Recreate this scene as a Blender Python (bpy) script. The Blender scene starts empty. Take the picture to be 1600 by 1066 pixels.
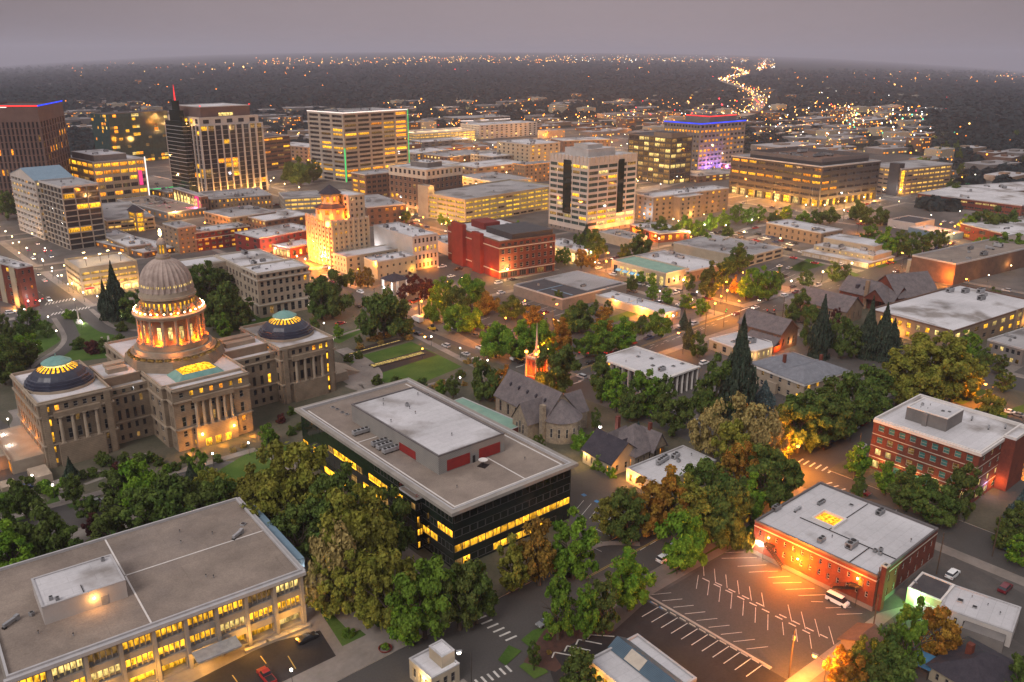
import bpy, math, random
import numpy as np
from mathutils import Matrix, Vector
R = math.radians
sc = bpy.context.scene
COL = sc.collection
random.seed(7)
# ------------------------------------------------------------------ camera
FPX, W0, H0, CH = 1331.0, 1600, 1066, 120.0
_p, _r, _y = R(18.6), R(0.3), R(48.9)
def _basis():
    cp, sp, cr, sr = math.cos(_p), math.sin(_p), math.cos(_r), math.sin(_r)
    fw, up, rt = Vector((0, cp, -sp)), Vector((0, sp, cp)), Vector((1, 0, 0))
    r2, u2 = cr*rt+sr*up, -sr*rt+cr*up
    ua, vb = Vector((math.sin(_y), math.cos(_y), 0)), Vector((-math.cos(_y), math.sin(_y), 0))
    f = lambda a: Vector((ua.dot(a), vb.dot(a), a.z))
    return f(r2), f(u2), f(fw)
CR, CU, CF = _basis()
CAM = Vector((0, 0, CH))
def G(x, y, z=0.0):
    """photo point -> point of the place at height z"""
    d = CF + CR*((x-W0/2)/FPX) - CU*((y-H0/2)/FPX)
    return CAM + d*((CH-z)/-d.z)
def PX(p):
    q = Vector(p)-CAM
    c = max(q.dot(CF), .1)
    return W0/2+FPX*q.dot(CR)/c, H0/2-FPX*q.dot(CU)/c
def HGT(x, y, yb):
    """height of a point seen at x,y that stands above ground seen at row yb"""
    lo, hi = 0.0, CH-1
    for _ in range(50):
        m = (lo+hi)/2
        p = G(x, y, m)
        if PX((p.x, p.y, 0))[1] < yb: lo = m
        else: hi = m
    return lo
cam = bpy.data.cameras.new("camera")
cam.sensor_width = 36; cam.lens = FPX*36/W0; cam.clip_start = 1; cam.clip_end = 90000
co = bpy.data.objects.new("camera", cam); COL.objects.link(co)
m = Matrix.Identity(4)
for i, a in enumerate((CR, CU, -CF)):
    for j in range(3): m[j][i] = a[j]
m.translation = CAM
co.matrix_world = m
sc.camera = co
# ------------------------------------------------------------------ materials
def new_mat(name):
    mt = bpy.data.materials.new(name); mt.use_nodes = True
    nt = mt.node_tree; nt.nodes.clear()
    out = nt.nodes.new('ShaderNodeOutputMaterial')
    return mt, nt, out
def N(nt, t, **kw):
    n = nt.nodes.new(t)
    for k, v in kw.items(): setattr(n, k, v)
    return n
def surf(name, c1, c2=None, scale=.4, rough=.85, fine=0.0, fscale=4.0, spec=.3, metal=0.0, detail=4, c3=None, c3at=(.56, .7), bands=None, rnd=0.0, coord='Object', bump=0.0, seams=0.0, blot=0.0):
    """base colour mixed by noise; fine = extra small grain; c3 = stains with a shape of their own"""
    mt, nt, out = new_mat(name)
    b = N(nt, 'ShaderNodeBsdfPrincipled')
    b.inputs['Roughness'].default_value = rough
    b.inputs['Metallic'].default_value = metal
    b.inputs['Specular IOR Level'].default_value = spec
    nt.links.new(b.outputs[0], out.inputs[0])
    c2 = c2 or tuple(x*.78 for x in c1)
    tc = N(nt, 'ShaderNodeTexCoord')
    oi = N(nt, 'ShaderNodeObjectInfo')
    mp = N(nt, 'ShaderNodeVectorMath', operation='ADD')
    nt.links.new(tc.outputs[coord], mp.inputs[0])
    sx = N(nt, 'ShaderNodeVectorMath', operation='SCALE'); 
    nt.links.new(oi.outputs['Location'], sx.inputs[0]); sx.inputs['Scale'].default_value = .37
    nt.links.new(sx.outputs[0], mp.inputs[1])
    n1 = N(nt, 'ShaderNodeTexNoise'); n1.inputs['Scale'].default_value = scale; n1.inputs['Detail'].default_value = detail; n1.inputs['Roughness'].default_value = .62
    nt.links.new(mp.outputs[0], n1.inputs['Vector'])
    rp = N(nt, 'ShaderNodeMapRange'); rp.inputs[1].default_value = .34; rp.inputs[2].default_value = .66
    nt.links.new(n1.outputs['Fac'], rp.inputs[0])
    mx = N(nt, 'ShaderNodeMix', data_type='RGBA')
    mx.inputs['A'].default_value = (*c1, 1); mx.inputs['B'].default_value = (*c2, 1)
    nt.links.new(rp.outputs[0], mx.inputs['Factor'])
    last = mx.outputs['Result']
    if c3:
        n3 = N(nt, 'ShaderNodeTexNoise'); n3.inputs['Scale'].default_value = scale*.45; n3.inputs['Detail'].default_value = 6
        nt.links.new(mp.outputs[0], n3.inputs['Vector'])
        r3 = N(nt, 'ShaderNodeMapRange'); r3.inputs[1].default_value, r3.inputs[2].default_value = c3at
        nt.links.new(n3.outputs['Fac'], r3.inputs[0])
        m3 = N(nt, 'ShaderNodeMix', data_type='RGBA'); m3.inputs['B'].default_value = (*c3, 1)
        nt.links.new(r3.outputs[0], m3.inputs['Factor']); nt.links.new(last, m3.inputs['A'])
        last = m3.outputs['Result']
    def mul(last, src, lo, hi):
        r = N(nt, 'ShaderNodeMapRange'); r.inputs[3].default_value = lo; r.inputs[4].default_value = hi
        nt.links.new(src, r.inputs[0])
        h = N(nt, 'ShaderNodeMix', data_type='RGBA', blend_type='MULTIPLY'); h.inputs['Factor'].default_value = 1
        nt.links.new(last, h.inputs['A']); nt.links.new(r.outputs[0], h.inputs['B'])
        return h.outputs['Result']
    if fine:
        n2 = N(nt, 'ShaderNodeTexNoise'); n2.inputs['Scale'].default_value = fscale; n2.inputs['Detail'].default_value = 2
        nt.links.new(mp.outputs[0], n2.inputs['Vector'])
        last = mul(last, n2.outputs['Fac'], 1-fine, 1+fine)
    if bands:
        w = N(nt, 'ShaderNodeTexWave', bands_direction=bands[0]); w.inputs['Scale'].default_value = bands[1]
        nt.links.new(tc.outputs['Object'], w.inputs['Vector'])
        last = mul(last, w.outputs['Fac'], bands[2], 1.04)
    if seams:
        bt = N(nt, 'ShaderNodeTexBrick'); bt.inputs['Scale'].default_value = 1; bt.inputs['Mortar Size'].default_value = .035; bt.inputs['Brick Width'].default_value = seams*4; bt.inputs['Row Height'].default_value = seams
        bt.inputs['Color1'].default_value = (1, 1, 1, 1); bt.inputs['Color2'].default_value = (.93, .93, .93, 1); bt.inputs['Mortar'].default_value = (.74, .72, .71, 1)
        nt.links.new(tc.outputs['Object'], bt.inputs['Vector']); last = mul(last, bt.outputs['Color'], 0, 1)
    if seams or blot:
        n5 = N(nt, 'ShaderNodeTexNoise'); n5.inputs['Scale'].default_value = .06; n5.inputs['Detail'].default_value = 7; n5.inputs['Roughness'].default_value = .7
        nt.links.new(mp.outputs[0], n5.inputs['Vector']); r6 = N(nt, 'ShaderNodeMapRange'); r6.inputs[1].default_value = .3; r6.inputs[2].default_value = .62; nt.links.new(n5.outputs['Fac'], r6.inputs[0]); last = mul(last, r6.outputs[0], blot or .64, 1.08)
    if rnd:
        last = mul(last, oi.outputs['Random'], 1-rnd, 1+rnd)
    if bump:
        bp = N(nt, 'ShaderNodeBump'); bp.inputs['Strength'].default_value = bump; bp.inputs['Distance'].default_value = .15
        nt.links.new(n1.outputs['Fac'], bp.inputs['Height']); nt.links.new(bp.outputs[0], b.inputs['Normal'])
    nt.links.new(last, b.inputs['Base Color'])
    return mt
def emit(name, col, st, var=0.0, cell=None, dark=.25):
    """a lit thing; var/cell: rooms differ from window to window and inside one window"""
    mt, nt, out = new_mat(name)
    e = N(nt, 'ShaderNodeEmission'); e.inputs[0].default_value = (*col, 1); e.inputs[1].default_value = st
    nt.links.new(e.outputs[0], out.inputs[0])
    last = None
    if var:
        oi = N(nt, 'ShaderNodeObjectInfo')
        r = N(nt, 'ShaderNodeMapRange'); r.inputs[3].default_value = st*(1-var); r.inputs[4].default_value = st*(1+var)
        nt.links.new(oi.outputs['Random'], r.inputs[0]); last = r.outputs[0]
    if cell:
        tc = N(nt, 'ShaderNodeTexCoord'); oi = N(nt, 'ShaderNodeObjectInfo')
        ad = N(nt, 'ShaderNodeVectorMath', operation='ADD'); nt.links.new(tc.outputs['Object'], ad.inputs[0]); nt.links.new(oi.outputs['Location'], ad.inputs[1])
        n = N(nt, 'ShaderNodeTexNoise'); n.inputs['Scale'].default_value = cell*3.2; n.inputs['Detail'].default_value = 3
        st_ = N(nt, 'ShaderNodeMapping'); st_.inputs['Scale'].default_value = (1, 1, .45); nt.links.new(ad.outputs[0], st_.inputs['Vector']); nt.links.new(st_.outputs[0], n.inputs['Vector'])
        r2 = N(nt, 'ShaderNodeMapRange'); r2.inputs[1].default_value = .36; r2.inputs[2].default_value = .6; r2.inputs[3].default_value = dark; r2.inputs[4].default_value = 1.25
        nt.links.new(n.outputs['Fac'], r2.inputs[0])
        mu = N(nt, 'ShaderNodeMath', operation='MULTIPLY'); nt.links.new(r2.outputs[0], mu.inputs[0])
        if last: nt.links.new(last, mu.inputs[1])
        else: mu.inputs[1].default_value = st
        sz = N(nt, 'ShaderNodeSeparateXYZ'); nt.links.new(tc.outputs['Object'], sz.inputs[0])
        dv = N(nt, 'ShaderNodeMath', operation='DIVIDE'); nt.links.new(sz.outputs['Z'], dv.inputs[0]); dv.inputs[1].default_value = 3.1
        fr_ = N(nt, 'ShaderNodeMath', operation='FRACT'); nt.links.new(dv.outputs[0], fr_.inputs[0])
        r8 = N(nt, 'ShaderNodeMapRange'); r8.inputs[1].default_value = .0; r8.inputs[2].default_value = .7; r8.inputs[3].default_value = .5; r8.inputs[4].default_value = 1.35; nt.links.new(fr_.outputs[0], r8.inputs[0])
        mv = N(nt, 'ShaderNodeMath', operation='MULTIPLY'); nt.links.new(mu.outputs[0], mv.inputs[0]); nt.links.new(r8.outputs[0], mv.inputs[1])
        last = mv.outputs[0]
    if last: nt.links.new(last, e.inputs[1])
    return mt
def leaf_mat(name, c1, c2, c3):
    mt, nt, out = new_mat(name)
    d = N(nt, 'ShaderNodeBsdfDiffuse'); t = N(nt, 'ShaderNodeBsdfTranslucent'); ms = N(nt, 'ShaderNodeMixShader'); ms.inputs[0].default_value = .3
    tc = N(nt, 'ShaderNodeTexCoord'); oi = N(nt, 'ShaderNodeObjectInfo'); ge = N(nt, 'ShaderNodeNewGeometry')
    n = N(nt, 'ShaderNodeTexNoise'); n.inputs['Scale'].default_value = .32; n.inputs['Detail'].default_value = 3
    nt.links.new(ge.outputs['Position'], n.inputs['Vector'])
    r = N(nt, 'ShaderNodeMapRange'); r.inputs[1].default_value = .36; r.inputs[2].default_value = .64
    nt.links.new(n.outputs['Fac'], r.inputs[0])
    m1 = N(nt, 'ShaderNodeMix', data_type='RGBA'); m1.inputs['A'].default_value = (*c1, 1); m1.inputs['B'].default_value = (*c2, 1)
    nt.links.new(r.outputs[0], m1.inputs['Factor'])
    m2 = N(nt, 'ShaderNodeMix', data_type='RGBA'); m2.inputs['B'].default_value = (*c3, 1)
    r4 = N(nt, 'ShaderNodeMapRange'); r4.inputs[1].default_value = .3; r4.inputs[2].default_value = 1; r4.inputs[4].default_value = .75
    nt.links.new(oi.outputs['Random'], r4.inputs[0]); nt.links.new(r4.outputs[0], m2.inputs['Factor'])
    nt.links.new(m1.outputs['Result'], m2.inputs['A'])
    n2 = N(nt, 'ShaderNodeTexNoise'); n2.inputs['Scale'].default_value = 1.6; n2.inputs['Detail'].default_value = 1
    nt.links.new(ge.outputs['Position'], n2.inputs['Vector'])
    r5 = N(nt, 'ShaderNodeMapRange'); r5.inputs[1].default_value = .3; r5.inputs[2].default_value = .7; r5.inputs[3].default_value = .55; r5.inputs[4].default_value = 1.45
    nt.links.new(n2.outputs['Fac'], r5.inputs[0])
    h = N(nt, 'ShaderNodeMix', data_type='RGBA', blend_type='MULTIPLY'); h.inputs['Factor'].default_value = 1
    nt.links.new(m2.outputs['Result'], h.inputs['A']); nt.links.new(r5.outputs[0], h.inputs['B'])
    nt.links.new(h.outputs['Result'], d.inputs[0]); nt.links.new(h.outputs['Result'], t.inputs[0])
    nt.links.new(d.outputs[0], ms.inputs[1]); nt.links.new(t.outputs[0], ms.inputs[2]); nt.links.new(ms.outputs[0], out.inputs[0])
    return mt
def glass_mat(name, c, rough=.06, spec=.7):
    mt, nt, out = new_mat(name)
    b = N(nt, 'ShaderNodeBsdfPrincipled'); b.inputs['Roughness'].default_value = rough; b.inputs['Specular IOR Level'].default_value = spec
    oi = N(nt, 'ShaderNodeObjectInfo'); tc = N(nt, 'ShaderNodeTexCoord')
    n = N(nt, 'ShaderNodeTexNoise'); n.inputs['Scale'].default_value = .35; n.inputs['Detail'].default_value = 3
    ad = N(nt, 'ShaderNodeVectorMath', operation='ADD'); nt.links.new(tc.outputs['Object'], ad.inputs[0]); nt.links.new(oi.outputs['Location'], ad.inputs[1])
    nt.links.new(ad.outputs[0], n.inputs['Vector'])
    mx = N(nt, 'ShaderNodeMix', data_type='RGBA'); mx.inputs['A'].default_value = (*[x*.45 for x in c], 1); mx.inputs['B'].default_value = (*[x*1.7 for x in c], 1)
    nt.links.new(n.outputs['Fac'], mx.inputs['Factor']); nt.links.new(mx.outputs['Result'], b.inputs['Base Color'])
    nt.links.new(b.outputs[0], out.inputs[0])
    return mt
M = {}
M['stone'] = surf('sandstone', (.27, .205, .145), (.185, .14, .10), .25, fine=.12, fscale=1.5, bands=('Z', .55, .86))
M['stone2'] = surf('pale sandstone', (.35, .28, .21), (.26, .205, .155), .3, fine=.1)
M['concrete'] = surf('concrete', (.29, .26, .23), (.22, .20, .18), .2, fine=.1, fscale=2)
M['dconc'] = surf('dark concrete', (.18, .16, .15), (.13, .12, .115), .2, fine=.1)
M['white'] = surf('white render', (.44, .40, .375), (.36, .33, .31), .15, fine=.06)
M['cream'] = surf('cream render', (.37, .31, .225), (.30, .25, .185), .2, fine=.08)
M['tan'] = surf('tan brick', (.24, .17, .115), (.185, .13, .092), .3, fine=.15, fscale=2)
M['brick'] = surf('red brick', (.165, .043, .026), (.105, .03, .021), .35, fine=.25, fscale=2.2, bands=('Z', 2.2, .88))
M['redwall'] = surf('painted red brick', (.19, .028, .022), (.135, .022, .019), .2, fine=.15, fscale=2)
M['brown'] = surf('brown brick', (.15, .085, .06), (.10, .06, .045), .3, fine=.2, fscale=2)
M['umber'] = surf('brown precast', (.13, .085, .075), (.10, .065, .058), .1, fine=.06)
M['dark'] = surf('dark cladding', (.05, .046, .047), (.035, .033, .036), .3, fine=.15, rough=.6)
M['church'] = surf('rough ashlar', (.30, .24, .175), (.19, .15, .115), .9, fine=.3, fscale=2.5, bump=.3)
M['clad'] = surf('ribbed grey cladding', (.27, .255, .235), (.22, .21, .20), .2, bands=('DIAGONAL', 1.1, .8), rough=.6)
M['roofw'] = surf('white roof membrane', (.60, .585, .60), (.47, .455, .47), .12, fine=.1, fscale=1.2, c3=(.25, .225, .21), c3at=(.52, .64), seams=2.4)
M['roofg'] = surf('grey roof membrane', (.36, .345, .345), (.27, .26, .265), .12, fine=.12, c3=(.16, .145, .14), c3at=(.52, .64), seams=2.0)
M['gravel'] = surf('gravel roof', (.262, .212, .175), (.20, .16, .135), .08, fine=.32, fscale=3.2, c3=(.19, .16, .145), c3at=(.57, .78), seams=9)
M['roofd'] = surf('dark bitumen roof', (.07, .063, .065), (.05, .045, .05), .25, fine=.25, fscale=2)
M['shingle'] = surf('grey shingles', (.16, .135, .135), (.105, .09, .095), .5, fine=.3, fscale=2.5, bands=('Z', 1.6, .82))
M['shingle2'] = surf('charcoal shingles', (.045, .038, .048), (.03, .027, .036), .5, fine=.3, fscale=2.5)
M['slate'] = surf('blue grey slate', (.19, .195, .22), (.14, .145, .165), .5, fine=.2, fscale=2.5, bands=('Z', 1.6, .85))
M['copper'] = surf('green copper', (.17, .32, .29), (.12, .25, .23), .5, rough=.55, fine=.1)
M['greenroof'] = surf('pale green roof', (.22, .34, .27), (.16, .27, .22), .2, rough=.7, fine=.1)
M['domeglass'] = surf('blue black dome metal', (.028, .032, .055), (.018, .02, .036), .5, rough=.35, spec=.5)
M['domestone'] = surf('weathered dome shell', (.40, .315, .275), (.26, .20, .175), .35, fine=.2, fscale=1.5)
M['bluemetal'] = surf('blue standing seam', (.075, .12, .16), (.06, .095, .13), .3, rough=.45, bands=('X', 1.2, .7))
M['blueroof'] = surf('blue metal roof', (.06, .19, .34), (.05, .16, .29), .3, rough=.5)
M['tealroof'] = surf('blue grey ribbed roof', (.16, .24, .31), (.13, .2, .26), .3, rough=.5)
M['trim'] = surf('metal coping', (.40, .385, .39), (.33, .32, .325), .5, rough=.5)
M['trimd'] = surf('dark coping', (.13, .115, .115), (.10, .09, .09), .5, rough=.5)
M['trimw'] = surf('white trim', (.62, .58, .55), (.52, .49, .47), .5, rough=.6)
M['limes'] = surf('limestone trim', (.45, .39, .32), (.37, .32, .27), .5, rough=.8)
M['metal'] = surf('galvanised metal', (.33, .33, .34), (.24, .24, .25), .8, rough=.5, metal=.3, rnd=.3)
M['black'] = surf('black metal', (.022, .02, .02), None, 1, rough=.5)
M['pole'] = surf('dark pole', (.05, .042, .038), None, 1, rough=.6)
M['woodpole'] = surf('timber pole', (.085, .058, .042), None, 1, rough=.9)
M['reddoor'] = surf('red doors', (.26, .025, .022), (.2, .02, .02), .5, rough=.5)
M['asphalt'] = surf('asphalt', (.082, .074, .069), (.056, .051, .049), .06, blot=.62, fine=.25, fscale=2.5, c3=(.13, .115, .105), c3at=(.55, .72))
M['asphalt2'] = surf('fresh asphalt', (.034, .029, .029), (.023, .02, .021), .1, blot=.6, fine=.3, fscale=2.5, c3=(.05, .043, .045), c3at=(.55, .75))
M['paving'] = surf('concrete paving', (.235, .205, .185), (.175, .15, .132), .15, blot=.7, fine=.12, fscale=1.0, c3=(.17, .15, .135), c3at=(.55, .75))
M['earth'] = surf('planted ground', (.10, .085, .06), (.055, .055, .035), .08, fine=.3, fscale=1.2)
M['dirt'] = surf('bare dirt', (.20, .15, .105), (.14, .105, .08), .2, fine=.3, fscale=1.2)
M['mulch'] = surf('bark mulch', (.085, .04, .03), (.055, .03, .025), .6, fine=.3)
M['bed'] = surf('dark planted bed', (.035, .022, .02), (.02, .018, .014), .6, fine=.4)
M['lawn'] = surf('mown lawn', (.060, .108, .020), (.042, .08, .016), .12, fine=.3, fscale=2.5, c3=(.085, .125, .03), c3at=(.5, .75), rough=1, spec=.1)
M['paint'] = surf('road paint', (.55, .52, .48), (.38, .36, .34), .7, fine=.2, rough=.8)
M['ypaint'] = surf('yellow road paint', (.5, .33, .08), (.4, .27, .07), .7, rough=.8)
M['bluepaint'] = surf('blue road paint', (.06, .2, .42), (.05, .16, .33), .7, rough=.8)
M['lot'] = surf('worn lot surface', (.105, .094, .09), (.072, .064, .058), .05, blot=.6, fine=.2, fscale=1.5, c3=(.15, .13, .12), c3at=(.52, .72))
M['kerb'] = surf('kerb stone', (.36, .31, .27), (.28, .25, .22), .4, fine=.15)
M['far'] = surf('far land', (.030, .034, .030), (.018, .022, .021), .004, fine=.3, fscale=.02, c3=(.06, .055, .05), c3at=(.56, .7), rough=1, spec=0)
M['bark'] = surf('bark', (.10, .075, .055), (.06, .047, .038), 1.0, fine=.3)
M['palebark'] = surf('pale bark', (.26, .20, .14), (.17, .135, .10), 1.0, fine=.3)
M['g'] = glass_mat('dark window glass', (.022, .024, .03))
M['gg'] = glass_mat('green window glass', (.022, .05, .05))
M['gb'] = glass_mat('black curtain glass', (.010, .016, .013), .03, .6)
M['teal'] = glass_mat('teal window glass', (.05, .15, .14))
M['ly'] = emit('lit yellow window', (1.0, .46, .025), 1.45, .5, .45)
M['lo'] = emit('lit orange window', (1.0, .32, .02), 1.35, .5, .45)
M['lp'] = emit('lit pale window', (1.0, .70, .22), 1.0, .5, .45)
M['ld'] = emit('dimly lit window', (1.0, .55, .16), .22, .6, .45)
M['lgar'] = emit('lit parking deck', (1.0, .62, .05), 1.15, .25, .12, .35)  # glow of a lamplit deck interior, put into the pane of its opening
M['lgar2'] = emit('lit parking deck warm', (1.0, .55, .11), 1.15, .25, .12, .35)
M['lshop'] = emit('lit shop front', (1.0, .68, .22), 1.5, .6, .35, .3)
M['frame'] = surf('window frame', (.20, .18, .165), None, 1, rough=.6)
M['framew'] = surf('pale window frame', (.45, .42, .38), None, 1, rough=.6)
M['e_white'] = emit('white lamp', (1.0, .90, .74), 9)
M['e_warm'] = emit('warm lamp', (1.0, .70, .30), 14)
M['e_sod'] = emit('sodium lamp', (1.0, .36, .04), 16)
M['e_red'] = emit('red light', (1.0, .03, .03), 2.2)
M['e_green'] = emit('green light', (.05, .8, .2), 1.0)
M['e_blue'] = emit('blue light', (.02, .06, 1.0), 1.7)
M['e_pink'] = emit('pink light', (1.0, .06, .25), 1.0)
M['e_led'] = emit('white edge light', (1.0, .80, .72), 1.6)
M['e_tail'] = emit('tail lamp', (1.0, .02, .01), 2.5)
M['e_dull'] = surf('unlit lamp glass', (.5, .5, .5), None, 1, rough=.2)
for k in ('ly', 'lo', 'lp', 'ld', 'lgar', 'lgar2', 'lshop', 'e_tail', 'e_led', 'e_white', 'e_warm', 'e_sod', 'e_red', 'e_green'):
    M[k].cycles.emission_sampling = 'NONE'
M['fo'] = leaf_mat('olive leaves', (0.159, 0.181, 0.032), (0.270, 0.248, 0.045), (0.152, 0.144, 0.033))
M['fg'] = leaf_mat('green leaves', (0.086, 0.185, 0.022), (0.180, 0.289, 0.030), (0.108, 0.169, 0.028))
M['fd'] = leaf_mat('dark green leaves', (0.061, 0.106, 0.027), (0.119, 0.164, 0.037), (0.090, 0.106, 0.031))
M['fc'] = leaf_mat('conifer needles', (0.035, 0.055, 0.039), (0.070, 0.091, 0.061), (0.048, 0.067, 0.048))
M['fb'] = leaf_mat('blue spruce needles', (0.054, 0.091, 0.097), (0.108, 0.153, 0.159), (0.077, 0.117, 0.117))
M['fr'] = leaf_mat('purple leaves', (0.069, 0.026, 0.028), (0.116, 0.041, 0.036), (0.085, 0.032, 0.030))
M['fy'] = leaf_mat('turning leaves', (0.274, 0.117, 0.025), (0.342, 0.207, 0.037), (0.192, 0.138, 0.037))
M['fs'] = leaf_mat('thinning leaves', (0.277, 0.219, 0.083), (0.384, 0.306, 0.117), (0.293, 0.219, 0.089))
M['grassy'] = leaf_mat('dry ornamental grass', (.3, .2, .06), (.36, .25, .08), (.25, .17, .05))
# ------------------------------------------------------------------ mesh helpers
class MB:
    def __init__(s): s.v, s.f, s.m, s.mi, s.sm = [], [], [], 0, False
    def poly(s, pts, mi=None):
        b = len(s.v); s.v.extend(tuple(p) for p in pts); s.f.append(tuple(range(b, b+len(pts)))); s.m.append(s.mi if mi is None else mi)
    def box(s, x0, y0, z0, x1, y1, z1, mi=None, bot=False):
        b = len(s.v)
        s.v += [(x0, y0, z0), (x1, y0, z0), (x1, y1, z0), (x0, y1, z0), (x0, y0, z1), (x1, y0, z1), (x1, y1, z1), (x0, y1, z1)]
        fs = [(0, 1, 5, 4), (1, 2, 6, 5), (2, 3, 7, 6), (3, 0, 4, 7), (4, 5, 6, 7)] + ([(3, 2, 1, 0)] if bot else [])
        for q in fs: s.f.append(tuple(b+i for i in q)); s.m.append(s.mi if mi is None else mi)
    def obox(s, c, ax, ay, az, mi=None):
        """box from centre c and half-axis vectors"""
        c, ax, ay, az = map(Vector, (c, ax, ay, az)); b = len(s.v)
        for k in (-1, 1):
            for i, j in ((-1, -1), (1, -1), (1, 1), (-1, 1)): s.v.append(tuple(c+ax*i+ay*j+az*k))
        for q in [(0, 1, 5, 4), (1, 2, 6, 5), (2, 3, 7, 6), (3, 0, 4, 7), (4, 5, 6, 7), (3, 2, 1, 0)]:
            s.f.append(tuple(b+i for i in q)); s.m.append(s.mi if mi is None else mi)
    def cyl(s, cx, cy, z0, z1, r0, r1=None, n=12, mi=None, cap=True, a0=0.0):
        r1 = r0 if r1 is None else r1; b = len(s.v)
        for z, r in ((z0, r0), (z1, r1)):
            for i in range(n):
                a = a0+2*math.pi*i/n; s.v.append((cx+r*math.cos(a), cy+r*math.sin(a), z))
        k = s.mi if mi is None else mi
        for i in range(n): s.f.append((b+i, b+(i+1) % n, b+n+(i+1) % n, b+n+i)); s.m.append(k)
        if cap: s.f.append(tuple(b+n+i for i in range(n))); s.m.append(k)
    def lathe(s, cx, cy, prof, n=32, mi=None, a0=0.0, ridge=0.0, every=2):
        b = len(s.v); k = s.mi if mi is None else mi
        for r, z in prof:
            for i in range(n):
                a = a0+2*math.pi*i/n; rr = r*(1+(ridge if i % every == 0 else 0)); s.v.append((cx+rr*math.cos(a), cy+rr*math.sin(a), z))
        for j in range(len(prof)-1):
            for i in range(n):
                s.f.append((b+j*n+i, b+j*n+(i+1) % n, b+(j+1)*n+(i+1) % n, b+(j+1)*n+i)); s.m.append(k)
    def tube(s, p, q, r0, r1=None, n=6, mi=None):
        p, q = Vector(p), Vector(q); r1 = r0 if r1 is None else r1
        d = (q-p).normalized(); a = d.orthogonal().normalized(); c = d.cross(a); b = len(s.v); k = s.mi if mi is None else mi
        for o, r in ((p, r0), (q, r1)):
            for i in range(n):
                t = 2*math.pi*i/n; s.v.append(tuple(o+a*(r*math.cos(t))+c*(r*math.sin(t))))
        for i in range(n): s.f.append((b+i, b+(i+1) % n, b+n+(i+1) % n, b+n+i)); s.m.append(k)
        s.f.append(tuple(b+n+i for i in range(n))); s.m.append(k)
    def mesh(s, name, mats, smooth=False):
        me = bpy.data.meshes.new(name); me.from_pydata(s.v, [], s.f)
        for mt in mats: me.materials.append(M[mt] if isinstance(mt, str) else mt)
        me.polygons.foreach_set('material_index', s.m)
        if smooth: me.polygons.foreach_set('use_smooth', [True]*len(s.f))
        me.update()
        return me
    def build(s, name, mats, parent=None, loc=None, smooth=False, **kw):
        if isinstance(mats, str): mats = [mats]
        return put(name, s.mesh(name, mats, smooth), parent, loc, **kw)
def put(name, me, parent=None, loc=None, rz=None, scale=None, **kw):
    o = bpy.data.objects.new(name, me); COL.objects.link(o)
    if parent is not None: o.parent = parent
    if loc is not None: o.location = loc
    if rz is not None: o.rotation_euler = (0, 0, rz)
    if scale is not None: o.scale = scale
    for k, v in kw.items(): o[k] = v
    return o
def thing(name, label, cat, loc=(0, 0, 0), rz=0.0, group=None, **kw):
    o = put(name, None, None, loc, rz, label=label, category=cat, **kw)
    if group: o['group'] = group
    return o
def struct(name, mb, mats, **kw): return mb.build(name, mats, kind='structure', **kw)
LM = []          # landmarks: (phrase, x, y, radius)
PEND = {}        # things that wait for a label: (description, landmark) -> objects
def light(parent, loc, col, power, size=.25):
    power *= 3.0 if col[1] > .6 else 5.5
    if col[0] == 1 and col[2] < .65: col = (1, col[1]*.74, col[2]*.5)
    l = bpy.data.lights.new('lamp_and_glow_light', 'POINT'); l.color = col; l.energy = power; l.shadow_soft_size = size
    o = bpy.data.objects.new('lamp_and_glow_light', l); COL.objects.link(o); o.parent = parent; o.location = loc
    return o
# ------------------------------------------------------------------ buildings
PANES = {}
def pane(kind, w, h, mat, fr='frame'):
    w, h = max(.3, round(w*10)/10), max(.3, round(h*10)/10)
    key = (kind, w, h, mat, fr)
    if key in PANES: return PANES[key]
    b = MB()
    if kind in ('q', 'd'):
        b.poly([(-w/2, 0, 0), (w/2, 0, 0), (w/2, 0, h), (-w/2, 0, h)], 0)
        if kind == 'd':      # deck front: glowing pane put in for the lamplit interior, with uprights
            n = max(1, int(w/3.0))
            for i in range(1, n): b.box(-w/2+w*i/n-.12, -.25, 0, -w/2+w*i/n+.12, 0, h, 1)
    else:
        t = .09 if kind == 'p' else .06
        b.poly([(-w/2, 0, 0), (w/2, 0, 0), (w/2, 0, h), (-w/2, 0, h)], 0)
        for x in (-w/2, w/2-t): b.box(x, -.07, t, x+t, .0, h-t, 1)
        b.box(-w/2, -.07, 0, w/2, 0, t, 1); b.box(-w/2, -.07, h-t, w/2, 0, h, 1)
        if kind == 'p': b.box(-w/2+t, -.05, h*.5-.04, w/2-t, 0, h*.5+.04, 1)
        else:
            n = max(1, int(round(w/1.6)))
            for i in range(1, n): b.box(-w/2+w*i/n-.04, -.06, t, -w/2+w*i/n+.04, 0, h-t, 1)
    me = b.mesh('window', [mat, fr]); PANES[key] = me
    return me
def fs(n, m, ww=.5, wh=.55, **k):
    d = dict(n=n, m=m, ww=ww, wh=wh, sill=.25, e=.6, d=.25, lit=.08, cls='ly', g='g', k='p', mi=0, z0=0, z1=0, rows=None, fr='frame')
    d.update(k)
    return d
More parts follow.
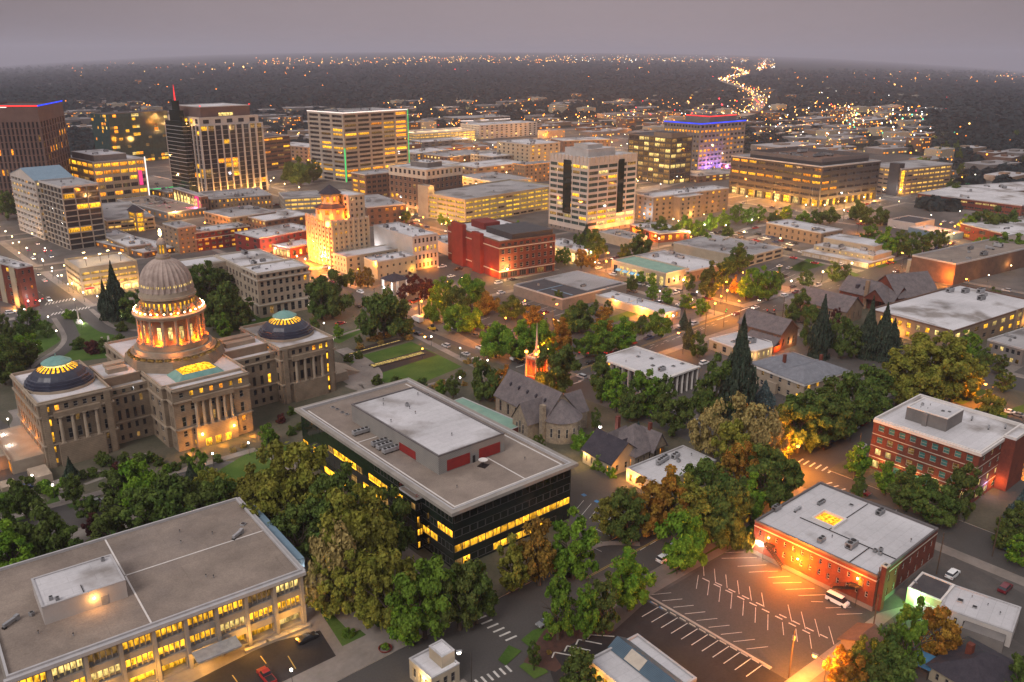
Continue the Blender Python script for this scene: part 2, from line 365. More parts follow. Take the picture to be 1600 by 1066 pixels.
def facade(mb, p0, p1, z0, z1, specs, wins, rnd):
    p0, p1 = Vector((*p0, 0)), Vector((*p1, 0)); dv = p1-p0; Ln = dv.length; dv = dv/Ln; out = Vector((dv.y, -dv.x, 0))
    def pt(s, z, off=0.0): q = p0+dv*s-out*off; return (q.x, q.y, z)
    def quad(a, b, za, zb, mi=0):
        if b-a > .01 and zb-za > .01: mb.poly([pt(a, za), pt(b, za), pt(b, zb), pt(a, zb)], mi)
    specs = specs or []
    if isinstance(specs, dict): specs = [specs]
    zc = z0
    for sp in specs:
        za, zb = z0+sp['z0'], (z0+sp['z1'] if sp['z1'] else z1)
        n, m = sp['n'], sp['m']; fh = (zb-za)/n; e = sp['e']; bay = (Ln-2*e)/m
        ang = math.atan2(dv.y, dv.x)
        cl = sp['cls'].split()
        for k in range(n):
            wb = za+k*fh+fh*sp['sill']; wt = min(wb+fh*sp['wh'], za+(k+1)*fh-.02)
            quad(0, Ln, zc, wb, sp['mi']); zc = wt
            last = 0
            lp = sp['lit'] if not sp['rows'] else sp['rows'].get(k, sp['lit'])
            run = None
            for j in range(m):
                a = e+j*bay+bay*(1-sp['ww'])/2; b = a+bay*sp['ww']; d = sp['d']
                quad(last, a, wb, wt, sp['mi']); last = b
                mi = sp.get('rmi', sp['mi'])
                mb.poly([pt(a, wb), pt(b, wb), pt(b, wb, d), pt(a, wb, d)], mi)
                mb.poly([pt(a, wt, d), pt(b, wt, d), pt(b, wt), pt(a, wt)], mi)
                mb.poly([pt(a, wb), pt(a, wb, d), pt(a, wt, d), pt(a, wt)], mi)
                mb.poly([pt(b, wb, d), pt(b, wb), pt(b, wt), pt(b, wt, d)], mi)
                # neighbours tend to be lit together
                if run is None or rnd.random() > .45: run = rnd.random() < lp
                mat = rnd.choice(cl) if run else ('ld' if rnd.random() < lp*.6 else sp['g'])
                wins.append((pt((a+b)/2, wb, d), ang, b-a, wt-wb, mat, sp['k'], sp['fr']))
            quad(last, Ln, wb, wt, sp['mi'])
    quad(0, Ln, zc, z1, specs[-1]['mi'] if specs else 0)
UNITS = {}
def unit_mesh(kind):
    if kind in UNITS: return UNITS[kind]
    b = MB()
    if kind == 0:     # boxy air handler with two fans
        b.box(-1.6, -.9, .25, 1.6, .9, 1.6, 0, True); b.box(-1.5, -.8, 0, -1.2, .8, .25, 1); b.box(1.2, -.8, 0, 1.5, .8, .25, 1)
        for x in (-.8, .8): b.cyl(x, 0, 1.6, 1.75, .6, n=12, mi=1)
        b.box(-1.62, -.5, .5, -1.6, .5, 1.3, 1)
    elif kind == 1:   # small condenser
        b.box(-.5, -.5, .1, .5, .5, 1.1, 0, True); b.cyl(0, 0, 1.1, 1.18, .4, n=10, mi=1)
    elif kind == 2:   # long chiller with a row of fans
        b.box(-3, -.9, .5, 3, .9, 1.7, 0, True)
        for i in range(4): b.cyl(-2.2+i*1.47, 0, 1.7, 1.9, .55, n=10, mi=1)
        for x in (-2.6, 0, 2.6): b.box(x-.12, -.8, 0, x+.12, .8, .5, 1)
    elif kind == 3:   # duct with elbow
        b.box(-2.2, -.4, .5, 1.2, .4, 1.3, 0, True); b.box(1.2, -.5, 0, 2.2, .5, 1.5, 0); b.box(-2.4, -.45, 0, -1.6, .45, .5, 1)
    elif kind == 4:   # hatch / skylight
        b.box(-.7, -.7, 0, .7, .7, .45, 0); b.poly([(-.6, -.6, .46), (.6, -.6, .46), (.6, .6, .46), (-.6, .6, .46)], 1)
    else:             # vent pipe with cap
        b.cyl(0, 0, 0, .8, .13, n=8, mi=0); b.cyl(0, 0, .8, 1.0, .24, .1, n=8, mi=1)
    UNITS[kind] = b.mesh('rooftop_unit', ['metal', 'black'])
    return UNITS[kind]
class Bld:
    def __init__(s, name, label, lm, cat='building', F=None, R=None, L=None, T=None, h=None, yb=None, w=None, d=None, at=None, rz=None, wall='concrete', roof='roofw', trim='trim', seed=1, group=None):
        s.rnd = random.Random(seed*77+len(name)); s.wins = []
        s.wall, s.roofm, s.trim = wall, roof, trim
        if at is not None:
            s.h = h; s.w, s.d = w, d; A = Vector((at[0], at[1], 0)); s.th = rz or 0.0
        else:
            s.h = h if h is not None else HGT(F[0], F[1], yb)
            A = G(*F, s.h); g = lambda p: (G(*p, s.h)-A).to_2d()
            ur = g(R) if R else None; vl = g(L) if L else None
            if T and R and not L: vl = g(T)-ur
            if T and L and not R: ur = g(T)-vl
            vecs = []
            if ur is not None: vecs.append((ur.length, math.atan2(ur.y, ur.x)))
            if vl is not None: vecs.append((vl.length, math.atan2(vl.y, vl.x)-math.pi/2))
            th = sum(a*b for a, b in vecs)/sum(a for a, b in vecs)
            s.th = th if rz is None else rz
            s.w = w or ur.length; s.d = d or vl.length
            A = Vector((A.x, A.y, 0))
        s.A = A
        s.root = thing(name, label, cat, A, s.th, group)
        c, sn = math.cos(s.th), math.sin(s.th)
        s.W = lambda x, y, z=0.0: Vector((A.x+c*x-sn*y, A.y+sn*x+c*y, z))
        q = s.W(s.w/2, s.d/2); LM.append((lm, q.x, q.y, max(s.w, s.d)/2))
    def inv(s, p):
        dx, dy = p.x-s.A.x, p.y-s.A.y; c, sn = math.cos(s.th), math.sin(s.th)
        return (c*dx+sn*dy, -sn*dx+c*dy)
    def block(s, x0=0, y0=0, x1=None, y1=None, z0=0, z1=None, S=None, Wf=None, E=None, Nn=None, wall=None, roof=None, par=.7, trim=None, mats=None, wname='wall', rname='roof'):
        x1 = s.w if x1 is None else x1; y1 = s.d if y1 is None else y1; z1 = s.h if z1 is None else z1
        mats = mats or [wall or s.wall]
        zr = z1-par
        b = MB(); wn = s.wins
        facade(b, (x0, y0), (x1, y0), z0, zr, S, wn, s.rnd)
        facade(b, (x0, y1), (x0, y0), z0, zr, Wf, wn, s.rnd)
        facade(b, (x1, y0), (x1, y1), z0, zr, E, wn, s.rnd)
        facade(b, (x1, y1), (x0, y1), z0, zr, Nn, wn, s.rnd)
        o = b.build(wname, mats, s.root)
        t = min(.4, (x1-x0)*.1)
        r = MB(); r.poly([(x0+t, y0+t, zr), (x1-t, y0+t, zr), (x1-t, y1-t, zr), (x0+t, y1-t, zr)]); r.build(rname, [roof or s.roofm], s.root)
        if par > .05:
            p = MB()
            p.box(x0-.04, y0-.04, zr, x1+.04, y0+t, z1); p.box(x0-.04, y1-t, zr, x1+.04, y1+.04, z1)
            p.box(x0-.04, y0+t, zr, x0+t, y1-t, z1); p.box(x1-t, y0+t, zr, x1+.04, y1-t, z1)
            p.build('parapet', [trim or s.trim], s.root)
        return o
    def belt(s, zs, x0=0, y0=0, x1=None, y1=None, th=.5, out=.25, mat=None, name='cornice'):
        x1 = s.w if x1 is None else x1; y1 = s.d if y1 is None else y1
        b = MB()
        for z in zs:
            b.box(x0-out, y0-out, z, x1+out, y0-.003, z+th, bot=True); b.box(x0-out, y0-.003, z, x0-.003, y1, z+th, bot=True)
            b.box(x1+.003, y0-.003, z, x1+out, y1, z+th, bot=True)
        b.build(name, [mat or s.trim], s.root)
    def unit(s, x, y, z, kind=0, rz=0.0, sc_=1.0): put('rooftop_unit' if kind < 4 else ('roof_hatch' if kind == 4 else 'roof_vent'), unit_mesh(kind), s.root, (x, y, z), rz, (sc_,)*3)
    def units(s, n, z, x0=0, y0=0, x1=None, y1=None, sc_=1.0, kinds=(0, 0, 1, 3, 4, 5, 5)):
        x1 = s.w if x1 is None else x1; y1 = s.d if y1 is None else y1
        done = []; n = int(n*1.7)
        for _ in range(n*6):
            if len(done) >= n: break
            x, y = s.rnd.uniform(x0+2.5, x1-2.5), s.rnd.uniform(y0+2, y1-2)
            if x1-x0 < 6 or y1-y0 < 5 or any(abs(x-a)+abs(y-b) < 4*sc_ for a, b in done): continue
            done.append((x, y)); s.unit(x, y, z+.003, s.rnd.choice(kinds), s.rnd.choice((0, math.pi/2)), sc_*s.rnd.uniform(.8, 1.25))
    def bx(s, name, mat, *boxes):
        b = MB()
        for q in boxes: b.box(*q, bot=True)
        return b.build(name, [mat], s.root)
    def finish(s):
        if not s.wins: return s
        s.wins.sort(key=lambda w: (s.W(w[0][0], w[0][1], w[0][2])-CAM).length)
        for (p, ang, w, h, mat, k, fr) in s.wins[:100]:
            me = pane(k, w, h, mat, fr)
            put('window', me, s.root, p, ang)
        rest = s.wins[100:]
        if rest:
            ms = []; b = MB()
            for (p, ang, w, h, mat, k, fr) in rest:
                if mat not in ms: ms.append(mat)
                c, sn = math.cos(ang)*w/2, math.sin(ang)*w/2
                b.poly([(p[0]-c, p[1]-sn, p[2]), (p[0]+c, p[1]+sn, p[2]), (p[0]+c, p[1]+sn, p[2]+h), (p[0]-c, p[1]-sn, p[2]+h)], ms.index(mat))
            b.build('window', ms, s.root, kind='stuff')
        s.wins = []
        return s
def strip(bd, name, mat, p, q, t=.3):
    b = MB(); b.tube(p, q, t, n=5); b.build(name, [mat], bd.root)
def gable(b, x0, y0, x1, y1, z0, zr, axis='x', over=.6, mi=0, gmi=1, t=.25):
    """gabled roof with real thickness and gable walls"""
    if axis == 'x':
        ym = (y0+y1)/2; sl = (zr-z0)/((y1-y0)/2)
        for sgn, ye in ((-1, y0-over), (1, y1+over)):
            ze = z0-over*sl
            A, B_, C, D = (x0-over, ye, ze), (x1+over, ye, ze), (x1+over, ym, zr), (x0-over, ym, zr)
            top = [(p[0], p[1], p[2]+t) for p in (A, B_, C, D)]
            if sgn > 0: top = top[::-1]
            b.poly(top, mi); b.poly([A, B_, top[1] if sgn < 0 else top[2], top[0] if sgn < 0 else top[3]], mi)
            b.poly([A, D, (D[0], D[1], D[2]+t), (A[0], A[1], A[2]+t)], mi); b.poly([B_, C, (C[0], C[1], C[2]+t), (B_[0], B_[1], B_[2]+t)], mi)
        for x in (x0, x1): b.poly([(x, y0, z0), (x, y1, z0), (x, ym, zr)], gmi)
    else:
        xm = (x0+x1)/2; sl = (zr-z0)/((x1-x0)/2)
        for sgn, xe in ((-1, x0-over), (1, x1+over)):
            ze = z0-over*sl
            A, B_, C, D = (xe, y0-over, ze), (xe, y1+over, ze), (xm, y1+over, zr), (xm, y0-over, zr)
            b.poly([(p[0], p[1], p[2]+t) for p in (A, B_, C, D)], mi)
            b.poly([A, B_, (B_[0], B_[1], B_[2]+t), (A[0], A[1], A[2]+t)], mi)
            b.poly([A, D, (D[0], D[1], D[2]+t), (A[0], A[1], A[2]+t)], mi); b.poly([B_, C, (C[0], C[1], C[2]+t), (B_[0], B_[1], B_[2]+t)], mi)
        for y in (y0, y1): b.poly([(x0, y, z0), (x1, y, z0), (xm, y, zr)], gmi)
def hip(b, x0, y0, x1, y1, z0, zr, over=.5, mi=0, ridge=None):
    x0, y0, x1, y1 = x0-over, y0-over, x1+over, y1+over
    w, d = x1-x0, y1-y0; k = min(w, d)/2 if ridge is None else ridge
    if w >= d: r0, r1 = (x0+k, (y0+y1)/2, zr), (x1-k, (y0+y1)/2, zr)
    else: r0, r1 = ((x0+x1)/2, y0+k, zr), ((x0+x1)/2, y1-k, zr)
    A, B_, C, D = (x0, y0, z0), (x1, y0, z0), (x1, y1, z0), (x0, y1, z0)
    if w >= d: fsx = [(A, B_, r1, r0), (B_, C, r1), (C, D, r0, r1), (D, A, r0)]
    else: fsx = [(A, B_, r0), (B_, C, r1, r0), (C, D, r1), (D, A, r0, r1)]
    for q in fsx: b.poly(q, mi)
    b.poly([D, C, B_, A], mi)
# ------------------------------------------------------------------ land, streets, blocks
CAZ = math.atan2(CF.y, CF.x)
def TZ(u, v):
    """the plain lies level near the city; far off it rises to a bench ahead and dips to the river at both sides"""
    r = math.hypot(u, v)
    if r < 2200: return -.06
    a = (math.atan2(v, u)-CAZ)/R(31)
    a = max(-1.5, min(1.5, a))
    t = min(1, (r-2200)/1500)
    return -.06+min((r-2200)*t*(.0095-.0215*a*a), 330*(1-math.exp(-(r-2200)*t*max(0, .0095-.0215*a*a)/330)) if .0095 > .0215*a*a else 0)
def terrain():
    rings = [1, 200, 500, 900, 1400, 2000, 2400, 2800, 3200, 3700, 4300, 5000, 6000, 7200, 8600, 10500, 13000, 16000, 20000, 26000, 34000]
    n = 96; b = MB(); b.v.append((0, 0, -.06))
    for r in rings:
        for i in range(n):
            a = 2*math.pi*i/n; u, v = r*math.cos(a), r*math.sin(a); b.v.append((u, v, TZ(u, v)))
    for i in range(n): b.f.append((0, 1+i, 1+(i+1) % n)); b.m.append(0)
    for k in range(len(rings)-1):
        for i in range(n):
            p, q = 1+k*n, 1+(k+1)*n; b.f.append((p+i, q+i, q+(i+1) % n, p+(i+1) % n)); b.m.append(0)
    struct('terrain', b, 'far')
terrain()
def flat(name, mat, pts, z, px=True, skirt=0.0, kind='structure'):
    b = MB()
    P = [G(*p, z) if px else Vector((*p, z)) for p in pts]
    a = sum(P[i].x*P[(i+1) % len(P)].y-P[(i+1) % len(P)].x*P[i].y for i in range(len(P)))
    if a < 0: P.reverse()
    b.poly(P, 0)
    if skirt:
        for i in range(len(P)):
            p, q = P[i], P[(i+1) % len(P)]
            b.poly([(p.x, p.y, z-skirt), (q.x, q.y, z-skirt), q, p], 1)
    return b.build(name, [mat, 'kerb'] if skirt else [mat], None, None, kind=kind)
def ribbon(name, mat, pts, width, z, px=True, mb=None):
    b = mb or MB(); P = [G(*p, z) if px else Vector((*p, z)) for p in pts]; Ls, Rs = [], []
    for i, p in enumerate(P):
        d = (P[min(i+1, len(P)-1)]-P[max(i-1, 0)]).normalized(); nrm = Vector((-d.y, d.x, 0))*width/2
        Ls.append(p+nrm); Rs.append(p-nrm)
    for i in range(len(P)-1): b.poly([Rs[i], Rs[i+1], Ls[i+1], Ls[i]], 0)
    if mb is None: return b.build(name, [mat], None, None, kind='structure')
def smooth(pts, n=5):
    out = []
    for i in range(len(pts)-1):
        p0, p1, p2, p3 = (Vector(pts[max(0, min(len(pts)-1, k))]) for k in (i-1, i, i+1, i+2))
        for j in range(n):
            t = j/n
            q = .5*((2*p1)+(p2-p0)*t+(2*p0-5*p1+4*p2-p3)*t*t+(3*p1-p0-3*p2+p3)*t**3); out.append((q.x, q.y))
    out.append(tuple(pts[-1])); return out
flat('road', 'asphalt', [(-170, 0), (1120, 0), (1120, 1080), (-170, 1080)], 0.0, px=False)
UL = [-160, -30, 97, 219, 350, 487, 620, 750, 880, 1010]
VL = [8, 121, 225, 342, 436, 545, 655, 765, 875, 985]
GREEN = {(4, 1): 'earth', (3, 0): 'earth'}
for i in range(len(UL)-1):
    for j in range(len(VL)-1):
        if i in (1, 2) and j in (1, 2, 3): continue
        a0, a1, b0, b1 = UL[i]+8, UL[i+1]-8, VL[j]+8, VL[j+1]-8
        if i == 1: a1 -= 3
        if i == 2: a0 += 3
        flat('pavement', GREEN.get((i, j), 'paving'), [(a0, b0), (a1, b0), (a1, b1), (a0, b1)], .15, px=False, skirt=.15)
        if (i, j) not in GREEN: flat('yard', 'lot', [(a0+4, b0+4), (a1-4, b0+4), (a1-4, b1-4), (a0+4, b1-4)], .154, px=False)
flat('pavement', 'paving', [(-22, 129), (88, 129), (88, 223), (-22, 228)], .15, px=False, skirt=.15)
flat('pavement', 'earth', [(105, 129), (211, 129), (211, 428), (-22, 428), (-22, 245), (86, 241), (92, 236), (105, 236)], .15, px=False, skirt=.15)
flat('path', 'paving', [(88, 129), (105, 129), (105, 236), (92, 236), (88, 223)], .146, px=False, skirt=.14)
# park in front of the statehouse: lawns, drives, paths
LW = dict(garden=[(538, 563), (643, 534), (722, 573), (663, 597), (600, 598), (575, 578)],
          west=[(39, 510), (71, 499), (95, 531), (90, 536), (39, 568), (0, 589), (-30, 600), (-30, 530)],
          mid=[(99, 493), (131, 495), (157, 517), (180, 524), (170, 534), (118, 534), (126, 523), (105, 499)],
          east=[(152, 485), (222, 512), (235, 480), (180, 468)], south=[(72, 572), (169, 559), (200, 551), (105, 545)],
          kerb1=[(0, 812), (79, 795), (81, 800), (0, 822)], kerb2=[(104, 789), (169, 772), (169, 777), (109, 794)], tri=[(68, 790), (92, 768), (98, 782)],
          yard=[(0, 770), (38, 765), (58, 783), (0, 802)], r1=[(506, 527), (566, 511), (572, 516), (530, 537)], r2=[(330, 505), (390, 490), (480, 500), (400, 525)],
          hall=[(490, 940), (507, 937), (572, 992), (535, 1010)], s1=[(150, 822), (180, 800), (200, 830), (160, 842)],
          n1=[(814, 1000), (832, 985), (862, 975), (875, 990), (827, 1011)], n2=[(811, 1041), (832, 1026), (857, 1050), (835, 1061)], n3=[(778, 1031), (795, 1008), (815, 1017), (790, 1040)],
          row=[(400, 705), (470, 690), (470, 700), (400, 718)], grove=[(300, 760), (400, 700), (560, 830), (640, 900), (760, 880), (700, 960), (590, 980), (480, 870), (390, 790)],
          c1=[(1480, 625), (1530, 606), (1545, 612), (1505, 632)], c2=[(1530, 655), (1600, 632), (1600, 645), (1560, 665)], c3=[(1040, 898), (1085, 876), (1180, 815), (1200, 830), (1080, 892)],
          t1=[(1230, 420), (1262, 404), (1290, 414), (1250, 425)], t2=[(1292, 433), (1330, 424), (1345, 430), (1305, 441)], t3=[(1365, 415), (1395, 405), (1402, 410), (1375, 419)],
          bt=[(820, 540), (1000, 480), (1010, 486), (830, 550)], lot=[(948, 516), (990, 505), (1000, 512), (960, 525)])
for k, pts in LW.items(): flat('lawn', 'lawn', pts, .158)
flat('flower_bed', 'bed', [(564, 573), (663, 546), (683, 555), (588, 585)], .166)
flat('flower_bed', 'bed', [(530, 552), (620, 528), (632, 534), (538, 562)], .167)
flat('flower_bed', 'mulch', [(818, 1035), (850, 985), (868, 975), (962, 985), (905, 1022), (868, 1050)], .162)
flat('flower_bed', 'earth', [(170, 745), (235, 722), (285, 735), (200, 770), (150, 790)], .163)
DR = [[(97, 493), (108, 515), (110, 530), (98, 548), (72, 566), (48, 588), (30, 602)], [(130, 487), (148, 503), (168, 516), (200, 521), (225, 522)]]
for d in DR: ribbon('road', 'asphalt', smooth(d), 6.5, .166)
PT = [([(84, 497), (97, 518), (100, 532), (88, 547), (62, 564), (38, 586)], 2.2), ([(142, 483), (168, 505), (190, 514), (225, 517)], 2.2),
      ([(-20, 818), (170, 766)], 3.0), ([(87, 750), (104, 785)], 2.6), ([(170, 766), (262, 741), (400, 702)], 3.0), ([(131, 745), (150, 736), (172, 741), (132, 757)], 1.4),
      ([(172, 735), (200, 715), (222, 722), (228, 708)], 1.4), ([(533, 545), (575, 570), (586, 590), (565, 605), (548, 600)], 6), ([(516, 530), (560, 515), (575, 518)], 2),
      ([(610, 512), (640, 520), (700, 550), (765, 583), (790, 596)], 3.2), ([(665, 602), (720, 588)], 1.6), ([(5, 690), (30, 655), (22, 640)], 4), ([(130, 690), (140, 640)], 1.5),
      ([(440, 870), (480, 905), (560, 985)], 3.4), ([(1003, 931), (1075, 889), (1150, 848)], 2.4), ([(900, 868), (940, 850), (1000, 850)], 2.0)]
for pts, w in PT: ribbon('path', 'paving', smooth(pts), w, .172)
flat('pavement', 'paving', [(528, 590), (560, 560), (600, 598), (560, 612)], .160)
flat('pavement', 'paving', [(540, 1010), (575, 993), (625, 985), (655, 1000), (560, 1045), (525, 1025)], .159)
flat('pavement', 'asphalt2', [(300, 1066), (420, 1005), (500, 985), (525, 1025), (440, 1066), (400, 1090), (250, 1090)], .161)
flat('road', 'asphalt', [(20, 668), (-30, 640), (-40, 720), (0, 760), (60, 745), (48, 700)], .157)
# parking lots on the near blocks
flat('parking_lot', 'asphalt2', [(876, 1012), (960, 985), (1010, 940), (1240, 1066), (1180, 1110), (880, 1110), (860, 1050)], .156)
flat('parking_lot', 'asphalt', [(1012, 938), (1170, 845), (1195, 858), (1372, 968), (1245, 1066), (1240, 1068)], .157)
flat('alley', 'paving', [(1222, 1068), (1262, 1068), (1390, 968), (1420, 945), (1372, 958)], .163)
flat('parking_lot', 'asphalt', [(1400, 918), (1455, 880), (1490, 870), (1660, 960), (1600, 1010), (1490, 930)], .157)
flat('parking_lot', 'asphalt', [(890, 745), (930, 730), (1010, 770), (905, 868), (893, 860)], .158)
flat('parking_lot', 'asphalt', [(690, 480), (745, 465), (800, 462), (905, 510), (985, 505), (860, 560), (800, 540)], .158)
flat('parking_lot', 'asphalt', [(660, 408), (720, 395), (790, 442), (740, 452), (640, 455)], .158)
flat('parking_lot', 'asphalt', [(1050, 385), (1190, 330), (1300, 350), (1190, 345), (1060, 400)], .158)
flat('parking_lot', 'asphalt', [(1190, 420), (1240, 402), (1310, 425), (1265, 455), (1215, 445)], .158)
flat('parking_lot', 'asphalt', [(1325, 355), (1440, 325), (1500, 350), (1440, 372), (1350, 375)], .158)
flat('parking_lot', 'asphalt', [(1040, 555), (1065, 545), (1118, 570), (1092, 600), (1075, 575)], .158)
flat('parking_lot', 'paving', [(1120, 575), (1180, 560), (1180, 630), (1150, 660)], .157)
flat('parking_lot', 'asphalt', [(1575, 640), (1640, 670), (1640, 790), (1560, 780)], .158)
flat('dirt', 'dirt', [(560, 455), (640, 430), (700, 455), (660, 500), (590, 475)], .158)
flat('dirt', 'dirt', [(640, 497), (680, 500), (760, 545), (905, 585), (890, 592), (740, 545), (650, 510)], .012)
flat('parking_lot', 'asphalt2', [(925, 990), (962, 994), (950, 1008), (910, 1031), (883, 1050), (877, 1040), (867, 1025), (887, 1010), (905, 1000)], .165)
PA = MB()
def line(mb, p, q, w=.14, z=.166):
    a, b_ = G(*p, z), G(*q, z); d = (b_-a).normalized(); n = Vector((-d.y, d.x, 0))*w/2
    mb.poly([a-n, b_-n, b_+n, a+n])
def rep(mb, p0, q0, p1, n, w=.15, z=.166):
    a, b_, c = G(*p0, z), G(*q0, z), G(*p1, z); st = (c-a)/(n-1)
    for k in range(n):
        x, y = a+st*k, b_+st*k; d = (y-x).normalized(); nr = Vector((-d.y, d.x, 0))*w/2; mb.poly([x-nr, y-nr, y+nr, x+nr])
def Z6(x, y): return (800+x/4, 800+y/4)
def Z8(x, y): return (1200+x/4, 800+y/4)
rep(PA, Z6(915, 595), Z6(812, 655), Z6(1565, 955), 11, .2)
rep(PA, Z6(995, 505), Z6(870, 517), Z6(1600, 842), 9, .15)
rep(PA, Z6(1165, 395), Z6(1152, 480), Z6(1600, 640), 7, .15); rep(PA, Z8(90, 690), Z8(98, 770), Z8(260, 770), 3, .15)
rep(PA, Z6(1195, 320), Z6(1200, 400), Z6(1560, 505), 6, .15); rep(PA, Z8(125, 580), Z8(148, 685), Z8(380, 715), 4, .15)
for a, b_ in (((0, 372), (62, 370)), ((0, 410), (140, 402)), ((30, 445), (210, 440)), ((110, 485), (290, 478)), ((190, 523), (370, 517)), ((270, 560), (345, 562)), ((360, 600), (520, 595)), ((430, 640), (590, 635))): line(PA, Z8(*a), Z8(*b_), .16)
for a, b_ in (((1310, 290), (1530, 285)), ((1410, 340), (1590, 330)), ((1480, 377), (1600, 370)), ((1320, 255), (1450, 250))): line(PA, Z6(*a), Z6(*b_), .16)
for k in range(5): line(PA, (897+k*12, 800+k*5), (912+k*12, 782+k*5), .15); line(PA, (905+k*9, 845-k*11), (940+k*9, 862-k*11), .15)
rep(PA, (700, 478), (716, 473), (790, 520), 8, .2); rep(PA, (820, 475), (835, 470), (890, 505), 7, .2)
rep(PA, (1195, 425), (1212, 418), (1250, 445), 8, .2)
rep(PA, Z6(1190, 414), Z6(1232, 434), Z6(1562, 606), 6, .38, .172); rep(PA, Z6(1270, 440), Z6(1312, 460), Z6(1525, 566), 4, .38, .172); rep(PA, Z8(45, 650), Z8(90, 672), Z8(215, 737), 3, .38, .172); rep(PA, Z8(70, 640), Z8(115, 662), Z8(325, 765), 4, .38, .172)
for a, b_ in (((490, 768), (640, 778)), ((415, 797), (562, 826)), ((345, 837), (490, 866)), ((265, 877), (420, 906)), ((490, 768), (470, 795)), ((415, 797), (400, 830)), ((345, 837), (328, 872)), ((265, 877), (250, 912))): line(PA, Z6(*a), Z6(*b_), .32, .176)
struct('parking_lines', PA, 'paint')
CW = MB()
rep(CW, (743, 969), (760, 962), (790, 1001), 6, .5, .008); rep(CW, (742, 1062), (751, 1072), (790, 1040), 6, .5, .008)
rep(CW, (1246, 723), (1255, 717), (1294, 739), 6, .5, .008); rep(CW, (1283, 758), (1300, 754), (1304, 768), 3, .5, .008)
rep(CW, (80, 493), (84, 489), (138, 482), 12, .7, .008); rep(CW, (71, 477), (74, 473), (113, 469), 9, .7, .008)
rep(CW, (806, 574), (817, 571), (850, 560), 5, .6, .008); rep(CW, (895, 600), (908, 596), (920, 588), 4, .6, .008); rep(CW, (646, 487), (658, 484), (650, 478), 4, .6, .008)
rep(CW, (1120, 500), (1132, 496), (1160, 484), 6, .6, .008); rep(CW, (30, 420), (36, 419), (60, 421), 8, .7, .008)
for a, b_ in (((1015, 545), (1120, 503)), ((1210, 447), (1330, 402)), ((1000, 860), (1190, 750))):
    for k in range(12):
        t = k/12; t2 = t+.045; line(CW, (a[0]+(b_[0]-a[0])*t, a[1]+(b_[1]-a[1])*t), (a[0]+(b_[0]-a[0])*t2, a[1]+(b_[1]-a[1])*t2), .18, .008)
for i in range(3, 9):
    for j in range(2, 9):
        for k in range(0, 100, 9):
            CW.poly([(UL[i]+12+k, VL[j]-.1, .008), (UL[i]+15+k, VL[j]-.1, .008), (UL[i]+15+k, VL[j]+.1, .008), (UL[i]+12+k, VL[j]+.1, .008)])
for k in range(0, 300, 7): CW.poly([(96.9, 440+k, .008), (97.1, 440+k, .008), (97.1, 443+k, .008), (96.9, 443+k, .008)])
struct('road_markings', CW, 'paint')
YL = MB()
for o in (-.2, .2):
    YL.poly([(230, 224+o*2, .008), (340, 231+o*2, .008), (340, 231.15+o*2, .008), (230, 224.15+o*2, .008)])
    YL.poly([(218.9+o, 235, .008), (219.05+o, 235, .008), (219.05+o, 330, .008), (218.9+o, 330, .008)])
    YL.poly([(130, 121.4+o, .008), (205, 121.4+o, .008), (205, 121.55+o, .008), (130, 121.55+o, .008)])
line(YL, (450, 1025), (462, 1045), .2); line(YL, (407, 1025), (416, 1037), .2); line(YL, (363, 1055), (371, 1066), .2)
struct('yellow_road_lines', YL, 'ypaint')
WS = MB()      # wheel stops and the low kerb between the two lots
a, c = G(*Z6(890, 573), .16), G(*Z6(1590, 972), .16)
for k in range(12):
    p = a+(c-a)*(k/11); WS.obox((p.x, p.y, .24), (.85*(c-a).normalized().x, .85*(c-a).normalized().y, 0), (.1, .08, 0), (0, 0, .08))
WK = MB(); p, q = G(*Z6(850, 528), .16), G(*Z6(1620, 978), .16); d = (q-p); WK.obox((p+d*.5)+Vector((0, 0, .1)), d*.5, Vector((-d.y, d.x, 0)).normalized()*.25, (0, 0, .1))
struct('kerb', WK, 'kerb'); struct('wheel_stop_kerbs', WS, 'limes')
BP = MB()
for p in ((868, 943), (882, 952)): line(BP, Z6(890-0, 573) if p[0] == 868 else Z6(945, 606), Z6(862, 560) if p[0] == 868 else Z6(920, 592), .4, .17)
line(BP, (910, 772), (915, 775), 1.2, .17); line(BP, (930, 782), (935, 785), 1.2, .17)
struct('blue_parking_marks', BP, 'bluepaint')
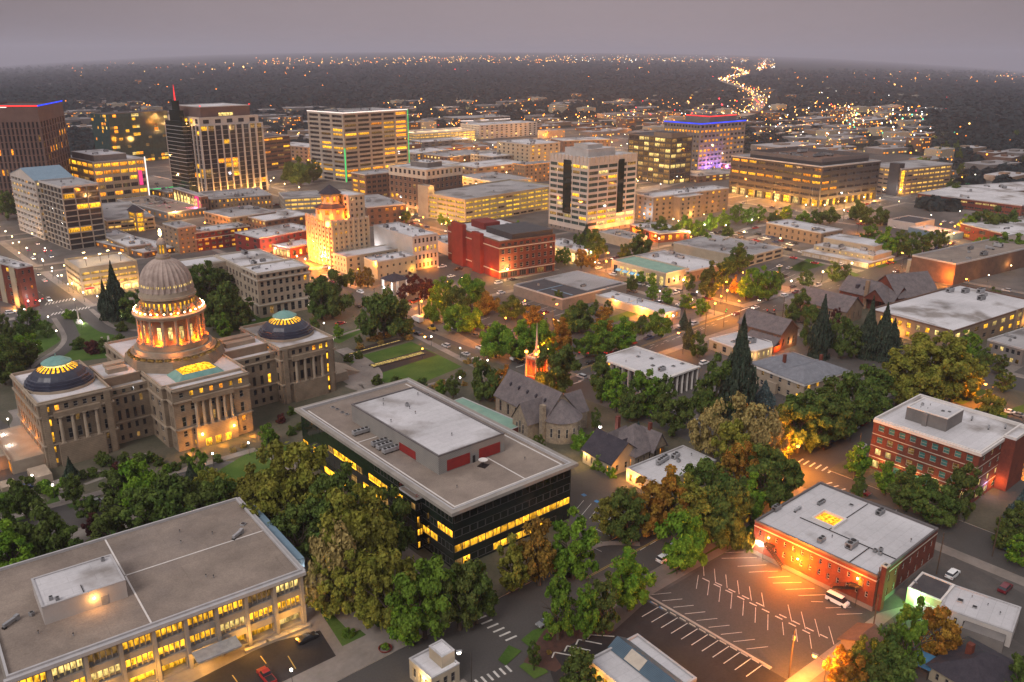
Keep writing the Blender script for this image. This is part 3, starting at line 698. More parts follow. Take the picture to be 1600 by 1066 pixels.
# ------------------------------------------------------------------ the statehouse
def HGT2(x, y, yb, zb):
    lo, hi = zb, CH-1
    for _ in range(50):
        m_ = (lo+hi)/2; p = G(x, y, m_)
        if PX((p.x, p.y, zb))[1] < yb: lo = m_
        else: hi = m_
    return lo
def sub(bd, F, R_, L, zb, yb=None, hh=None):
    z = zb+hh if hh else HGT2(F[0], F[1], yb, zb)
    f, r, l = (bd.inv(G(*q, z)) for q in (F, R_, L))
    return dict(x0=f[0], y0=f[1], x1=r[0], y1=l[1], z0=zb, z1=z)
def capitol():
    c = Bld('statehouse', 'sandstone statehouse with a tall glowing dome, two low dark domes and columned wings', 'the domed statehouse', 'statehouse', at=(47, 252), w=99, d=63, h=21.5, wall='stone', roof='roofw', trim='stone2', seed=3)
    def col(m, ww=.5, lit=.1, cl='ly lo'):
        k = dict(m=m, ww=ww, lit=lit, cls=cl, d=.35, e=1.2, fr='framew')
        return [fs(1, z0=.2, z1=3.6, wh=.5, **k), fs(1, z0=3.7, z1=7.1, wh=.6, **k), fs(1, z0=7.5, z1=12.1, wh=.72, **{**k, 'sill': .12}), fs(1, z0=12.2, z1=16.3, wh=.55, **k), fs(1, z0=17, z1=20.4, wh=.5, **k)]
    n0 = 0
    for (x0, x1, lt) in ((0, 20.8, 0), (77.6, 99, 1)):
        c.block(x0, 15.5, x1, 48, 0, 21.5, S=col(7), Wf=col(9, lit=.75 if x0 == 0 else .1), par=.9, trim='stone2')
        for i in range(n0, len(c.wins)):
            w = c.wins[i]
            if abs(w[1]) < .1 and ((lt == 0 and w[0][0] < 3.5) or (lt == 1 and w[0][0] > 95.5)): c.wins[i] = w[:4]+('ly',)+w[5:]
        n0 = len(c.wins)
        c.belt([7.1, 16.4, 20.5], x0, 15.5, x1, 48, .5, .45, 'stone2')
        b = MB()
        xm = (x0+x1)/2
        b.box(xm-6.6, 14.2, 0, xm+6.6, 15.497, 7.3); b.box(xm-6.6, 14.2, 15.8, xm+6.6, 15.497, 17.6)
        for s_ in (-1, 1): b.box(xm+s_*8.9-.9, 14.9, 0, xm+s_*8.9+.9, 15.497, 20.4)
        b.build('portico', ['stone'], c.root)
        for i in range(4):
            q = MB(); q.cyl(0, 0, 0, 8.2, .58, .48, 12); q.box(-.7, -.7, -.3, .7, .7, 0); q.box(-.7, -.7, 8.2, .7, .7, 8.5); q.build('column', ['stone2'], c.root, (xm-5.1+i*3.4, 14.8, 7.6), smooth=False)
        # low dome
        cy = 31.7; b = MB()
        b.lathe(xm, cy, [(10.25, 20.6), (10.25, 21.4), (9.9, 21.4)], 48, 0)
        pr = [(9.9, 21.4), (9.9, 22.1), (9.4, 22.15), (9.3, 22.9), (8.8, 22.95), (8.6, 23.7), (8.0, 23.8), (7.1, 24.9), (6.0, 25.8)]
        b.lathe(xm, cy, pr, 48, 1, ridge=.022, every=4)
        d = b.build('low_dome', ['stone2', 'domeglass'], c.root)
        b = MB()
        for i in range(24):
            a, a2 = 2*math.pi*i/24, 2*math.pi*(i+.55)/24
            P = lambda r, z, t: (xm+r*math.cos(t), cy+r*math.sin(t), z)
            b.poly([P(5.9, 25.84, a), P(5.9, 25.84, a2), P(3.9, 26.95, a2), P(3.9, 26.95, a)], 0)
            a3 = 2*math.pi*(i+1)/24
            b.poly([P(6.0, 25.8, a2), P(6.0, 25.8, a3), P(3.9, 27.0, a3), P(3.9, 27.0, a2)], 1)
        b.lathe(xm, cy, [(3.9, 26.95), (3.8, 27.7)], 24, 2)
        b.build('skylight_ring', ['ly', 'domeglass', 'lp'], d)
        b = MB(); b.lathe(xm, cy, [(4.5, 27.6), (4.4, 27.9), (2.3, 29.0), (.3, 29.5), (.12, 30.4), (0, 30.6)], 24, 0, ridge=-.03); b.build('copper_cap', ['copper'], d)
    for (x0, x1) in ((20.9, 33), (60.6, 77.5)):
        c.block(x0, 19.5, x1, 44, 0, 19.2, S=[dict(q, m=4 if x1 < 40 else 5) for q in col(4, .4, .16)][:4]+[fs(1, 4, z0=16.6, z1=18.4, ww=.4, wh=.7, lit=.05)], Wf=None, par=.8, trim='stone2')
        c.belt([7.1, 16.2], x0, 19.5, x1, 44, .45, .3, 'stone2')
        c.block(x0+.5, 24, x1-.5, 40, 18.4, 21.4, wall='tan', par=.3, trim='stone2')
        c.bx('rooftop_monitor', 'stone2', (x0+3, 28, 21.1, x1-3, 31, 22.6), (x0+4, 34, 21.1, x1-2, 37, 22.3))
    c.block(33, 6, 60.5, 62, 0, 21.3, S=None, Wf=col(9, .4, .04), par=.8, trim='stone2')
    c.block(34.3, 1, 59.2, 5.9, 0, 21.3, S=col(7, .4, .05), Wf=col(2, .4, .0), E=None, par=.8, trim='stone2')
    for z in (7.1, 16.4, 20.3):
        c.bx('cornice', 'stone2', (34, .55, z, 59.5, .997, z+.5), (33.85, .55, z, 34.297, 5.9, z+.5), (32.6, 6, z, 32.997, 62, z+.5), (32.6, 5.6, z, 33.84, 5.997, z+.5), (59.203, .55, z, 59.65, 5.9, z+.5))
    c.bx('portico_base', 'stone', (40, -.4, 0, 53.5, .997, 7.4)); c.bx('entablature', 'stone', (40, -.4, 15.9, 53.5, .546, 17.5))
    for i in range(6):
        q = MB(); q.cyl(0, 0, 0, 8.2, .55, .46, 12); q.box(-.65, -.65, -.3, .65, .65, 0); q.box(-.65, -.65, 8.2, .65, .65, 8.5); q.build('column', ['stone2'], c.root, (41+i*2.3, .3, 7.7))
    # glass hip skylight on the central roof
    b = MB(); O_ = [(38.5, 7, 20.55), (54.5, 7, 20.55), (54.5, 17, 20.55), (38.5, 17, 20.55)]; I_ = [(41, 8.8, 22.4), (52, 8.8, 22.4), (52, 15.2, 22.4), (41, 15.2, 22.4)]
    for i in range(4): b.poly([O_[i], O_[(i+1) % 4], I_[(i+1) % 4], I_[i]])
    b.build('skylight_base', ['copper'], c.root)
    b = MB(); hip(b, 41, 8.8, 52, 15.2, 22.42, 24.0, over=-.02, mi=0, ridge=2.6)
    b.build('skylight', ['ly'], c.root)
    # great dome
    X, Y = 47, 31.5; b = MB()
    b.cyl(X, Y, 20.4, 24.2, 16.5, 15.6, 8, a0=math.pi/8, mi=0); b.cyl(X, Y, 24.2, 25.0, 13.8, 13.8, 48, mi=0); b.cyl(X, Y, 25.0, 26.4, 12.6, 12.6, 48, mi=1)
    b.cyl(X, Y, 26.4, 28.4, 11.5, 11.5, 48, mi=0); b.cyl(X, Y, 28.4, 37.2, 8.9, 8.9, 32, mi=0, cap=False)
    b.cyl(X, Y, 37.0, 37.8, 11.2, 11.3, 48, mi=1); b.cyl(X, Y, 37.8, 38.3, 11.8, 11.8, 48, mi=1)
    b.poly([(X+11.2*math.cos(-t), Y+11.2*math.sin(-t), 37.0) for t in [2*math.pi*i/48 for i in range(48)]], 1)
    b.cyl(X, Y, 38.3, 43.2, 8.5, 8.3, 40, mi=0); b.cyl(X, Y, 43.2, 44.0, 9.1, 9.1, 48, mi=1); b.cyl(X, Y, 44, 45.4, 8.6, 8.4, 48, mi=1)
    dr = b.build('dome_drum', ['stone', 'stone2'], c.root)
    b = MB()
    for i in range(32):
        a, a2 = 2*math.pi*(i+.12)/32, 2*math.pi*(i+.88)/32
        P = lambda r, z, t: (X+r*math.cos(t), Y+r*math.sin(t), z)
        b.poly([P(15.0, 24.35, a), P(15.0, 24.35, a2), P(13.9, 24.95, a2), P(13.9, 24.95, a)], 0)
    b.build('skylight_ring', ['ld'], dr)
    for i in range(16):
        a = 2*math.pi*(i+.5)/16
        q = MB(); q.cyl(0, 0, 0, 7.9, .5, .42, 12); q.box(-.6, -.6, -.35, .6, .6, 0); q.box(-.6, -.6, 7.9, .6, .6, 8.3); q.build('column', ['stone2'], dr, (X+10.4*math.cos(a), Y+10.4*math.sin(a), 28.75), rz=a)
        a = 2*math.pi*i/16
        me = pane('p', 1.5, 4.6, 'lp' if i % 2 else 'lshop', 'frame')
        put('window', me, dr, (X+8.93*math.cos(a), Y+8.93*math.sin(a), 29.6), a+math.pi/2)
        q = MB(); q.obox((0, 0, 0), (.9, 0, .9), (0, .22, 0), (-.25, 0, .25)); q.obox((-.2, 0, 1.2), (.5, 0, .5), (0, .22, 0), (-.3, 0, .3))
        for k in (0, .5):
            a = 2*math.pi*(i+k)/16
            put('bracket', q.mesh('bracket', ['stone2']) if not bpy.data.meshes.get('bracket') else bpy.data.meshes['bracket'], dr, (X+9.3*math.cos(a), Y+9.3*math.sin(a), 39.2), a)
            me = pane('p', .8, 2.6, 'ly')
            a2 = 2*math.pi*(i+k+.25)/16
            put('window', me, dr, (X+8.52*math.cos(a2), Y+8.52*math.sin(a2), 39.6), a2+math.pi/2)
    gm = MB(); gm.lathe(0, 0, [(0, -.3), (.26, -.15), (.3, 0), (.26, .15), (0, .3)], 8); ge = gm.mesh('globe', ['e_warm'], True)
    for i in range(32):
        a = 2*math.pi*(i+.5)/32; put('rim_lamp', ge, dr, (X+11.0*math.cos(a), Y+11.0*math.sin(a), 39.3))
    b = MB(); pr = [(8.25, 45.4), (8.1, 46)]+[(8.0*math.cos(t), 46+9.9*math.sin(t)**.95) for t in [i*math.pi/2/13*.9 for i in range(1, 14)]]
    b.lathe(X, Y, pr, 84, 0, ridge=.06, every=3); ds = b.build('dome_shell', ['domestone'], c.root, smooth=False)
    om = MB(); om.cyl(0, 0, 0, .16, .52, n=10); oe = om.mesh('oculus', ['lshop'])
    for i in range(28):
        a = 2*math.pi*i/28; o = put('oculus_window', oe, ds, (X+8.08*math.cos(a), Y+8.08*math.sin(a), 47.4)); o.rotation_euler = (0, math.pi/2-.16, a)
    b = MB(); zt = pr[-1][1]; b.cyl(X, Y, zt-.3, zt+.5, 2.3, 2.4, 24, mi=0); b.cyl(X, Y, zt+.5, zt+1.3, 2.0, 2.0, 16, mi=1)
    for i in range(8):
        a = 2*math.pi*(i+.5)/8; b.cyl(X+1.25*math.cos(a), Y+1.25*math.sin(a), zt+1.3, zt+4.4, .2, n=6, mi=0)
    b.cyl(X, Y, zt+4.4, zt+4.8, 1.6, 1.6, 16, mi=0); b.lathe(X, Y, [(1.5, zt+4.8), (1.3, zt+5.6), (.8, zt+6.3), (.25, zt+6.7), (.2, zt+7.2)], 16, 1)
    la = b.build('lantern', ['stone2', 'domestone'], ds)
    b = MB(); b.cyl(X, Y, zt+1.5, zt+4.2, .75, .75, 8); b.build('lantern_light', ['ly'], ds)
    b = MB(); b.lathe(X, Y, [(.1, zt+7.2), (.55, zt+7.8), (.35, zt+8.4), (.5, zt+8.8), (.1, zt+9.6)], 8); b.build('glowing_gilded_finial', ['e_warm'], ds)  # no lamp: the finial's golden lighting is put into a glowing material
    # terraces and stairs at the west front
    b = MB(); b.box(-9, 18, 0, -.05, 46, 4.2)
    for k in range(12): b.box(-9-(k+1)*.8, 25, 0, -9-k*.8-.002, 39, 3.9-k*.33)
    b.box(-19, 23.4, 0, -9.01, 24.9, 4.6); b.box(-19, 39.1, 0, -9.01, 40.6, 4.6); b.box(-9.3, 18, 4.2, -8.9, 46, 5.1)
    b.box(-6, 6, 0, -1, 14, 2.6); b.box(-14, 8, 0, -10, 13, 1.4)
    b.build('entrance_stair', ['stone2'], c.root)
    me = pane('p', 3.2, 4, 'lo'); put('door', me, c.root, (-9.06, 20.6, .1), -math.pi/2)
    b = MB(); b.box(97+2.05, 22, 0, 108, 42, 3.6); [b.box(108+k*.8, 26, 0, 108.8+k*.8-.002, 38, 3.3-k*.33) for k in range(10)]
    b.build('entrance_stair', ['stone2'], c.root)
    me = pane('p', 2.2, 2.8, 'ly')
    for x in (43.5, 46.7, 50): put('door', me, c.root, (x, -.44, .2), 0)
    for i in range(10):
        a = 2*math.pi*(i+.25)/10; light(dr, (X+9.9*math.cos(a), Y+9.9*math.sin(a), 29.3), (1, .20, .006), 470, .3)
        light(dr, (X+9.9*math.cos(a), Y+9.9*math.sin(a), 38.9), (1, .20, .006), 130, .3)
    for i in range(6):
        a = 2*math.pi*i/6-1.9; light(dr, (X+15*math.cos(a), Y+15*math.sin(a), 26), (1, .45, .15), 160, .3)
    light(c.root, (-1.2, 24, 8), (1, .40, .03), 75, .4); light(c.root, (-1.2, 32, 8), (1, .40, .03), 75, .4); light(c.root, (-1.2, 40, 8), (1, .40, .03), 75, .4); light(c.root, (-12, 21, 2), (1, .38, .04), 40, .4)
    for x in (41.5, 52): light(c.root, (x, -2.2, 4.6), (1, .55, .08), 260, .2)
    for x in (36, 46.7, 57): light(c.root, (x, -3, 1.2), (1, .5, .06), 130, .2)
    gm = MB(); gm.cyl(0, 0, -.3, .3, .25, .3, 8)
    for x in (41.5, 52): put('wall_lantern', gm.mesh('wall_lantern', ['e_warm']), c.root, (x, -1.0, 4.9))
    c.finish()
capitol()
# ------------------------------------------------------------------ near buildings
PZ = PANES
def fin_pane(w, h, mat):
    key = ('fin', w, h, mat)
    if key not in PANES:
        b = MB(); b.poly([(-w/2, 0, 0), (w/2, 0, 0), (w/2, 0, h), (-w/2, 0, h)], 0)
        n = max(2, int(w/1.05))
        for i in range(n+1): b.box(-w/2+w*i/n-.09, -.35, 0, -w/2+w*i/n+.09, 0, h, 1)
        for i in range(n): b.box(-w/2+w*(i+.15)/n, -.1, 0, -w/2+w*(i+.85)/n, -.02, h*.28, 2)
        PANES[key] = b.mesh('window', [mat, 'concrete', 'frame'])
    return PANES[key]
# beige office, bottom left
b1 = Bld('office_block', 'long beige concrete office with rows of lit windows and a white penthouse', 'the long beige office', F=(10, 1057), R=(478, 898), T=(360, 788), h=13.6, wall='concrete', roof='gravel', seed=5)
n = 9
b1.block(S=[dict(fs(1, n, z0=.3, z1=3.8, ww=.8, wh=.7, sill=.1, lit=.9, cls='lshop ly', k='r', d=1.6, e=.3)), dict(fs(2, n, z0=3.9, z1=12.2, ww=.86, wh=.66, sill=.2, lit=.9, cls='ly ly lp', k='x', d=.7, e=.3))],
         E=[fs(3, 5, z0=.3, z1=12.2, ww=.6, wh=.6, lit=.2, k='r')], par=.6)
keep = []
for w in b1.wins:
    if w[5] == 'x':
        wd = round(w[2]*10)/10; put('window', fin_pane(wd, round(w[3]*10)/10, w[4]), b1.root, w[0], w[1])
    else: keep.append(w)
b1.wins = keep; b1.finish()
for k in range(n+1):
    x = .3+(b1.w-.6)*k/n; b1.bx('pier', 'concrete', (x-.35, -.55, 0, x+.35, -.003, 12.4)) if 0 < k < n else b1.bx('pier', 'concrete', (max(0, min(b1.w-.7, x-.35)), -.55, 0, max(.7, min(b1.w, x+.35)), -.003, 12.4))
b1.bx('roof_edge', 'trim', (-.6, -.9, 12.4, b1.w+.6, -.05, 13.2), (b1.w+.05, -.05, 12.4, b1.w+.9, b1.d+.5, 13.2))
q = sub(b1, (65, 949), (197, 908), (42.5, 906), b1.h-.6, 977)
b1.block(**q, wall='white', roof='roofw', par=.25, wname='penthouse_wall', rname='penthouse_roof')
zt = q['z0']; xm = (q['x0']+q['x1'])/2
b1.bx('penthouse_door', 'metal', (q['x0']+q['w'] if False else q['x1']-5, q['y0']-.06, zt, q['x1']-3.6, q['y0']-.003, zt+2.1))
gm = MB(); gm.box(-.2, -.25, -.15, .2, 0, .15); put('wall_lamp', gm.mesh('wall_lamp', ['e_warm']), b1.root, (xm+1.5, q['y0']-.02, zt+2.4)); light(b1.root, (xm+1.5, q['y0']-.9, zt+2.3), (1, .6, .2), 80, .1)
for (x, y) in ((q['x0']+2, q['y0']+2), (q['x0']+3, q['y0']+1), (q['x1']-2, q['y1']-1.5)): b1.unit(x, y, q['z1']-.24, 1, 0, .7)
b1.bx('roof_duct', 'black', (xm-.1, q['y0']+.5, q['z1']-.2, xm+.05, q['y0']+3.6, q['z1']))
zr = b1.h-.6
def rpx(bd, p, z): return bd.inv(G(*p, z))
b1.bx('roof_seam', 'trimw', (rpx(b1, (167, 851), zr)[0], .5, zr+.003, rpx(b1, (167, 851), zr)[0]+.35, b1.d-.5, zr+.1), (q['x1']+1, rpx(b1, (300, 880), zr)[1]+3.5, zr+.003, b1.w-.5, rpx(b1, (300, 880), zr)[1]+3.8, zr+.1))
for p, k in (((372, 838), 3), ((380, 820), 4), ((281, 832), 5), ((283, 849), 5), ((332, 835), 5), ((322, 902), 5), ((334, 903), 5), ((60, 990), 5), ((115, 994), 5), ((50, 962), 1), ((18, 975), 3)):
    x, y = rpx(b1, p, zr); b1.unit(x, y, zr+.003, k, .6, .8)
b1.bx('side_canopy', 'tealroof', (b1.w+.95, 6, 9.8, b1.w+3.2, b1.d-4, 12.2))
for k in range(5): light(b1.root, (b1.w*(.25+.17*k), -3, 3.2), (1, .62, .1), 420, .3)
b1.bx('entrance_canopy', 'metal', (b1.w*.56, -4.5, 3.7, b1.w*.72, -.6, 4.1))
for k in range(3):
    a = b1.w*(.74+.085*k); b1.bx('planter', 'concrete', (a, -2.6, 0, a+5.2, -1.6, .8))
# black glass office
b2 = Bld('glass_office', 'black glass office block with gravel roof and grey penthouse', 'the black glass office', F=(707.8, 796), R=(895, 723.8), L=(466.4, 639), yb=892, wall='gb', roof='gravel', trim='trim', seed=8)
kw = dict(ww=.95, wh=.5, sill=.2, d=.05, g='gb', k='r', fr='trimd', cls='ly', e=.2)
b2.block(S=fs(4, 16, lit=.0, rows={0: .3, 1: .93, 2: .0, 3: .0}, **kw), Wf=fs(4, 24, lit=0, rows={0: .12, 1: .4, 2: .35, 3: 0}, **kw), par=.8)
b2.bx('roof_edge', 'concrete', (-1.4, -1.4, b2.h-1.0, b2.w+1.4, -.06, b2.h-.1), (-1.4, -.06, b2.h-1.0, -.06, b2.d+1.4, b2.h-.1), (b2.w+.06, -.06, b2.h-1.0, b2.w+1.4, b2.d+1.4, b2.h-.1), (-.06, b2.d+.06, b2.h-1.0, b2.w+.06, b2.d+1.4, b2.h-.1))
b2.finish()
q = sub(b2, (685, 712.4), (790, 677.7), (548.7, 631.3), b2.h-.8, 742.5)
b2.block(**q, wall='clad', roof='roofw', trim='trimd', par=.35, wname='penthouse_wall', rname='penthouse_roof')
x0, y0, x1, y1, z0, z1 = (q[k] for k in ('x0', 'y0', 'x1', 'y1', 'z0', 'z1')); L = x1-x0; D = y1-y0
b2.bx('louvred_panel', 'reddoor', (x0+L*.12, y0-.08, z0+.3, x0+L*.46, y0-.003, z0+3.4)); b2.bx('louvred_panel', 'reddoor', (x0+L*.6, y0-.08, z0+.3, x0+L*.93, y0-.003, z0+3.4))
b2.bx('louvred_panel', 'reddoor', (x0-.08, y0+D*.24, z0+.2, x0-.003, y0+D*.42, z0+2.6))
b2.bx('penthouse_door', 'black', (x0+L*.5, y0-.06, z0, x0+L*.54, y0-.003, z0+2.1))
for p in ((599, 625), (599, 632), (636, 633), (611, 658), (706, 679), (649, 645), (640, 637), (669, 617), (653, 616)):
    x, y = rpx(b2, p, z1); b2.unit(x, y, z1-.34, 5 if p[0] != 636 else 1, 0, .9)
zr = b2.h-.8
for p, k, s_ in (((564, 678), 2, .85), ((594, 695), 2, .85), ((602, 700), 2, .85), ((611, 706), 2, .85), ((520, 637), 4, .7), ((527, 640), 4, .7), ((535, 645), 4, .7), ((542, 648), 4, .7), ((714, 762), 5, .8), ((820, 718), 5, .8)):
    x, y = rpx(b2, p, zr); b2.unit(x, y, zr+.003, k, 0 if k == 2 else 0, s_)
b2.bx('roof_seam', 'trimw', (1.6, 1.6, zr+.003, b2.w-1.6, 2.0, zr+.1), (1.6, 2.0, zr+.003, 2.0, b2.d-1.6, zr+.1), (b2.w-2, 2.0, zr+.003, b2.w-1.6, b2.d-1.6, zr+.1), (2, y0+D*.68, zr+.003, x0-.1, y0+D*.68+.3, zr+.1), (b2.w*.62, 2.0, zr+.003, b2.w*.62+.3, y0-.2, zr+.1))
x, y = rpx(b2, (755, 728), zr); b = MB(); b.box(-1.2, -1.2, 0, 1.2, 1.2, .15, 1); b.tube((0, 0, .1), (0, 0, 1.4), .12, mi=1)
b.lathe(0, 0, [(0, 1.3), (.7, 1.42), (1.25, 1.75), (1.3, 1.8), (.7, 1.5), (0, 1.38)], 16, 0)
o = b.build('satellite_dish', ['trimw', 'black'], b2.root, (x, y, zr+.003)); o.rotation_euler = (0, 0, .4)
p1, p2 = rpx(b2, (620, 763), zr-1.5), rpx(b2, (649.5, 781), zr-1.5)
b2.block(p2[0], min(p2[1], p1[1]), .0-.06, max(p1[1], p2[1]), 0, zr-1.5, S=fs(4, 2, lit=.3, **kw), Wf=fs(4, 4, lit=.1, **kw), par=.3, wname='stair_bay_wall', rname='stair_bay_roof')
b = MB(); ya, yb_ = min(p2[1], p1[1]), max(p1[1], p2[1])
for z in (-.9, -.4): b.box(p2[0]+.2, ya+.2, zr+z, .0, ya+.3, zr+z+.12); b.box(p2[0]+.2, yb_-.3, zr+z, 0, yb_-.2, zr+z+.12)
b.build('guard_rail', ['reddoor'], b2.root); b2.finish()
# brick office, four storeys
b3 = Bld('brick_office', 'four storey red brick office with teal windows, white roof and stair tower', 'the four storey brick office', F=(1532.5, 706.3), R=(1591.6, 660.3), L=(1369.7, 651), h=16.5, wall='brick', roof='roofw', trim='trimw', seed=2)
kw = dict(wh=.5, sill=.24, g='teal', cls='lp', fr='limes', e=.9)
b3.block(S=[fs(1, 5, z0=0, z1=4, ww=.5, lit=.3, **kw), fs(3, 5, z0=4, z1=15.6, ww=.3, lit=.05, **kw)], Wf=[fs(1, 9, z0=0, z1=4, ww=.62, wh=.6, sill=.14, lit=.5, cls='ly lp', g='teal', k='r'), fs(3, 9, z0=4, z1=15.6, ww=.55, lit=.05, rows={0: .45, 1: .22, 2: 0}, **kw)], par=1.0)
b3.belt([3.9, 7.5, 11.3], th=.25, out=.06, mat='limes'); b3.belt([15.3], th=.9, out=.55, mat='trimw')
b3.block(b3.w*.52, -3.4, b3.w*.9, -.07, 0, 17.2, E=fs(4, 1, ww=.4, wh=.4, g='g', lit=0), par=.8, wname='stair_tower_wall', rname='stair_tower_roof')
q = sub(b3, (1481, 654), (1506, 639), (1416.6, 635), 15.5, 675)
b3.block(**q, wall='dconc', roof='roofw', par=.3, wname='penthouse_wall', rname='penthouse_roof'); b3.units(4, q['z1']-.3, q['x0'], q['y0'], q['x1'], q['y1'], .6, (4, 5, 5, 1)); b3.finish()
q0 = b3.inv(G(1450, 645, q['z1'])); b3.bx('chimney', 'dconc', (q['x0']-.9, q['y0']+(q['y1']-q['y0'])*.45, 15.5, q['x0']-.003, q['y0']+(q['y1']-q['y0'])*.45+1.3, q['z1']-.4))
for (x, y) in ((b3.w*.7, 6), (b3.w*.85, 3), (b3.w*.8, 12)): b3.unit(x, y, 15.503, 3, .3, .5)
light(b3.root, (b3.w*.45, -1.5, 3), (1, .4, .12), 170, .2); light(b3.root, (b3.w*.3, -1.0, 3.4), (.6, .5, 1), 60, .1)
for i in range(4): light(b3.root, (-1.2, b3.d*(.35+.17*i), 3.2), (1, .75, .3), 90, .2)
# low brick block beside the parking lot
b4 = Bld('brick_block', 'two storey red brick block with grey stained roof, fire stairs and chimney', 'the brick block by the parking lot', F=(1370.9, 899.5), R=(1465.4, 824.6), L=(1180, 812), h=9.6, wall='brick', roof='roofw', trim='trimd', seed=12)
b4.block(S=[fs(1, 8, z0=0.4, z1=4.4, ww=.3, wh=.5, lit=.05, fr='framew'), fs(1, 8, z0=4.4, z1=8, ww=.3, wh=.5, lit=.12, fr='framew')], Wf=[fs(1, 14, z0=0, z1=2, ww=.35, wh=.35, lit=0), fs(1, 13, z0=2.2, z1=5.2, ww=.3, wh=.5, lit=.02, fr='framew'), fs(1, 13, z0=5.2, z1=8, ww=.3, wh=.48, lit=.12, cls='lo ly', fr='framew')], par=.6)
b4.belt([7.9], th=.3, out=.06, mat='limes'); b4.bx('plinth', 'dconc', (-.08, -.08, 0, b4.w+.08, -.003, 1.3), (-.08, -.003, 0, -.003, b4.d, 1.3)); b4.finish()
b4.bx('chimney', 'brick', (1.2, -1.3, 0, 2.8, -.1, 11.6)); b4.bx('chimney_cap', 'limes', (1.1, -1.4, 11.6, 2.9, 0, 11.9)); b4.bx('flue_opening', 'black', (1.6, -1.0, 11.9, 2.4, -.4, 11.95))
zr = 9.0
for p, k, s_ in (((1283, 787), 2, .5), ((1213, 797), 0, .8), ((1375, 803), 0, .8), ((1246, 798), 3, .6), ((1281, 848), 1, 1.1), ((1285, 845), 1, 1.1), ((1330, 855), 0, 1), ((1367, 863), 1, .8), ((1376, 861), 1, .8), ((1375, 867), 1, .8), ((1423, 847), 5, 1), ((1300, 840), 5, .8), ((1350, 770), 5, 1), ((1400, 800), 5, 1), ((1330, 790), 4, .7)):
    x, y = rpx(b4, p, zr); b4.unit(x, y, zr+.003, k, 0, s_)
a = rpx(b4, (1295, 813), zr); b = MB()
b.box(a[0]-3.2, a[1]-3.2, zr, a[0]+3.2, a[1]-2.7, zr+.7); b.box(a[0]-3.2, a[1]+2.7, zr, a[0]+3.2, a[1]+3.2, zr+.7); b.box(a[0]-3.2, a[1]-2.7, zr, a[0]-2.7, a[1]+2.7, zr+.7); b.box(a[0]+2.7, a[1]-2.7, zr, a[0]+3.2, a[1]+2.7, zr+.7)
lw = b.build('light_well', ['trimw'], b4.root); b = MB(); b.poly([(a[0]-2.7, a[1]-2.7, zr+.06), (a[0]+2.7, a[1]-2.7, zr+.06), (a[0]+2.7, a[1]+2.7, zr+.06), (a[0]-2.7, a[1]+2.7, zr+.06)]); b.build('well_glazing', ['lo'], lw)
b4.bx('roof_pipe', 'black', (b4.w*.33, .6, zr+.1, b4.w*.33+.18, b4.d*.8, zr+.25), (.7, b4.d*.22, zr+.1, b4.w*.33-.02, b4.d*.22+.18, zr+.25), (b4.w*.34, b4.d*.55, zr+.1, b4.w-1, b4.d*.55+.15, zr+.25))
for y0, y1, z0, z1 in ((b4.d*.10, b4.d*.30, 2.0, 5.2), (b4.d*.70, b4.d*.87, 1.2, 5.2)):
    b = MB(); up = y0 < 8
    ya, yb_ = (y0, y1) if up else (y1, y0)
    b.box(-1.6, min(ya, ya+(2.4 if ya < yb_ else -2.4)), z1-.15, -.1, max(ya, ya+(2.4 if ya < yb_ else -2.4)), z1, bot=True)
    for k in range(14):
        t = k/14; y = ya+(yb_-ya)*t; z = z1-(z1-z0)*t; b.box(-1.5, y-.15, z-.08, -.3, y+.15, z, bot=True)
    for x in (-1.6, -.3):
        b.tube((x, ya, z1+.9), (x, yb_, z0+.9), .06); b.tube((x, ya, z1-.1), (x, yb_, z0-.1), .1)
        for k in range(5): b.tube((x, ya+(yb_-ya)*k/4, z1-(z1-z0)*k/4), (x, ya+(yb_-ya)*k/4, z1-(z1-z0)*k/4+.9), .04)
    b.tube((-1.5, yb_, 0), (-1.5, yb_, z0), .08); b.tube((-1.5, ya, 0), (-1.5, ya, z1), .08)
    b.build('fire_stair', ['black'], b4.root)
    put('door', pane('p', 1.1, 2.1, 'lo'), b4.root, (-.1, ya+.2, z1+.02), -math.pi/2)
b4.bx('signboard', 'trimw', (-.2, b4.d*.9, 3.4, -.09, b4.d*.97, 4.6))
for (y, z, pw) in ((b4.d*.93, 3.4, 700), (b4.d*.86, 6.6, 330), (b4.d*.6, 4.6, 4800), (b4.d*.13, 6.8, 420)):
    put('wall_lamp', bpy.data.meshes['wall_lamp'], b4.root, (-.14, y, z), -math.pi/2); light(b4.root, (-1.3 if pw < 2000 else -3.2, y, z), (1, .30, .02) if pw != 700 else (.9, .7, .5), pw, .15)
# flat roofed shed with the green lamp, and the pale workshop next to it
b5 = Bld('garage_shed', 'low shed with dark flat roof and a green lit wall beside the brick block', 'the green lit shed', 'shed', F=(1471, 938.8), L=(1417.5, 918.8), T=(1446, 893.8), R=(1496, 915), h=4.4, wall='cream', roof='roofd', trim='trimw', seed=4)
b5.block(par=.3); b5.bx('garage_door', 'trimw', (-.07, b5.d*.3, .1, -.003, b5.d*.75, 2.6))
put('wall_lamp', bpy.data.meshes['wall_lamp'], b5.root, (-.05, b5.d*.72, 3.3), -math.pi/2); light(b5.root, (-1.2, b5.d*.72, 3.2), (.3, 1, .25), 900, .12)
b = MB(); b.obox((-2.2, b5.d*.25, 2.5), (2.2, 0, -.35), (0, 2.2, 0), (.02, 0, .08)); b.build('lean_to_roof', ['trimw'], b5.root)
for y in (.12, .38): b5.bx('post', 'trimw', (-4.2, b5.d*y, 0, -4.05, b5.d*y+.15, 2.15))
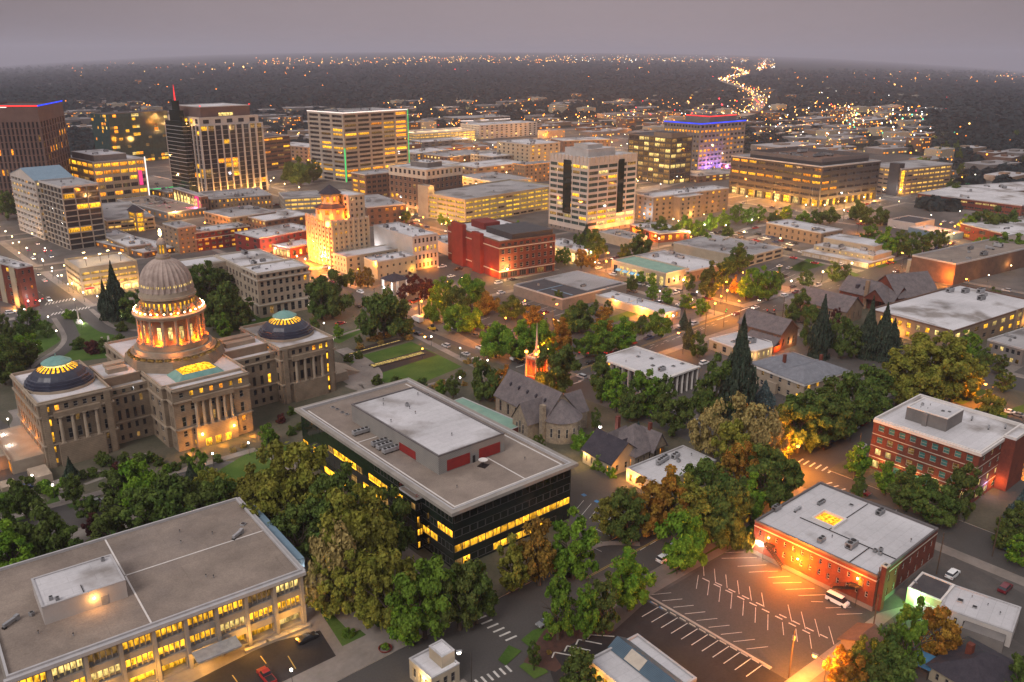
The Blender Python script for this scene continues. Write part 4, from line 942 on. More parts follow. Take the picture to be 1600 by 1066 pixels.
b6 = Bld('workshop', 'long pale workshop with a white stained flat roof beside the green lit shed', 'the pale workshop', F=(1582.5, 987.5), L=(1468.8, 947.5), w=11, h=4.2, wall='white', roof='roofw', trim='trim', seed=6)
b6.block(Wf=fs(1, 7, ww=.35, wh=.45, lit=.03), par=.3); b6.units(3, 3.9, sc_=.7, kinds=(5, 5, 4)); b6.bx('side_annex', 'dconc', (-3.2, 1, 0, -.06, 9, 3.0)); b6.finish()
# houses at the bottom right
def gabled(name, label, lm, p1, p2, zr, ze, hw, wall, roof, over=.6, cat='house', S=None, En=None, side=None, seed=1, trim='trimw', extra=0):
    A, B_ = G(*p1, zr), G(*p2, zr); d = B_-A; ang = math.atan2(d.y, d.x); ln = d.length
    r = Bld(name, label, lm, cat, at=(A.x+math.sin(ang)*hw, A.y-math.cos(ang)*hw), w=ln, d=2*hw, h=ze, rz=ang, wall=wall, roof=roof, seed=seed)
    b = MB(); w = r.wins
    facade(b, (0, 0), (ln, 0), 0, ze, S, w, r.rnd); facade(b, (ln, 0), (ln, 2*hw), 0, ze, En, w, r.rnd); facade(b, (ln, 2*hw), (0, 2*hw), 0, ze, side, w, r.rnd); facade(b, (0, 2*hw), (0, 0), 0, ze, En, w, r.rnd)
    for x in (0, ln): b.poly([(x, 0, ze), (x, 2*hw, ze), (x, hw, zr)])
    b.build('wall', [wall], r.root)
    b = MB(); gable(b, 0, 0, ln, 2*hw, ze, zr, 'x', over); b.f, b.m = b.f[:-2], b.m[:-2]; b.build('roof', [roof], r.root)
    r.finish(); return r
h1 = Bld('house', 'house with broad dark purple grey hip roof and brick chimney in the bottom right', 'the purple roofed house', 'house', F=(1540, 1090), L=(1460, 1036), R=(1590, 1040), h=3.6, wall='cream', roof='shingle2', seed=9)
h1.block(Wf=fs(1, 5, ww=.35, wh=.45, lit=.3, cls='lo'), S=fs(1, 3, ww=.35, wh=.45, lit=.2), par=.05); b = MB(); hip(b, 0, 0, h1.w, h1.d, 3.6, 6.6, .8); b.build('hip_roof', ['shingle2'], h1.root); h1.bx('chimney', 'brick', (h1.w*.45, h1.d*.62, 4.5, h1.w*.45+1.2, h1.d*.62+1.2, 8)); h1.finish()
p = G(1440, 1030, 2.6); cn = thing('canopy', 'bright blue metal carport roof beside the purple roofed house', 'carport', (p.x, p.y, .15)); b = MB(); b.obox((0, 0, 2.5), (2.6, 0, .1), (0, 2.8, -.2), (0, 0, .06)); b.build('canopy_roof', ['blueroof'], cn)
for x, y in ((-2.3, -2.5), (2.3, -2.5), (-2.3, 2.5), (2.3, 2.5)): b = MB(); b.cyl(x, y, 0, 2.42-y*.07+x*.04, .08, n=6); b.build('post', ['pole'], cn)
gabled('shed', 'small shed with reddish brown gabled roof at the alley end', 'the brown roofed shed', (1338, 1000), (1365, 978), 4.2, 2.6, 3.2, 'tan', 'brown', cat='shed')
# bottom edge: bank with blue roof, drive-up kiosk
b7 = Bld('bank_branch', 'low building with white flat roof and blue ribbed roof band at the bottom edge', 'the blue ridged building', F=(1010, 1105), L=(918, 1030), R=(1090, 1060), h=4.6, wall='cream', roof='roofw', trim='trim', seed=14)
b7.block(par=.5, Wf=fs(1, 5, ww=.5, wh=.5, lit=.5, cls='ly'))
b = MB(); x0 = b7.w*.42
b.poly([(x0, -1, 4.3), (x0, b7.d+.6, 4.3), (x0+2.6, b7.d+.6, 6.0), (x0+2.6, -1, 6.0)]); b.poly([(x0+2.6, -1, 6.0), (x0+2.6, b7.d+.6, 6.0), (x0+5.2, b7.d+.6, 4.3), (x0+5.2, -1, 4.3)]); b.poly([(x0+5.2, b7.d+.6, 4.3), (x0+2.6, b7.d+.6, 6), (x0, b7.d+.6, 4.3)]); b.poly([(x0, -1, 4.3), (x0+2.6, -1, 6), (x0+5.2, -1, 4.3)])
b.build('standing_seam_roof', ['bluemetal'], b7.root)
b = MB(); b.obox((x0+1.25, b7.d*.62, 5.2), (1.1, 0, .72), (0, 2.2, 0), (-.03, 0, .05)); b.build('roof_skylight', ['limes'], b7.root)
b7.units(3, 4.1, 1, 1, x0-1, b7.d-1, .8); b7.finish()
for k in range(3): light(b7.root, (-1.5, b7.d*(.3+.25*k), 3), (1, .62, .2), 160, .2)
light(b7.root, (b7.w+2, b7.d*.5, 3), (1, .65, .25), 350, .2)
b8 = Bld('drive_up_kiosk', 'small cream drive-up building with white roof and cubic roof turret', 'the cream drive-up building', F=(674, 1060), L=(636, 1030), R=(720, 1038), h=4.8, wall='cream', roof='roofw', seed=15)
b8.block(S=fs(1, 3, ww=.55, wh=.5, lit=.5, cls='lp'), Wf=fs(1, 3, ww=.5, wh=.5, lit=.6, cls='lp'), par=.3); q = sub(b8, (690, 1026), (708, 1013), (668, 1010), 4.5, hh=2.9); b8.block(**q, par=.25, wname='turret_wall', rname='turret_roof'); b8.unit(b8.w*.6, b8.d*.25, 4.5, 1, 0, .9); b8.finish()
put('wall_lamp', bpy.data.meshes['wall_lamp'], b8.root, (-.05, b8.d*.3, 3.4), -math.pi/2); light(b8.root, (-1, b8.d*.3, 3.2), (1, .9, .5), 300, .15)
# ------------------------------------------------------------------ church quarter
ch = gabled('stone_church', 'rough grey stone church with long steep shingled nave and rounded apse', 'the stone church', (798, 578), (877, 614), 15.5, 8.0, 6.6, 'church', 'shingle', cat='church', S=fs(1, 6, z0=1, z1=7.5, ww=.28, wh=.6, lit=0), side=fs(1, 6, z0=1, z1=7.5, ww=.28, wh=.6, lit=0))
X = ch.w; hw = 6.6; b = MB()
nn = 14
for i in range(nn):
    t0, t1 = -math.pi/2+math.pi*i/nn, -math.pi/2+math.pi*(i+1)/nn
    A, B_ = (X+hw*math.cos(t0), hw+hw*math.sin(t0)), (X+hw*math.cos(t1), hw+hw*math.sin(t1))
    b.poly([(*A, 0), (*B_, 0), (*B_, 7.6), (*A, 7.6)], 0)
    k = 1.09; A2, B2 = (X+hw*k*math.cos(t0), hw+hw*k*math.sin(t0)), (X+hw*k*math.cos(t1), hw+hw*k*math.sin(t1))
    b.poly([(*A2, 7.5), (*B2, 7.5), (X-1.5, hw, 14.6)], 1)
ap = b.build('apse', ['church', 'shingle'], ch.root)
for i in range(1, 8):
    t = -math.pi/2+math.pi*i/8; put('window', pane('p', .9, 3.2, 'g', 'limes'), ap, (X+(hw+.04)*math.cos(t), hw+(hw+.04)*math.sin(t), 2.2), t+math.pi/2)
for (xa, sgn) in ((X*.62, -1), (X*.72, 1)):       # transepts
    b = MB(); y0, y1 = (-5.5, .4) if sgn < 0 else (2*hw-.4, 2*hw+5)
    b.box(xa, y0, 0, xa+8, y1, 7); b.poly([(xa, y0 if sgn < 0 else y1, 7), (xa+8, y0 if sgn < 0 else y1, 7), (xa+4, y0 if sgn < 0 else y1, 12.6)], 0)
    ym = hw
    for a_, c_ in (((xa-.5, 6.4), (xa+4, 12.9)), ((xa+4, 12.9), (xa+8.5, 6.4))):
        ye = y0-.4 if sgn < 0 else y1+.4
        b.poly([(a_[0], ye, a_[1]), (c_[0], ye, c_[1]), (c_[0], ym, c_[1]), (a_[0], ym, a_[1])], 1)
    tr = b.build('transept', ['church', 'shingle'], ch.root)
    for x in (2.4, 4, 5.6): put('window', pane('p', .9, 3.4 if x != 4 else 4.4, 'g', 'limes'), tr, (xa+x, (y0-.05) if sgn < 0 else y1+.05, 2.5), 0 if sgn < 0 else math.pi)
ch.bx('chimney', 'church', (X*.62+9, -1.6, 0, X*.62+10.6, -.1, 13))
for k in range(5):
    b = MB(); x = X*(.15+.17*k); y = hw*.5; b.box(x, y-.3, 11.6, x+.6, y+.3, 12.6); b.poly([(x-.1, y-.5, 12.3), (x+.7, y-.5, 12.3), (x+.7, y+.4, 13), (x-.1, y+.4, 13)]); b.build('roof_dormer', ['shingle2'], ch.root)
tw = Bld('bell_tower', 'square stone church tower lit orange with four corner lamps and slim spire', 'the church tower', 'tower', F=(838, 560), L=(822, 556), R=(855, 553), yb=618, wall='brick', roof='roofd', seed=3)
tw.block(S=[fs(1, 2, z0=0, z1=tw.h*.5, ww=.2, wh=.3, lit=0), fs(1, 2, z0=tw.h*.5, z1=tw.h-.8, ww=.3, wh=.75, sill=.1, g='g', lit=0)], Wf=[fs(1, 2, z0=0, z1=tw.h*.5, ww=.2, wh=.3, lit=0), fs(1, 2, z0=tw.h*.5, z1=tw.h-.8, ww=.3, wh=.75, sill=.1, lit=0)], par=.7); tw.belt([tw.h*.48, tw.h-.9], th=.4, out=.2, mat='church'); tw.finish()
for x in (0, tw.w):
    for y in (0, tw.d):
        b = MB(); b.cyl(x, y, 0, tw.h+1.6, .45, n=8, mi=0); b.cyl(x, y, tw.h+1.6, tw.h+3.2, .5, .03, n=8, mi=0); b.build('pinnacle', ['church'], tw.root)
        lm_ = MB(); lm_.lathe(x, y, [(0, tw.h+1.0), (.55, tw.h+1.3), (.6, tw.h+1.6), (.5, tw.h+2.0), (0, tw.h+2.2)], 8); lm_.build('pinnacle_lamp', ['e_sod'], tw.root)
b = MB(); b.cyl(tw.w/2, tw.d/2, tw.h-.6, tw.h+2, tw.w*.24, tw.w*.15, 8, mi=0); b.cyl(tw.w/2, tw.d/2, tw.h+2, tw.h+12.5, tw.w*.085, .05, 8, mi=1); b.build('spire', ['church', 'limes'], tw.root)
for (x, y, z, pw) in ((-1.8, tw.d*.5, tw.h*.62, 900), (tw.w*.5, -1.8, tw.h*.62, 900), (tw.w*.5, tw.d*.2, tw.h+1.5, 350), (tw.w*.1, tw.d*.6, tw.h+1.5, 300), (-2.5, -2.5, tw.h*.35, 900)): light(tw.root, (x, y, z), (1, .26, .015), pw*.7, .3)
dh = gabled('dark_roofed_house', 'cream gabled house with nearly black shingle roof and small skylights', 'the black roofed house', (935, 671), (980, 692), 9.5, 4.6, 6.4, 'cream', 'shingle2', S=fs(1, 5, ww=.3, wh=.45, lit=.1), En=fs(1, 3, ww=.3, wh=.45, lit=.2))
b = MB(); gable(b, dh.w*.45, 8.4, dh.w*.9, 18, 3.6, 8.2, 'y', .5); b.build('wing_roof', ['shingle2', 'cream'], dh.root); dh.bx('wing_wall', 'cream', (dh.w*.47, 12.9, 0, dh.w*.88, 17.8, 3.5))
for k in range(4): dh.unit(dh.w*(.25+.16*k), 3.6+(k % 2)*1.6, 6.9+(k % 2)*1.2, 4, 0, .5)
light(dh.root, (1.5, -1.0, 4.0), (1, .8, .35), 420, .2); light(dh.root, (-1.5, 4, 4), (1, .8, .3), 500, .2)
gh = Bld('hip_roofed_house', 'large grey stone house with steep many-gabled grey shingle roof', 'the grey gabled house', 'house', F=(992, 714), L=(944, 690), R=(1034, 690), h=5, wall='church', roof='shingle', seed=21)
gh.block(S=fs(1, 5, ww=.3, wh=.5, lit=.15, cls='lo'), Wf=fs(1, 5, ww=.3, wh=.5, lit=.1, cls='lo'), par=.05)
b = MB(); hip(b, 0, 0, gh.w, gh.d, 5.02, 11.5, .7, 0); gable(b, gh.w*.5, -1.2, gh.w*.95, gh.d*.5, 5.0, 9.8, 'y', .5, 0, 1); gable(b, -1, gh.d*.55, gh.w*.5, gh.d*.95, 5.0, 9.6, 'x', .5, 0, 1); b.build('gabled_roof', ['shingle', 'church'], gh.root)
gh.bx('chimney', 'brick', (gh.w*.3, gh.d*.8, 8, gh.w*.3+1.2, gh.d*.8+1.2, 13.2)); gh.bx('chimney', 'brick', (gh.w*.7, gh.d*.2, 8, gh.w*.7+1, gh.d*.2+1, 12)); gh.finish()
wl = Bld('church_hall', 'low cream hall with white flat roof and rooftop air units behind trees', 'the low white roofed hall', F=(1031, 757), L=(978.6, 731), T=(1066, 696), R=(1120, 719), h=4.6, wall='cream', roof='roofw', seed=23)
wl.block(Wf=fs(1, 5, ww=.4, wh=.5, lit=.4, cls='lo'), S=fs(1, 8, ww=.4, wh=.5, lit=.1), par=.5)
for p, k in (((1035, 722), 2), ((1055, 715), 0), ((1028, 727), 1), ((1060, 722), 1), ((1080, 712), 5)): x, y = rpx(wl, p, 4.1); wl.unit(x, y, 4.103, k, .2, .9)
wl.finish(); light(wl.root, (-1, wl.d*.7, 3), (1, .5, .12), 400, .15); light(wl.root, (-1, wl.d*.95, 2.6), (1, .55, .15), 300, .15)
cl = Bld('walkway_shed', 'long low brick shed with pale green metal roof beside the black glass office', 'the pale green roofed shed', F=(797, 672), L=(708, 626), R=(806, 662), h=4.2, w=7, wall='brick', roof='greenroof', seed=24)
cl.block(Wf=fs(1, 8, ww=.3, wh=.4, lit=.0), par=.12)
# stone office with fins (two storeys)
w7 = Bld('finned_office', 'two storey grey stone office with white vertical fins and flat white roof', 'the white finned office', F=(1033.5, 592), L=(936.9, 558), R=(1089.8, 572), h=8.8, wall='dconc', roof='roofw', trim='trimw', seed=25)
kw = dict(ww=.5, wh=.86, sill=.07, lit=.06, k='r', fr='frame')
w7.block(S=fs(2, 7, **kw), Wf=fs(2, 10, **kw), par=.5); w7.finish(); w7.bx('roof_edge', 'trimw', (-.9, -.9, 8.1, w7.w+.9, -.05, 8.75), (-.9, -.05, 8.1, -.05, w7.d+.9, 8.75))
for k in range(8): x = w7.w*k/7; w7.bx('fin', 'trimw', (max(0, x-.12), -.7, .2, min(w7.w, x+.12), -.003, 8.1))
for k in range(1, 10): y = w7.d*k/10; w7.bx('fin', 'trimw', (-.7, y-.12, .2, -.003, y+.12, 8.1))
for p, k in (((1034, 579), 0), ((1020, 572), 4), ((1018, 561), 4), ((997, 558), 4), ((1052, 573), 4), ((1066, 569), 4), ((978, 566), 5), ((1000, 553), 5)): x, y = rpx(w7, p, 8.3); w7.unit(x, y, 8.303, k, 0, .9)
# stone villa with hip roof
vl = Bld('stone_villa', 'two storey pale stone villa with blue grey hip roof and white cornice', 'the stone villa', 'house', F=(1257, 600), L=(1178, 566), R=(1316, 576), h=7.5, wall='stone2', roof='slate', seed=26)
vl.block(S=fs(2, 5, ww=.35, wh=.5, lit=.06, fr='framew'), Wf=fs(2, 6, ww=.35, wh=.5, lit=.15, fr='framew'), par=.05); vl.belt([6.7], th=.6, out=.5, mat='trimw'); vl.finish()
b = MB(); hip(b, 0, 0, vl.w, vl.d*.55, 7.52, 10.8, .6); hip(b, vl.w*.1, vl.d*.45, vl.w*.9, vl.d, 7.51, 10.4, .6); b.build('hip_roof', ['slate'], vl.root); vl.bx('chimney', 'brick', (vl.w*.3, vl.d*.6, 9, vl.w*.3+1, vl.d*.6+1, 12.5)); vl.bx('chimney', 'brick', (vl.w*.75, vl.d*.3, 9, vl.w*.75+1, vl.d*.3+1, 12.5))
vl.bx('entrance_porch', 'stone2', (-2, vl.d*.42, 0, -.55, vl.d*.62, 4.2))
# barn-like hall with octagon
bh = gabled('barn_hall', 'dark timber hall with steep brown gabled roof beside an octagonal white roofed wing', 'the brown gabled hall', (1170, 483), (1236, 500), 13, 8, 6.5, 'brown', 'shingle', cat='hall', S=fs(1, 8, z0=5, z1=7.5, ww=.3, wh=.4, lit=0), En=fs(1, 3, ww=.4, wh=.4, lit=0))
b = MB(); b.poly([(bh.w*.3, -5, 3.6), (bh.w+.5, -5, 3.6), (bh.w+.5, -.1, 6.4), (bh.w*.3, -.1, 6.4)]); b.poly([(bh.w*.3, -5, 3.4), (bh.w*.3, -.1, 3.4), (bh.w+.5, -.1, 3.4), (bh.w+.5, -5, 3.4)]); b.poly([(bh.w*.3, -5, 3.4), (bh.w+.5, -5, 3.4), (bh.w+.5, -5, 3.6), (bh.w*.3, -5, 3.6)]); b.build('aisle_roof', ['shingle'], bh.root); bh.bx('aisle_wall', 'brick', (bh.w*.32, -4.4, 0, bh.w, -.1, 3.4))
light(bh.root, (bh.w+1.2, -1.5, 2.8), (1, .25, .03), 500, .2); light(bh.root, (bh.w+1.2, 8, 3), (1, .75, .4), 250, .2)
oc = Bld('octagon_wing', 'low cream octagonal wing with white flat roof next to the brown hall', 'the octagonal wing', F=(1170, 551), L=(1114, 528), R=(1212, 536), h=4.8, wall='cream', roof='roofw', seed=27)
b = MB(); w_, d_ = oc.w, oc.d; k = 4.5
pts = [(k, 0), (w_-k, 0), (w_, k), (w_, d_), (0, d_), (0, k)]
for i in range(len(pts)): p, q_ = pts[i], pts[(i+1) % len(pts)]; facade(b, p, q_, 0, 4.4, fs(1, 3, ww=.4, wh=.55, lit=.3, cls='lp') if i in (0, 5, 1, 4) else None, oc.wins, oc.rnd)
b.build('wall', ['cream'], oc.root); b = MB(); b.poly([(x, y, 4.42) for x, y in pts]); b.build('roof', ['roofw'], oc.root)
b = MB()
for i in range(len(pts)): p, q_ = Vector((*pts[i], 4.6)), Vector((*pts[(i+1) % len(pts)], 4.6)); b.obox((p+q_)/2, (q_-p)/2, Vector((-(q_-p).y, (q_-p).x, 0)).normalized()*.2, (0, 0, .22))
b.build('parapet', ['trimw'], oc.root); oc.unit(w_*.6, d_*.4, 4.43, 0, 0, 1.2); oc.unit(w_*.3, d_*.6, 4.43, 4, 0, 1.5); oc.finish()
for x in (.2, .8): light(oc.root, (w_*x, -1.5, 2.8), (1, .75, .4), 160, .15)
# brick gothic school group
gabled('brick_chapel', 'brick chapel with grey gabled roof and white verges behind tall conifers', 'the white verged brick chapel', (1257, 447), (1338, 465), 12, 6.5, 7.5, 'tan', 'shingle', cat='chapel', S=fs(1, 5, ww=.2, wh=.5, lit=0), En=fs(1, 3, ww=.2, wh=.5, lit=0))
g2 = gabled('brick_church_hall', 'brown brick hall with long grey gabled roof, two dormers and chimney', 'the dormered brick hall', (1327, 431), (1411, 449), 12.5, 6.5, 7.5, 'brick', 'shingle', cat='hall', S=fs(1, 7, ww=.25, wh=.5, lit=0), En=fs(1, 3, ww=.2, wh=.5, lit=0))
b = MB(); gable(b, g2.w*.55, -5, g2.w*.95, 7, 6.3, 11.8, 'y', .5); b.build('cross_gable', ['shingle', 'brick'], g2.root); g2.bx('chimney', 'tan', (g2.w*.5, -2, 0, g2.w*.5+1.8, -.6, 14.5)); g2.bx('dormer', 'shingle2', (g2.w*.25, 2, 8, g2.w*.25+1.6, 5, 10.2), (g2.w*.4, 2, 8, g2.w*.4+1.6, 5, 10.2))
gabled('brick_nave', 'tall grey roofed brick nave behind the white roofed hall', 'the grey roofed nave', (1385, 430), (1448, 424), 17, 8, 10, 'brick', 'shingle', cat='church', En=fs(1, 2, ww=.2, wh=.5, lit=0))
wh = Bld('white_roofed_hall', 'large brick hall with broad white roof and glowing windows', 'the broad white roofed hall', F=(1490, 517), L=(1383.7, 478), R=(1590, 464), T=(1473, 442), h=9.5, wall='tan', roof='roofw', trim='brown', seed=31)
wh.block(S=[fs(1, 10, z0=.4, z1=4.5, ww=.4, wh=.5, lit=.35, cls='ly'), fs(1, 10, z0=4.5, z1=8.6, ww=.5, wh=.5, lit=.8, cls='ly lp')], Wf=[fs(1, 9, z0=.4, z1=4.5, ww=.45, wh=.55, lit=.6, cls='ly'), fs(1, 9, z0=4.5, z1=8.6, ww=.45, wh=.55, lit=.5, cls='ly lp')], par=.7); wh.finish()
b = MB(); x0, x1, d_ = 1.5, wh.w*.66, wh.d
for i in range(8):
    a, c = -1+i/4, -1+(i+1)/4; f = lambda t: 8.9+1.3*(1-t*t)
    ya, yc = d_/2+a*(d_/2-.6), d_/2+c*(d_/2-.6)
    b.poly([(x0, ya, f(a)), (x1, ya, f(a)), (x1, yc, f(c)), (x0, yc, f(c))]); b.poly([(x0, ya, 8.8), (x0, ya, f(a)), (x0, yc, f(c)), (x0, yc, 8.8)]); b.poly([(x1, ya, 8.8), (x1, yc, 8.8), (x1, yc, f(c)), (x1, ya, f(a))])
b.build('barrel_roof', ['roofw'], wh.root)
for p, k in (((1484, 456), 0), ((1508, 457), 0), ((1532, 457), 0), ((1533, 468), 0), ((1540, 462), 1)): x, y = rpx(wh, p, 8.9); wh.unit(x, y, 8.8, k, 0, 1.3)
for k in range(5): wh.bx('pilaster', 'tan', (wh.w*(.68+.075*k), -.6, 0, wh.w*(.68+.075*k)+.8, -.003, 9.6))
light(wh.root, (wh.w+.5, -3, 4), (1, .75, .3), 800, .2); light(wh.root, (wh.w*.8, -2.5, 3.2), (1, .7, .25), 500, .2); light(wh.root, (-3, wh.d*.6, 3), (1, .6, .15), 600, .2)
th = Bld('theatre', 'windowless brown brick theatre with flat roof', 'the brown brick theatre', F=(1494, 412), L=(1466, 402), R=(1640, 372), yb=446, d=26, wall='brown', roof='gravel', seed=33); th.block(par=.9); th.units(5, th.h-.9, sc_=1.4)
tw2 = Bld('foyer_block', 'cream foyer block with white roof against the brown theatre', 'the white roofed foyer', F=(1492, 421), L=(1423, 404.4), R=(1520, 412), T=(1470, 388), h=8.5, wall='cream', roof='roofw', seed=34); tw2.block(Wf=[fs(1, 5, z0=0, z1=5, ww=.5, wh=.7, lit=.2, cls='lp')], par=.5); tw2.units(4, 8.0); tw2.finish()
for y in (.3, .75): light(tw2.root, (-1.2, tw2.d*y, 3.5), (1, .85, .5), 260, .2)
light(th.root, (-4, 2, 5), (1, .36, .04), 2200, .3)
# ------------------------------------------------------------------ downtown
def simple(name, label, lm, F, R=None, L=None, T=None, h=None, yb=None, wall='concrete', roof='roofw', trim='trim', S=None, Wf='same', par=.7, units=3, us=1.0, seed=1, w=None, d=None, ph=None, cat='building', mats=None, kinds=(0, 0, 1, 3, 4, 5, 5)):
    b = Bld(name, label, lm, cat, F=F, R=R, L=L, T=T, h=h, yb=yb, wall=wall, roof=roof, trim=trim, seed=seed, w=w, d=d)
    b.block(S=S, Wf=S if Wf == 'same' else Wf, par=par, mats=mats)
    if ph:      # set-back plant room: fractions of the plan and a height
        a0, c0, a1, c1, hh, mt = ph
        b.block(b.w*a0, b.d*c0, b.w*a1, b.d*c1, b.h-par, b.h-par+hh, par=.3, wall=mt, wname='penthouse_wall', rname='penthouse_roof')
        if units: b.units(units, b.h-par+hh-.3, b.w*a0, b.d*c0, b.w*a1, b.d*c1, us, kinds)
    if units: b.units(units, b.h-par, sc_=us, kinds=kinds) if not ph else None
    return b.finish()
def seg(b, name, mat, pts, r=.3):
    m_ = MB()
    for p, q in zip(pts, pts[1:]): m_.tube(p, q, r, n=5)
    m_.build(name, [mat], b.root)
P = fs
strip_ = dict(wh=.97, sill=.015, d=.6, k='q')
# towers on the left
t = Bld('brown_tower', 'brown precast bank tower with vertical slit windows and red and blue roof lights', 'the brown tower', 'tower', F=(58, 166.5), R=(97, 158.5), d=42, yb=334, wall='umber', roof='roofd', seed=41)
H = t.h
t.block(S=[P(14, 9, ww=.5, wh=.86, sill=.07, z1=H-11, lit=.1, rows={9: .55, 5: .4, 2: .5}, d=.7, k='q', cls='ly lo')], Wf=[P(14, 14, ww=.5, wh=.86, sill=.07, z1=H-11, lit=.07, rows={6: .2, 9: .2, 3: .25}, d=.7, k='q', cls='ly lo')], par=1.2, trim='umber'); t.finish()
seg(t, 'roof_edge_light', 'e_red', [(0, t.d, H+.4), (0, 0, H+.4)], .45); seg(t, 'roof_edge_light', 'e_blue', [(0, 0, H+.4), (t.w, 0, H+.4)], .45); seg(t, 'roof_edge_light', 'e_led', [(0, t.d*.95, H-.5), (0, t.d*.5, H-.5)], .35)
t = Bld('gabled_tower', 'pale banded mid-rise with blue gabled roof and stepped corner balconies', 'the blue roofed mid-rise', 'tower', F=(54, 283), R=(106, 276), L=(35, 270), yb=376, wall='white', roof='tealroof', seed=42)
H = t.h; t.block(S=P(10, 5, ww=.82, wh=.5, lit=.1, k='r', g='gg', cls='lp ly'), Wf=P(10, 7, ww=.8, wh=.5, lit=.2, k='r', g='gg', cls='lp ly', d=1.2), par=.4); t.finish()
b = MB(); gable(b, 0, 0, t.w, t.d, H, H+6, 'x', .3); b.build('gabled_roof', ['tealroof', 'white'], t.root)
for k in range(1, 10): t.bx('balcony_slab', 'white', (-.6, .5, H*k/10-.2, -.05, t.d-.5, H*k/10+.3))
t = simple('grid_tower', 'dark glazed office slab with pale concrete grid and few lit windows', 'the concrete grid tower', (94.5, 291.8), (148.5, 285), (71.6, 280.6), yb=392, wall='concrete', roof='roofg', S=P(11, 3, ww=.93, wh=.82, sill=.1, lit=.08, k='q', d=.8, e=.4, cls='ly'), Wf=P(11, 6, ww=.88, wh=.82, sill=.1, lit=.03, k='q', d=.8, e=.4), par=1.2, units=4, seed=43, cat='tower')
t = simple('banded_office', 'tan and glass office with lit floors and grey plant room', 'the lit banded office', (144.4, 253.3), (219, 245.7), (107.7, 242), yb=322, wall='cream', S=P(6, 6, ww=.85, wh=.55, lit=.6, k='r', cls='ly lo'), ph=(.1, .1, .72, .8, 5, 'dconc'), seed=44)
seg(t, 'corner_light', 'e_led', [(t.w, -.3, 2), (t.w, -.3, t.h+1)], .5); t.bx('lit_sign', 'e_pink', (t.w*.84, -.5, t.h*.38, t.w*.91, -.05, t.h*.72))
simple('green_glass_office', 'dark green glass office block with scattered coloured lights', 'the green glass office', (168, 178), (249, 172), (158, 175.5), yb=258, wall='gg', roof='roofd', trim='trimd', S=P(13, 16, ww=.93, wh=.7, sill=.12, lit=.1, k='q', g='gg', d=.05, cls='ly lo lp', rows={0: .5, 1: .3}), seed=45, us=1.4)
# tallest tower with spire
t = Bld('spire_tower', 'tallest tower of pale piers and dark glass with stepped crown beside a red spire', 'the spire tower', 'tower', F=(311.7, 196.7), R=(391, 189.5), L=(286.8, 189.5), yb=309, wall='white', roof='roofw', seed=46)
H = t.h; w_, d_ = t.w, t.d
t.block(S=P(15, 9, ww=.84, wh=.95, sill=.04, d=.5, k='q', lit=.07, cls='ly lo', rows={0: .4, 2: .5, 14: .3}, e=.6), Wf=P(15, 10, ww=.8, wh=.95, sill=.04, d=.5, k='q', lit=.05, cls='ly lo', rows={4: .5, 0: .5}, e=.6), par=.6)
q = HGT2(316, 178, 196, H-.6)
t.block(w_*.03, d_*.05, w_*.97, d_*.95, H-.6, H+6.5, S=P(1, 5, ww=.5, wh=.5, lit=.0), Wf=P(1, 6, ww=.5, wh=.6, lit=.8), par=.5, wname='crown_wall', rname='crown_roof')
t.block(w_*.1, d_*.12, w_*.88, d_*.9, H+6, H+15, S=P(1, 1, ww=.3, wh=.3, sill=.1, lit=1, cls='lp'), par=.6, wall='umber', wname='crown_wall', rname='crown_roof')
t.finish()
for k in range(10): t.bx('pier', 'white', (w_*k/9-(.42 if k else 0), -.9, 0, w_*k/9+(.42 if k < 9 else 0), -.003, H))
for k in range(11): t.bx('pier', 'white', (-.9, d_*k/10-(.5 if k else 0), 0, -.003, d_*k/10+(.5 if k < 10 else 0), H))
for k in (1, 3, 5, 7): light(t.root, (w_*k/9+.8, -3, 3), (1, .6, .15), 2500, .3)
for k in (1, 3, 5, 7, 9): light(t.root, (-3, d_*k/10, 3), (1, .72, .3), 3500, .3)
for k in (2, 4, 6, 8): light(t.root, (-2, d_*k/10, H+1), (1, .65, .2), 600, .3)
for x, y in ((.1, .12), (.88, .12), (.1, .9)): m_ = MB(); m_.lathe(w_*x, d_*y, [(0, H+15), (.8, H+15.6), (0, H+16.4)], 6); m_.build('beacon', ['e_red'], t.root)
f = MB(); f.box(-7.5, d_*.25, 0, -1, d_*.75, H+3); f.box(-6, d_*.35, H+3, -2, d_*.65, H+12); f.box(-5, d_*.42, H+12, -3, d_*.58, H+20)
wg = f.build('glass_wing', ['gb'], t.root); f = MB(); f.cyl(-4, d_*.5, H+20, H+33, .6, .08, 8); f.build('spire', ['e_red'], wg)
for k in range(16): z = H*(.15+.055*k); m_ = MB(); m_.box(-7.9, d_*.25-.3, z, -1, d_*.25-.003, z+.5); m_.box(-7.9, d_*.25-.003, z, -7.503, d_*.75, z+.5); m_.build('floor_band', ['metal'], wg)
t = simple('sign_building', 'low dark shop building with lit vertical fins and a pink neon sign', 'the pink sign building', (313, 307), (324, 305.6), (271, 293), yb=337, wall='brown', roof='roofg', S=P(2, 2, ww=.6, wh=.5, lit=.4, k='r'), Wf=P(1, 8, ww=.7, wh=.7, sill=.1, lit=.4, k='r', cls='lshop'), units=2, seed=47)
t.bx('neon_sign', 'e_pink', (-1.2, 3, t.h*.15, -.4, 9, t.h*.95)); t.bx('sign_face', 'lp', (-1.35, 4.5, t.h*.25, -1.21, 7.5, t.h*.85)); light(t.root, (-3, 6, t.h*.5), (1, .1, .4), 1500, .4)
for k in range(7): seg(t, 'fin_light', 'lp', [(-.3, t.d*(.25+.11*k), .5), (-.3, t.d*(.25+.11*k), t.h*.9)], .18)
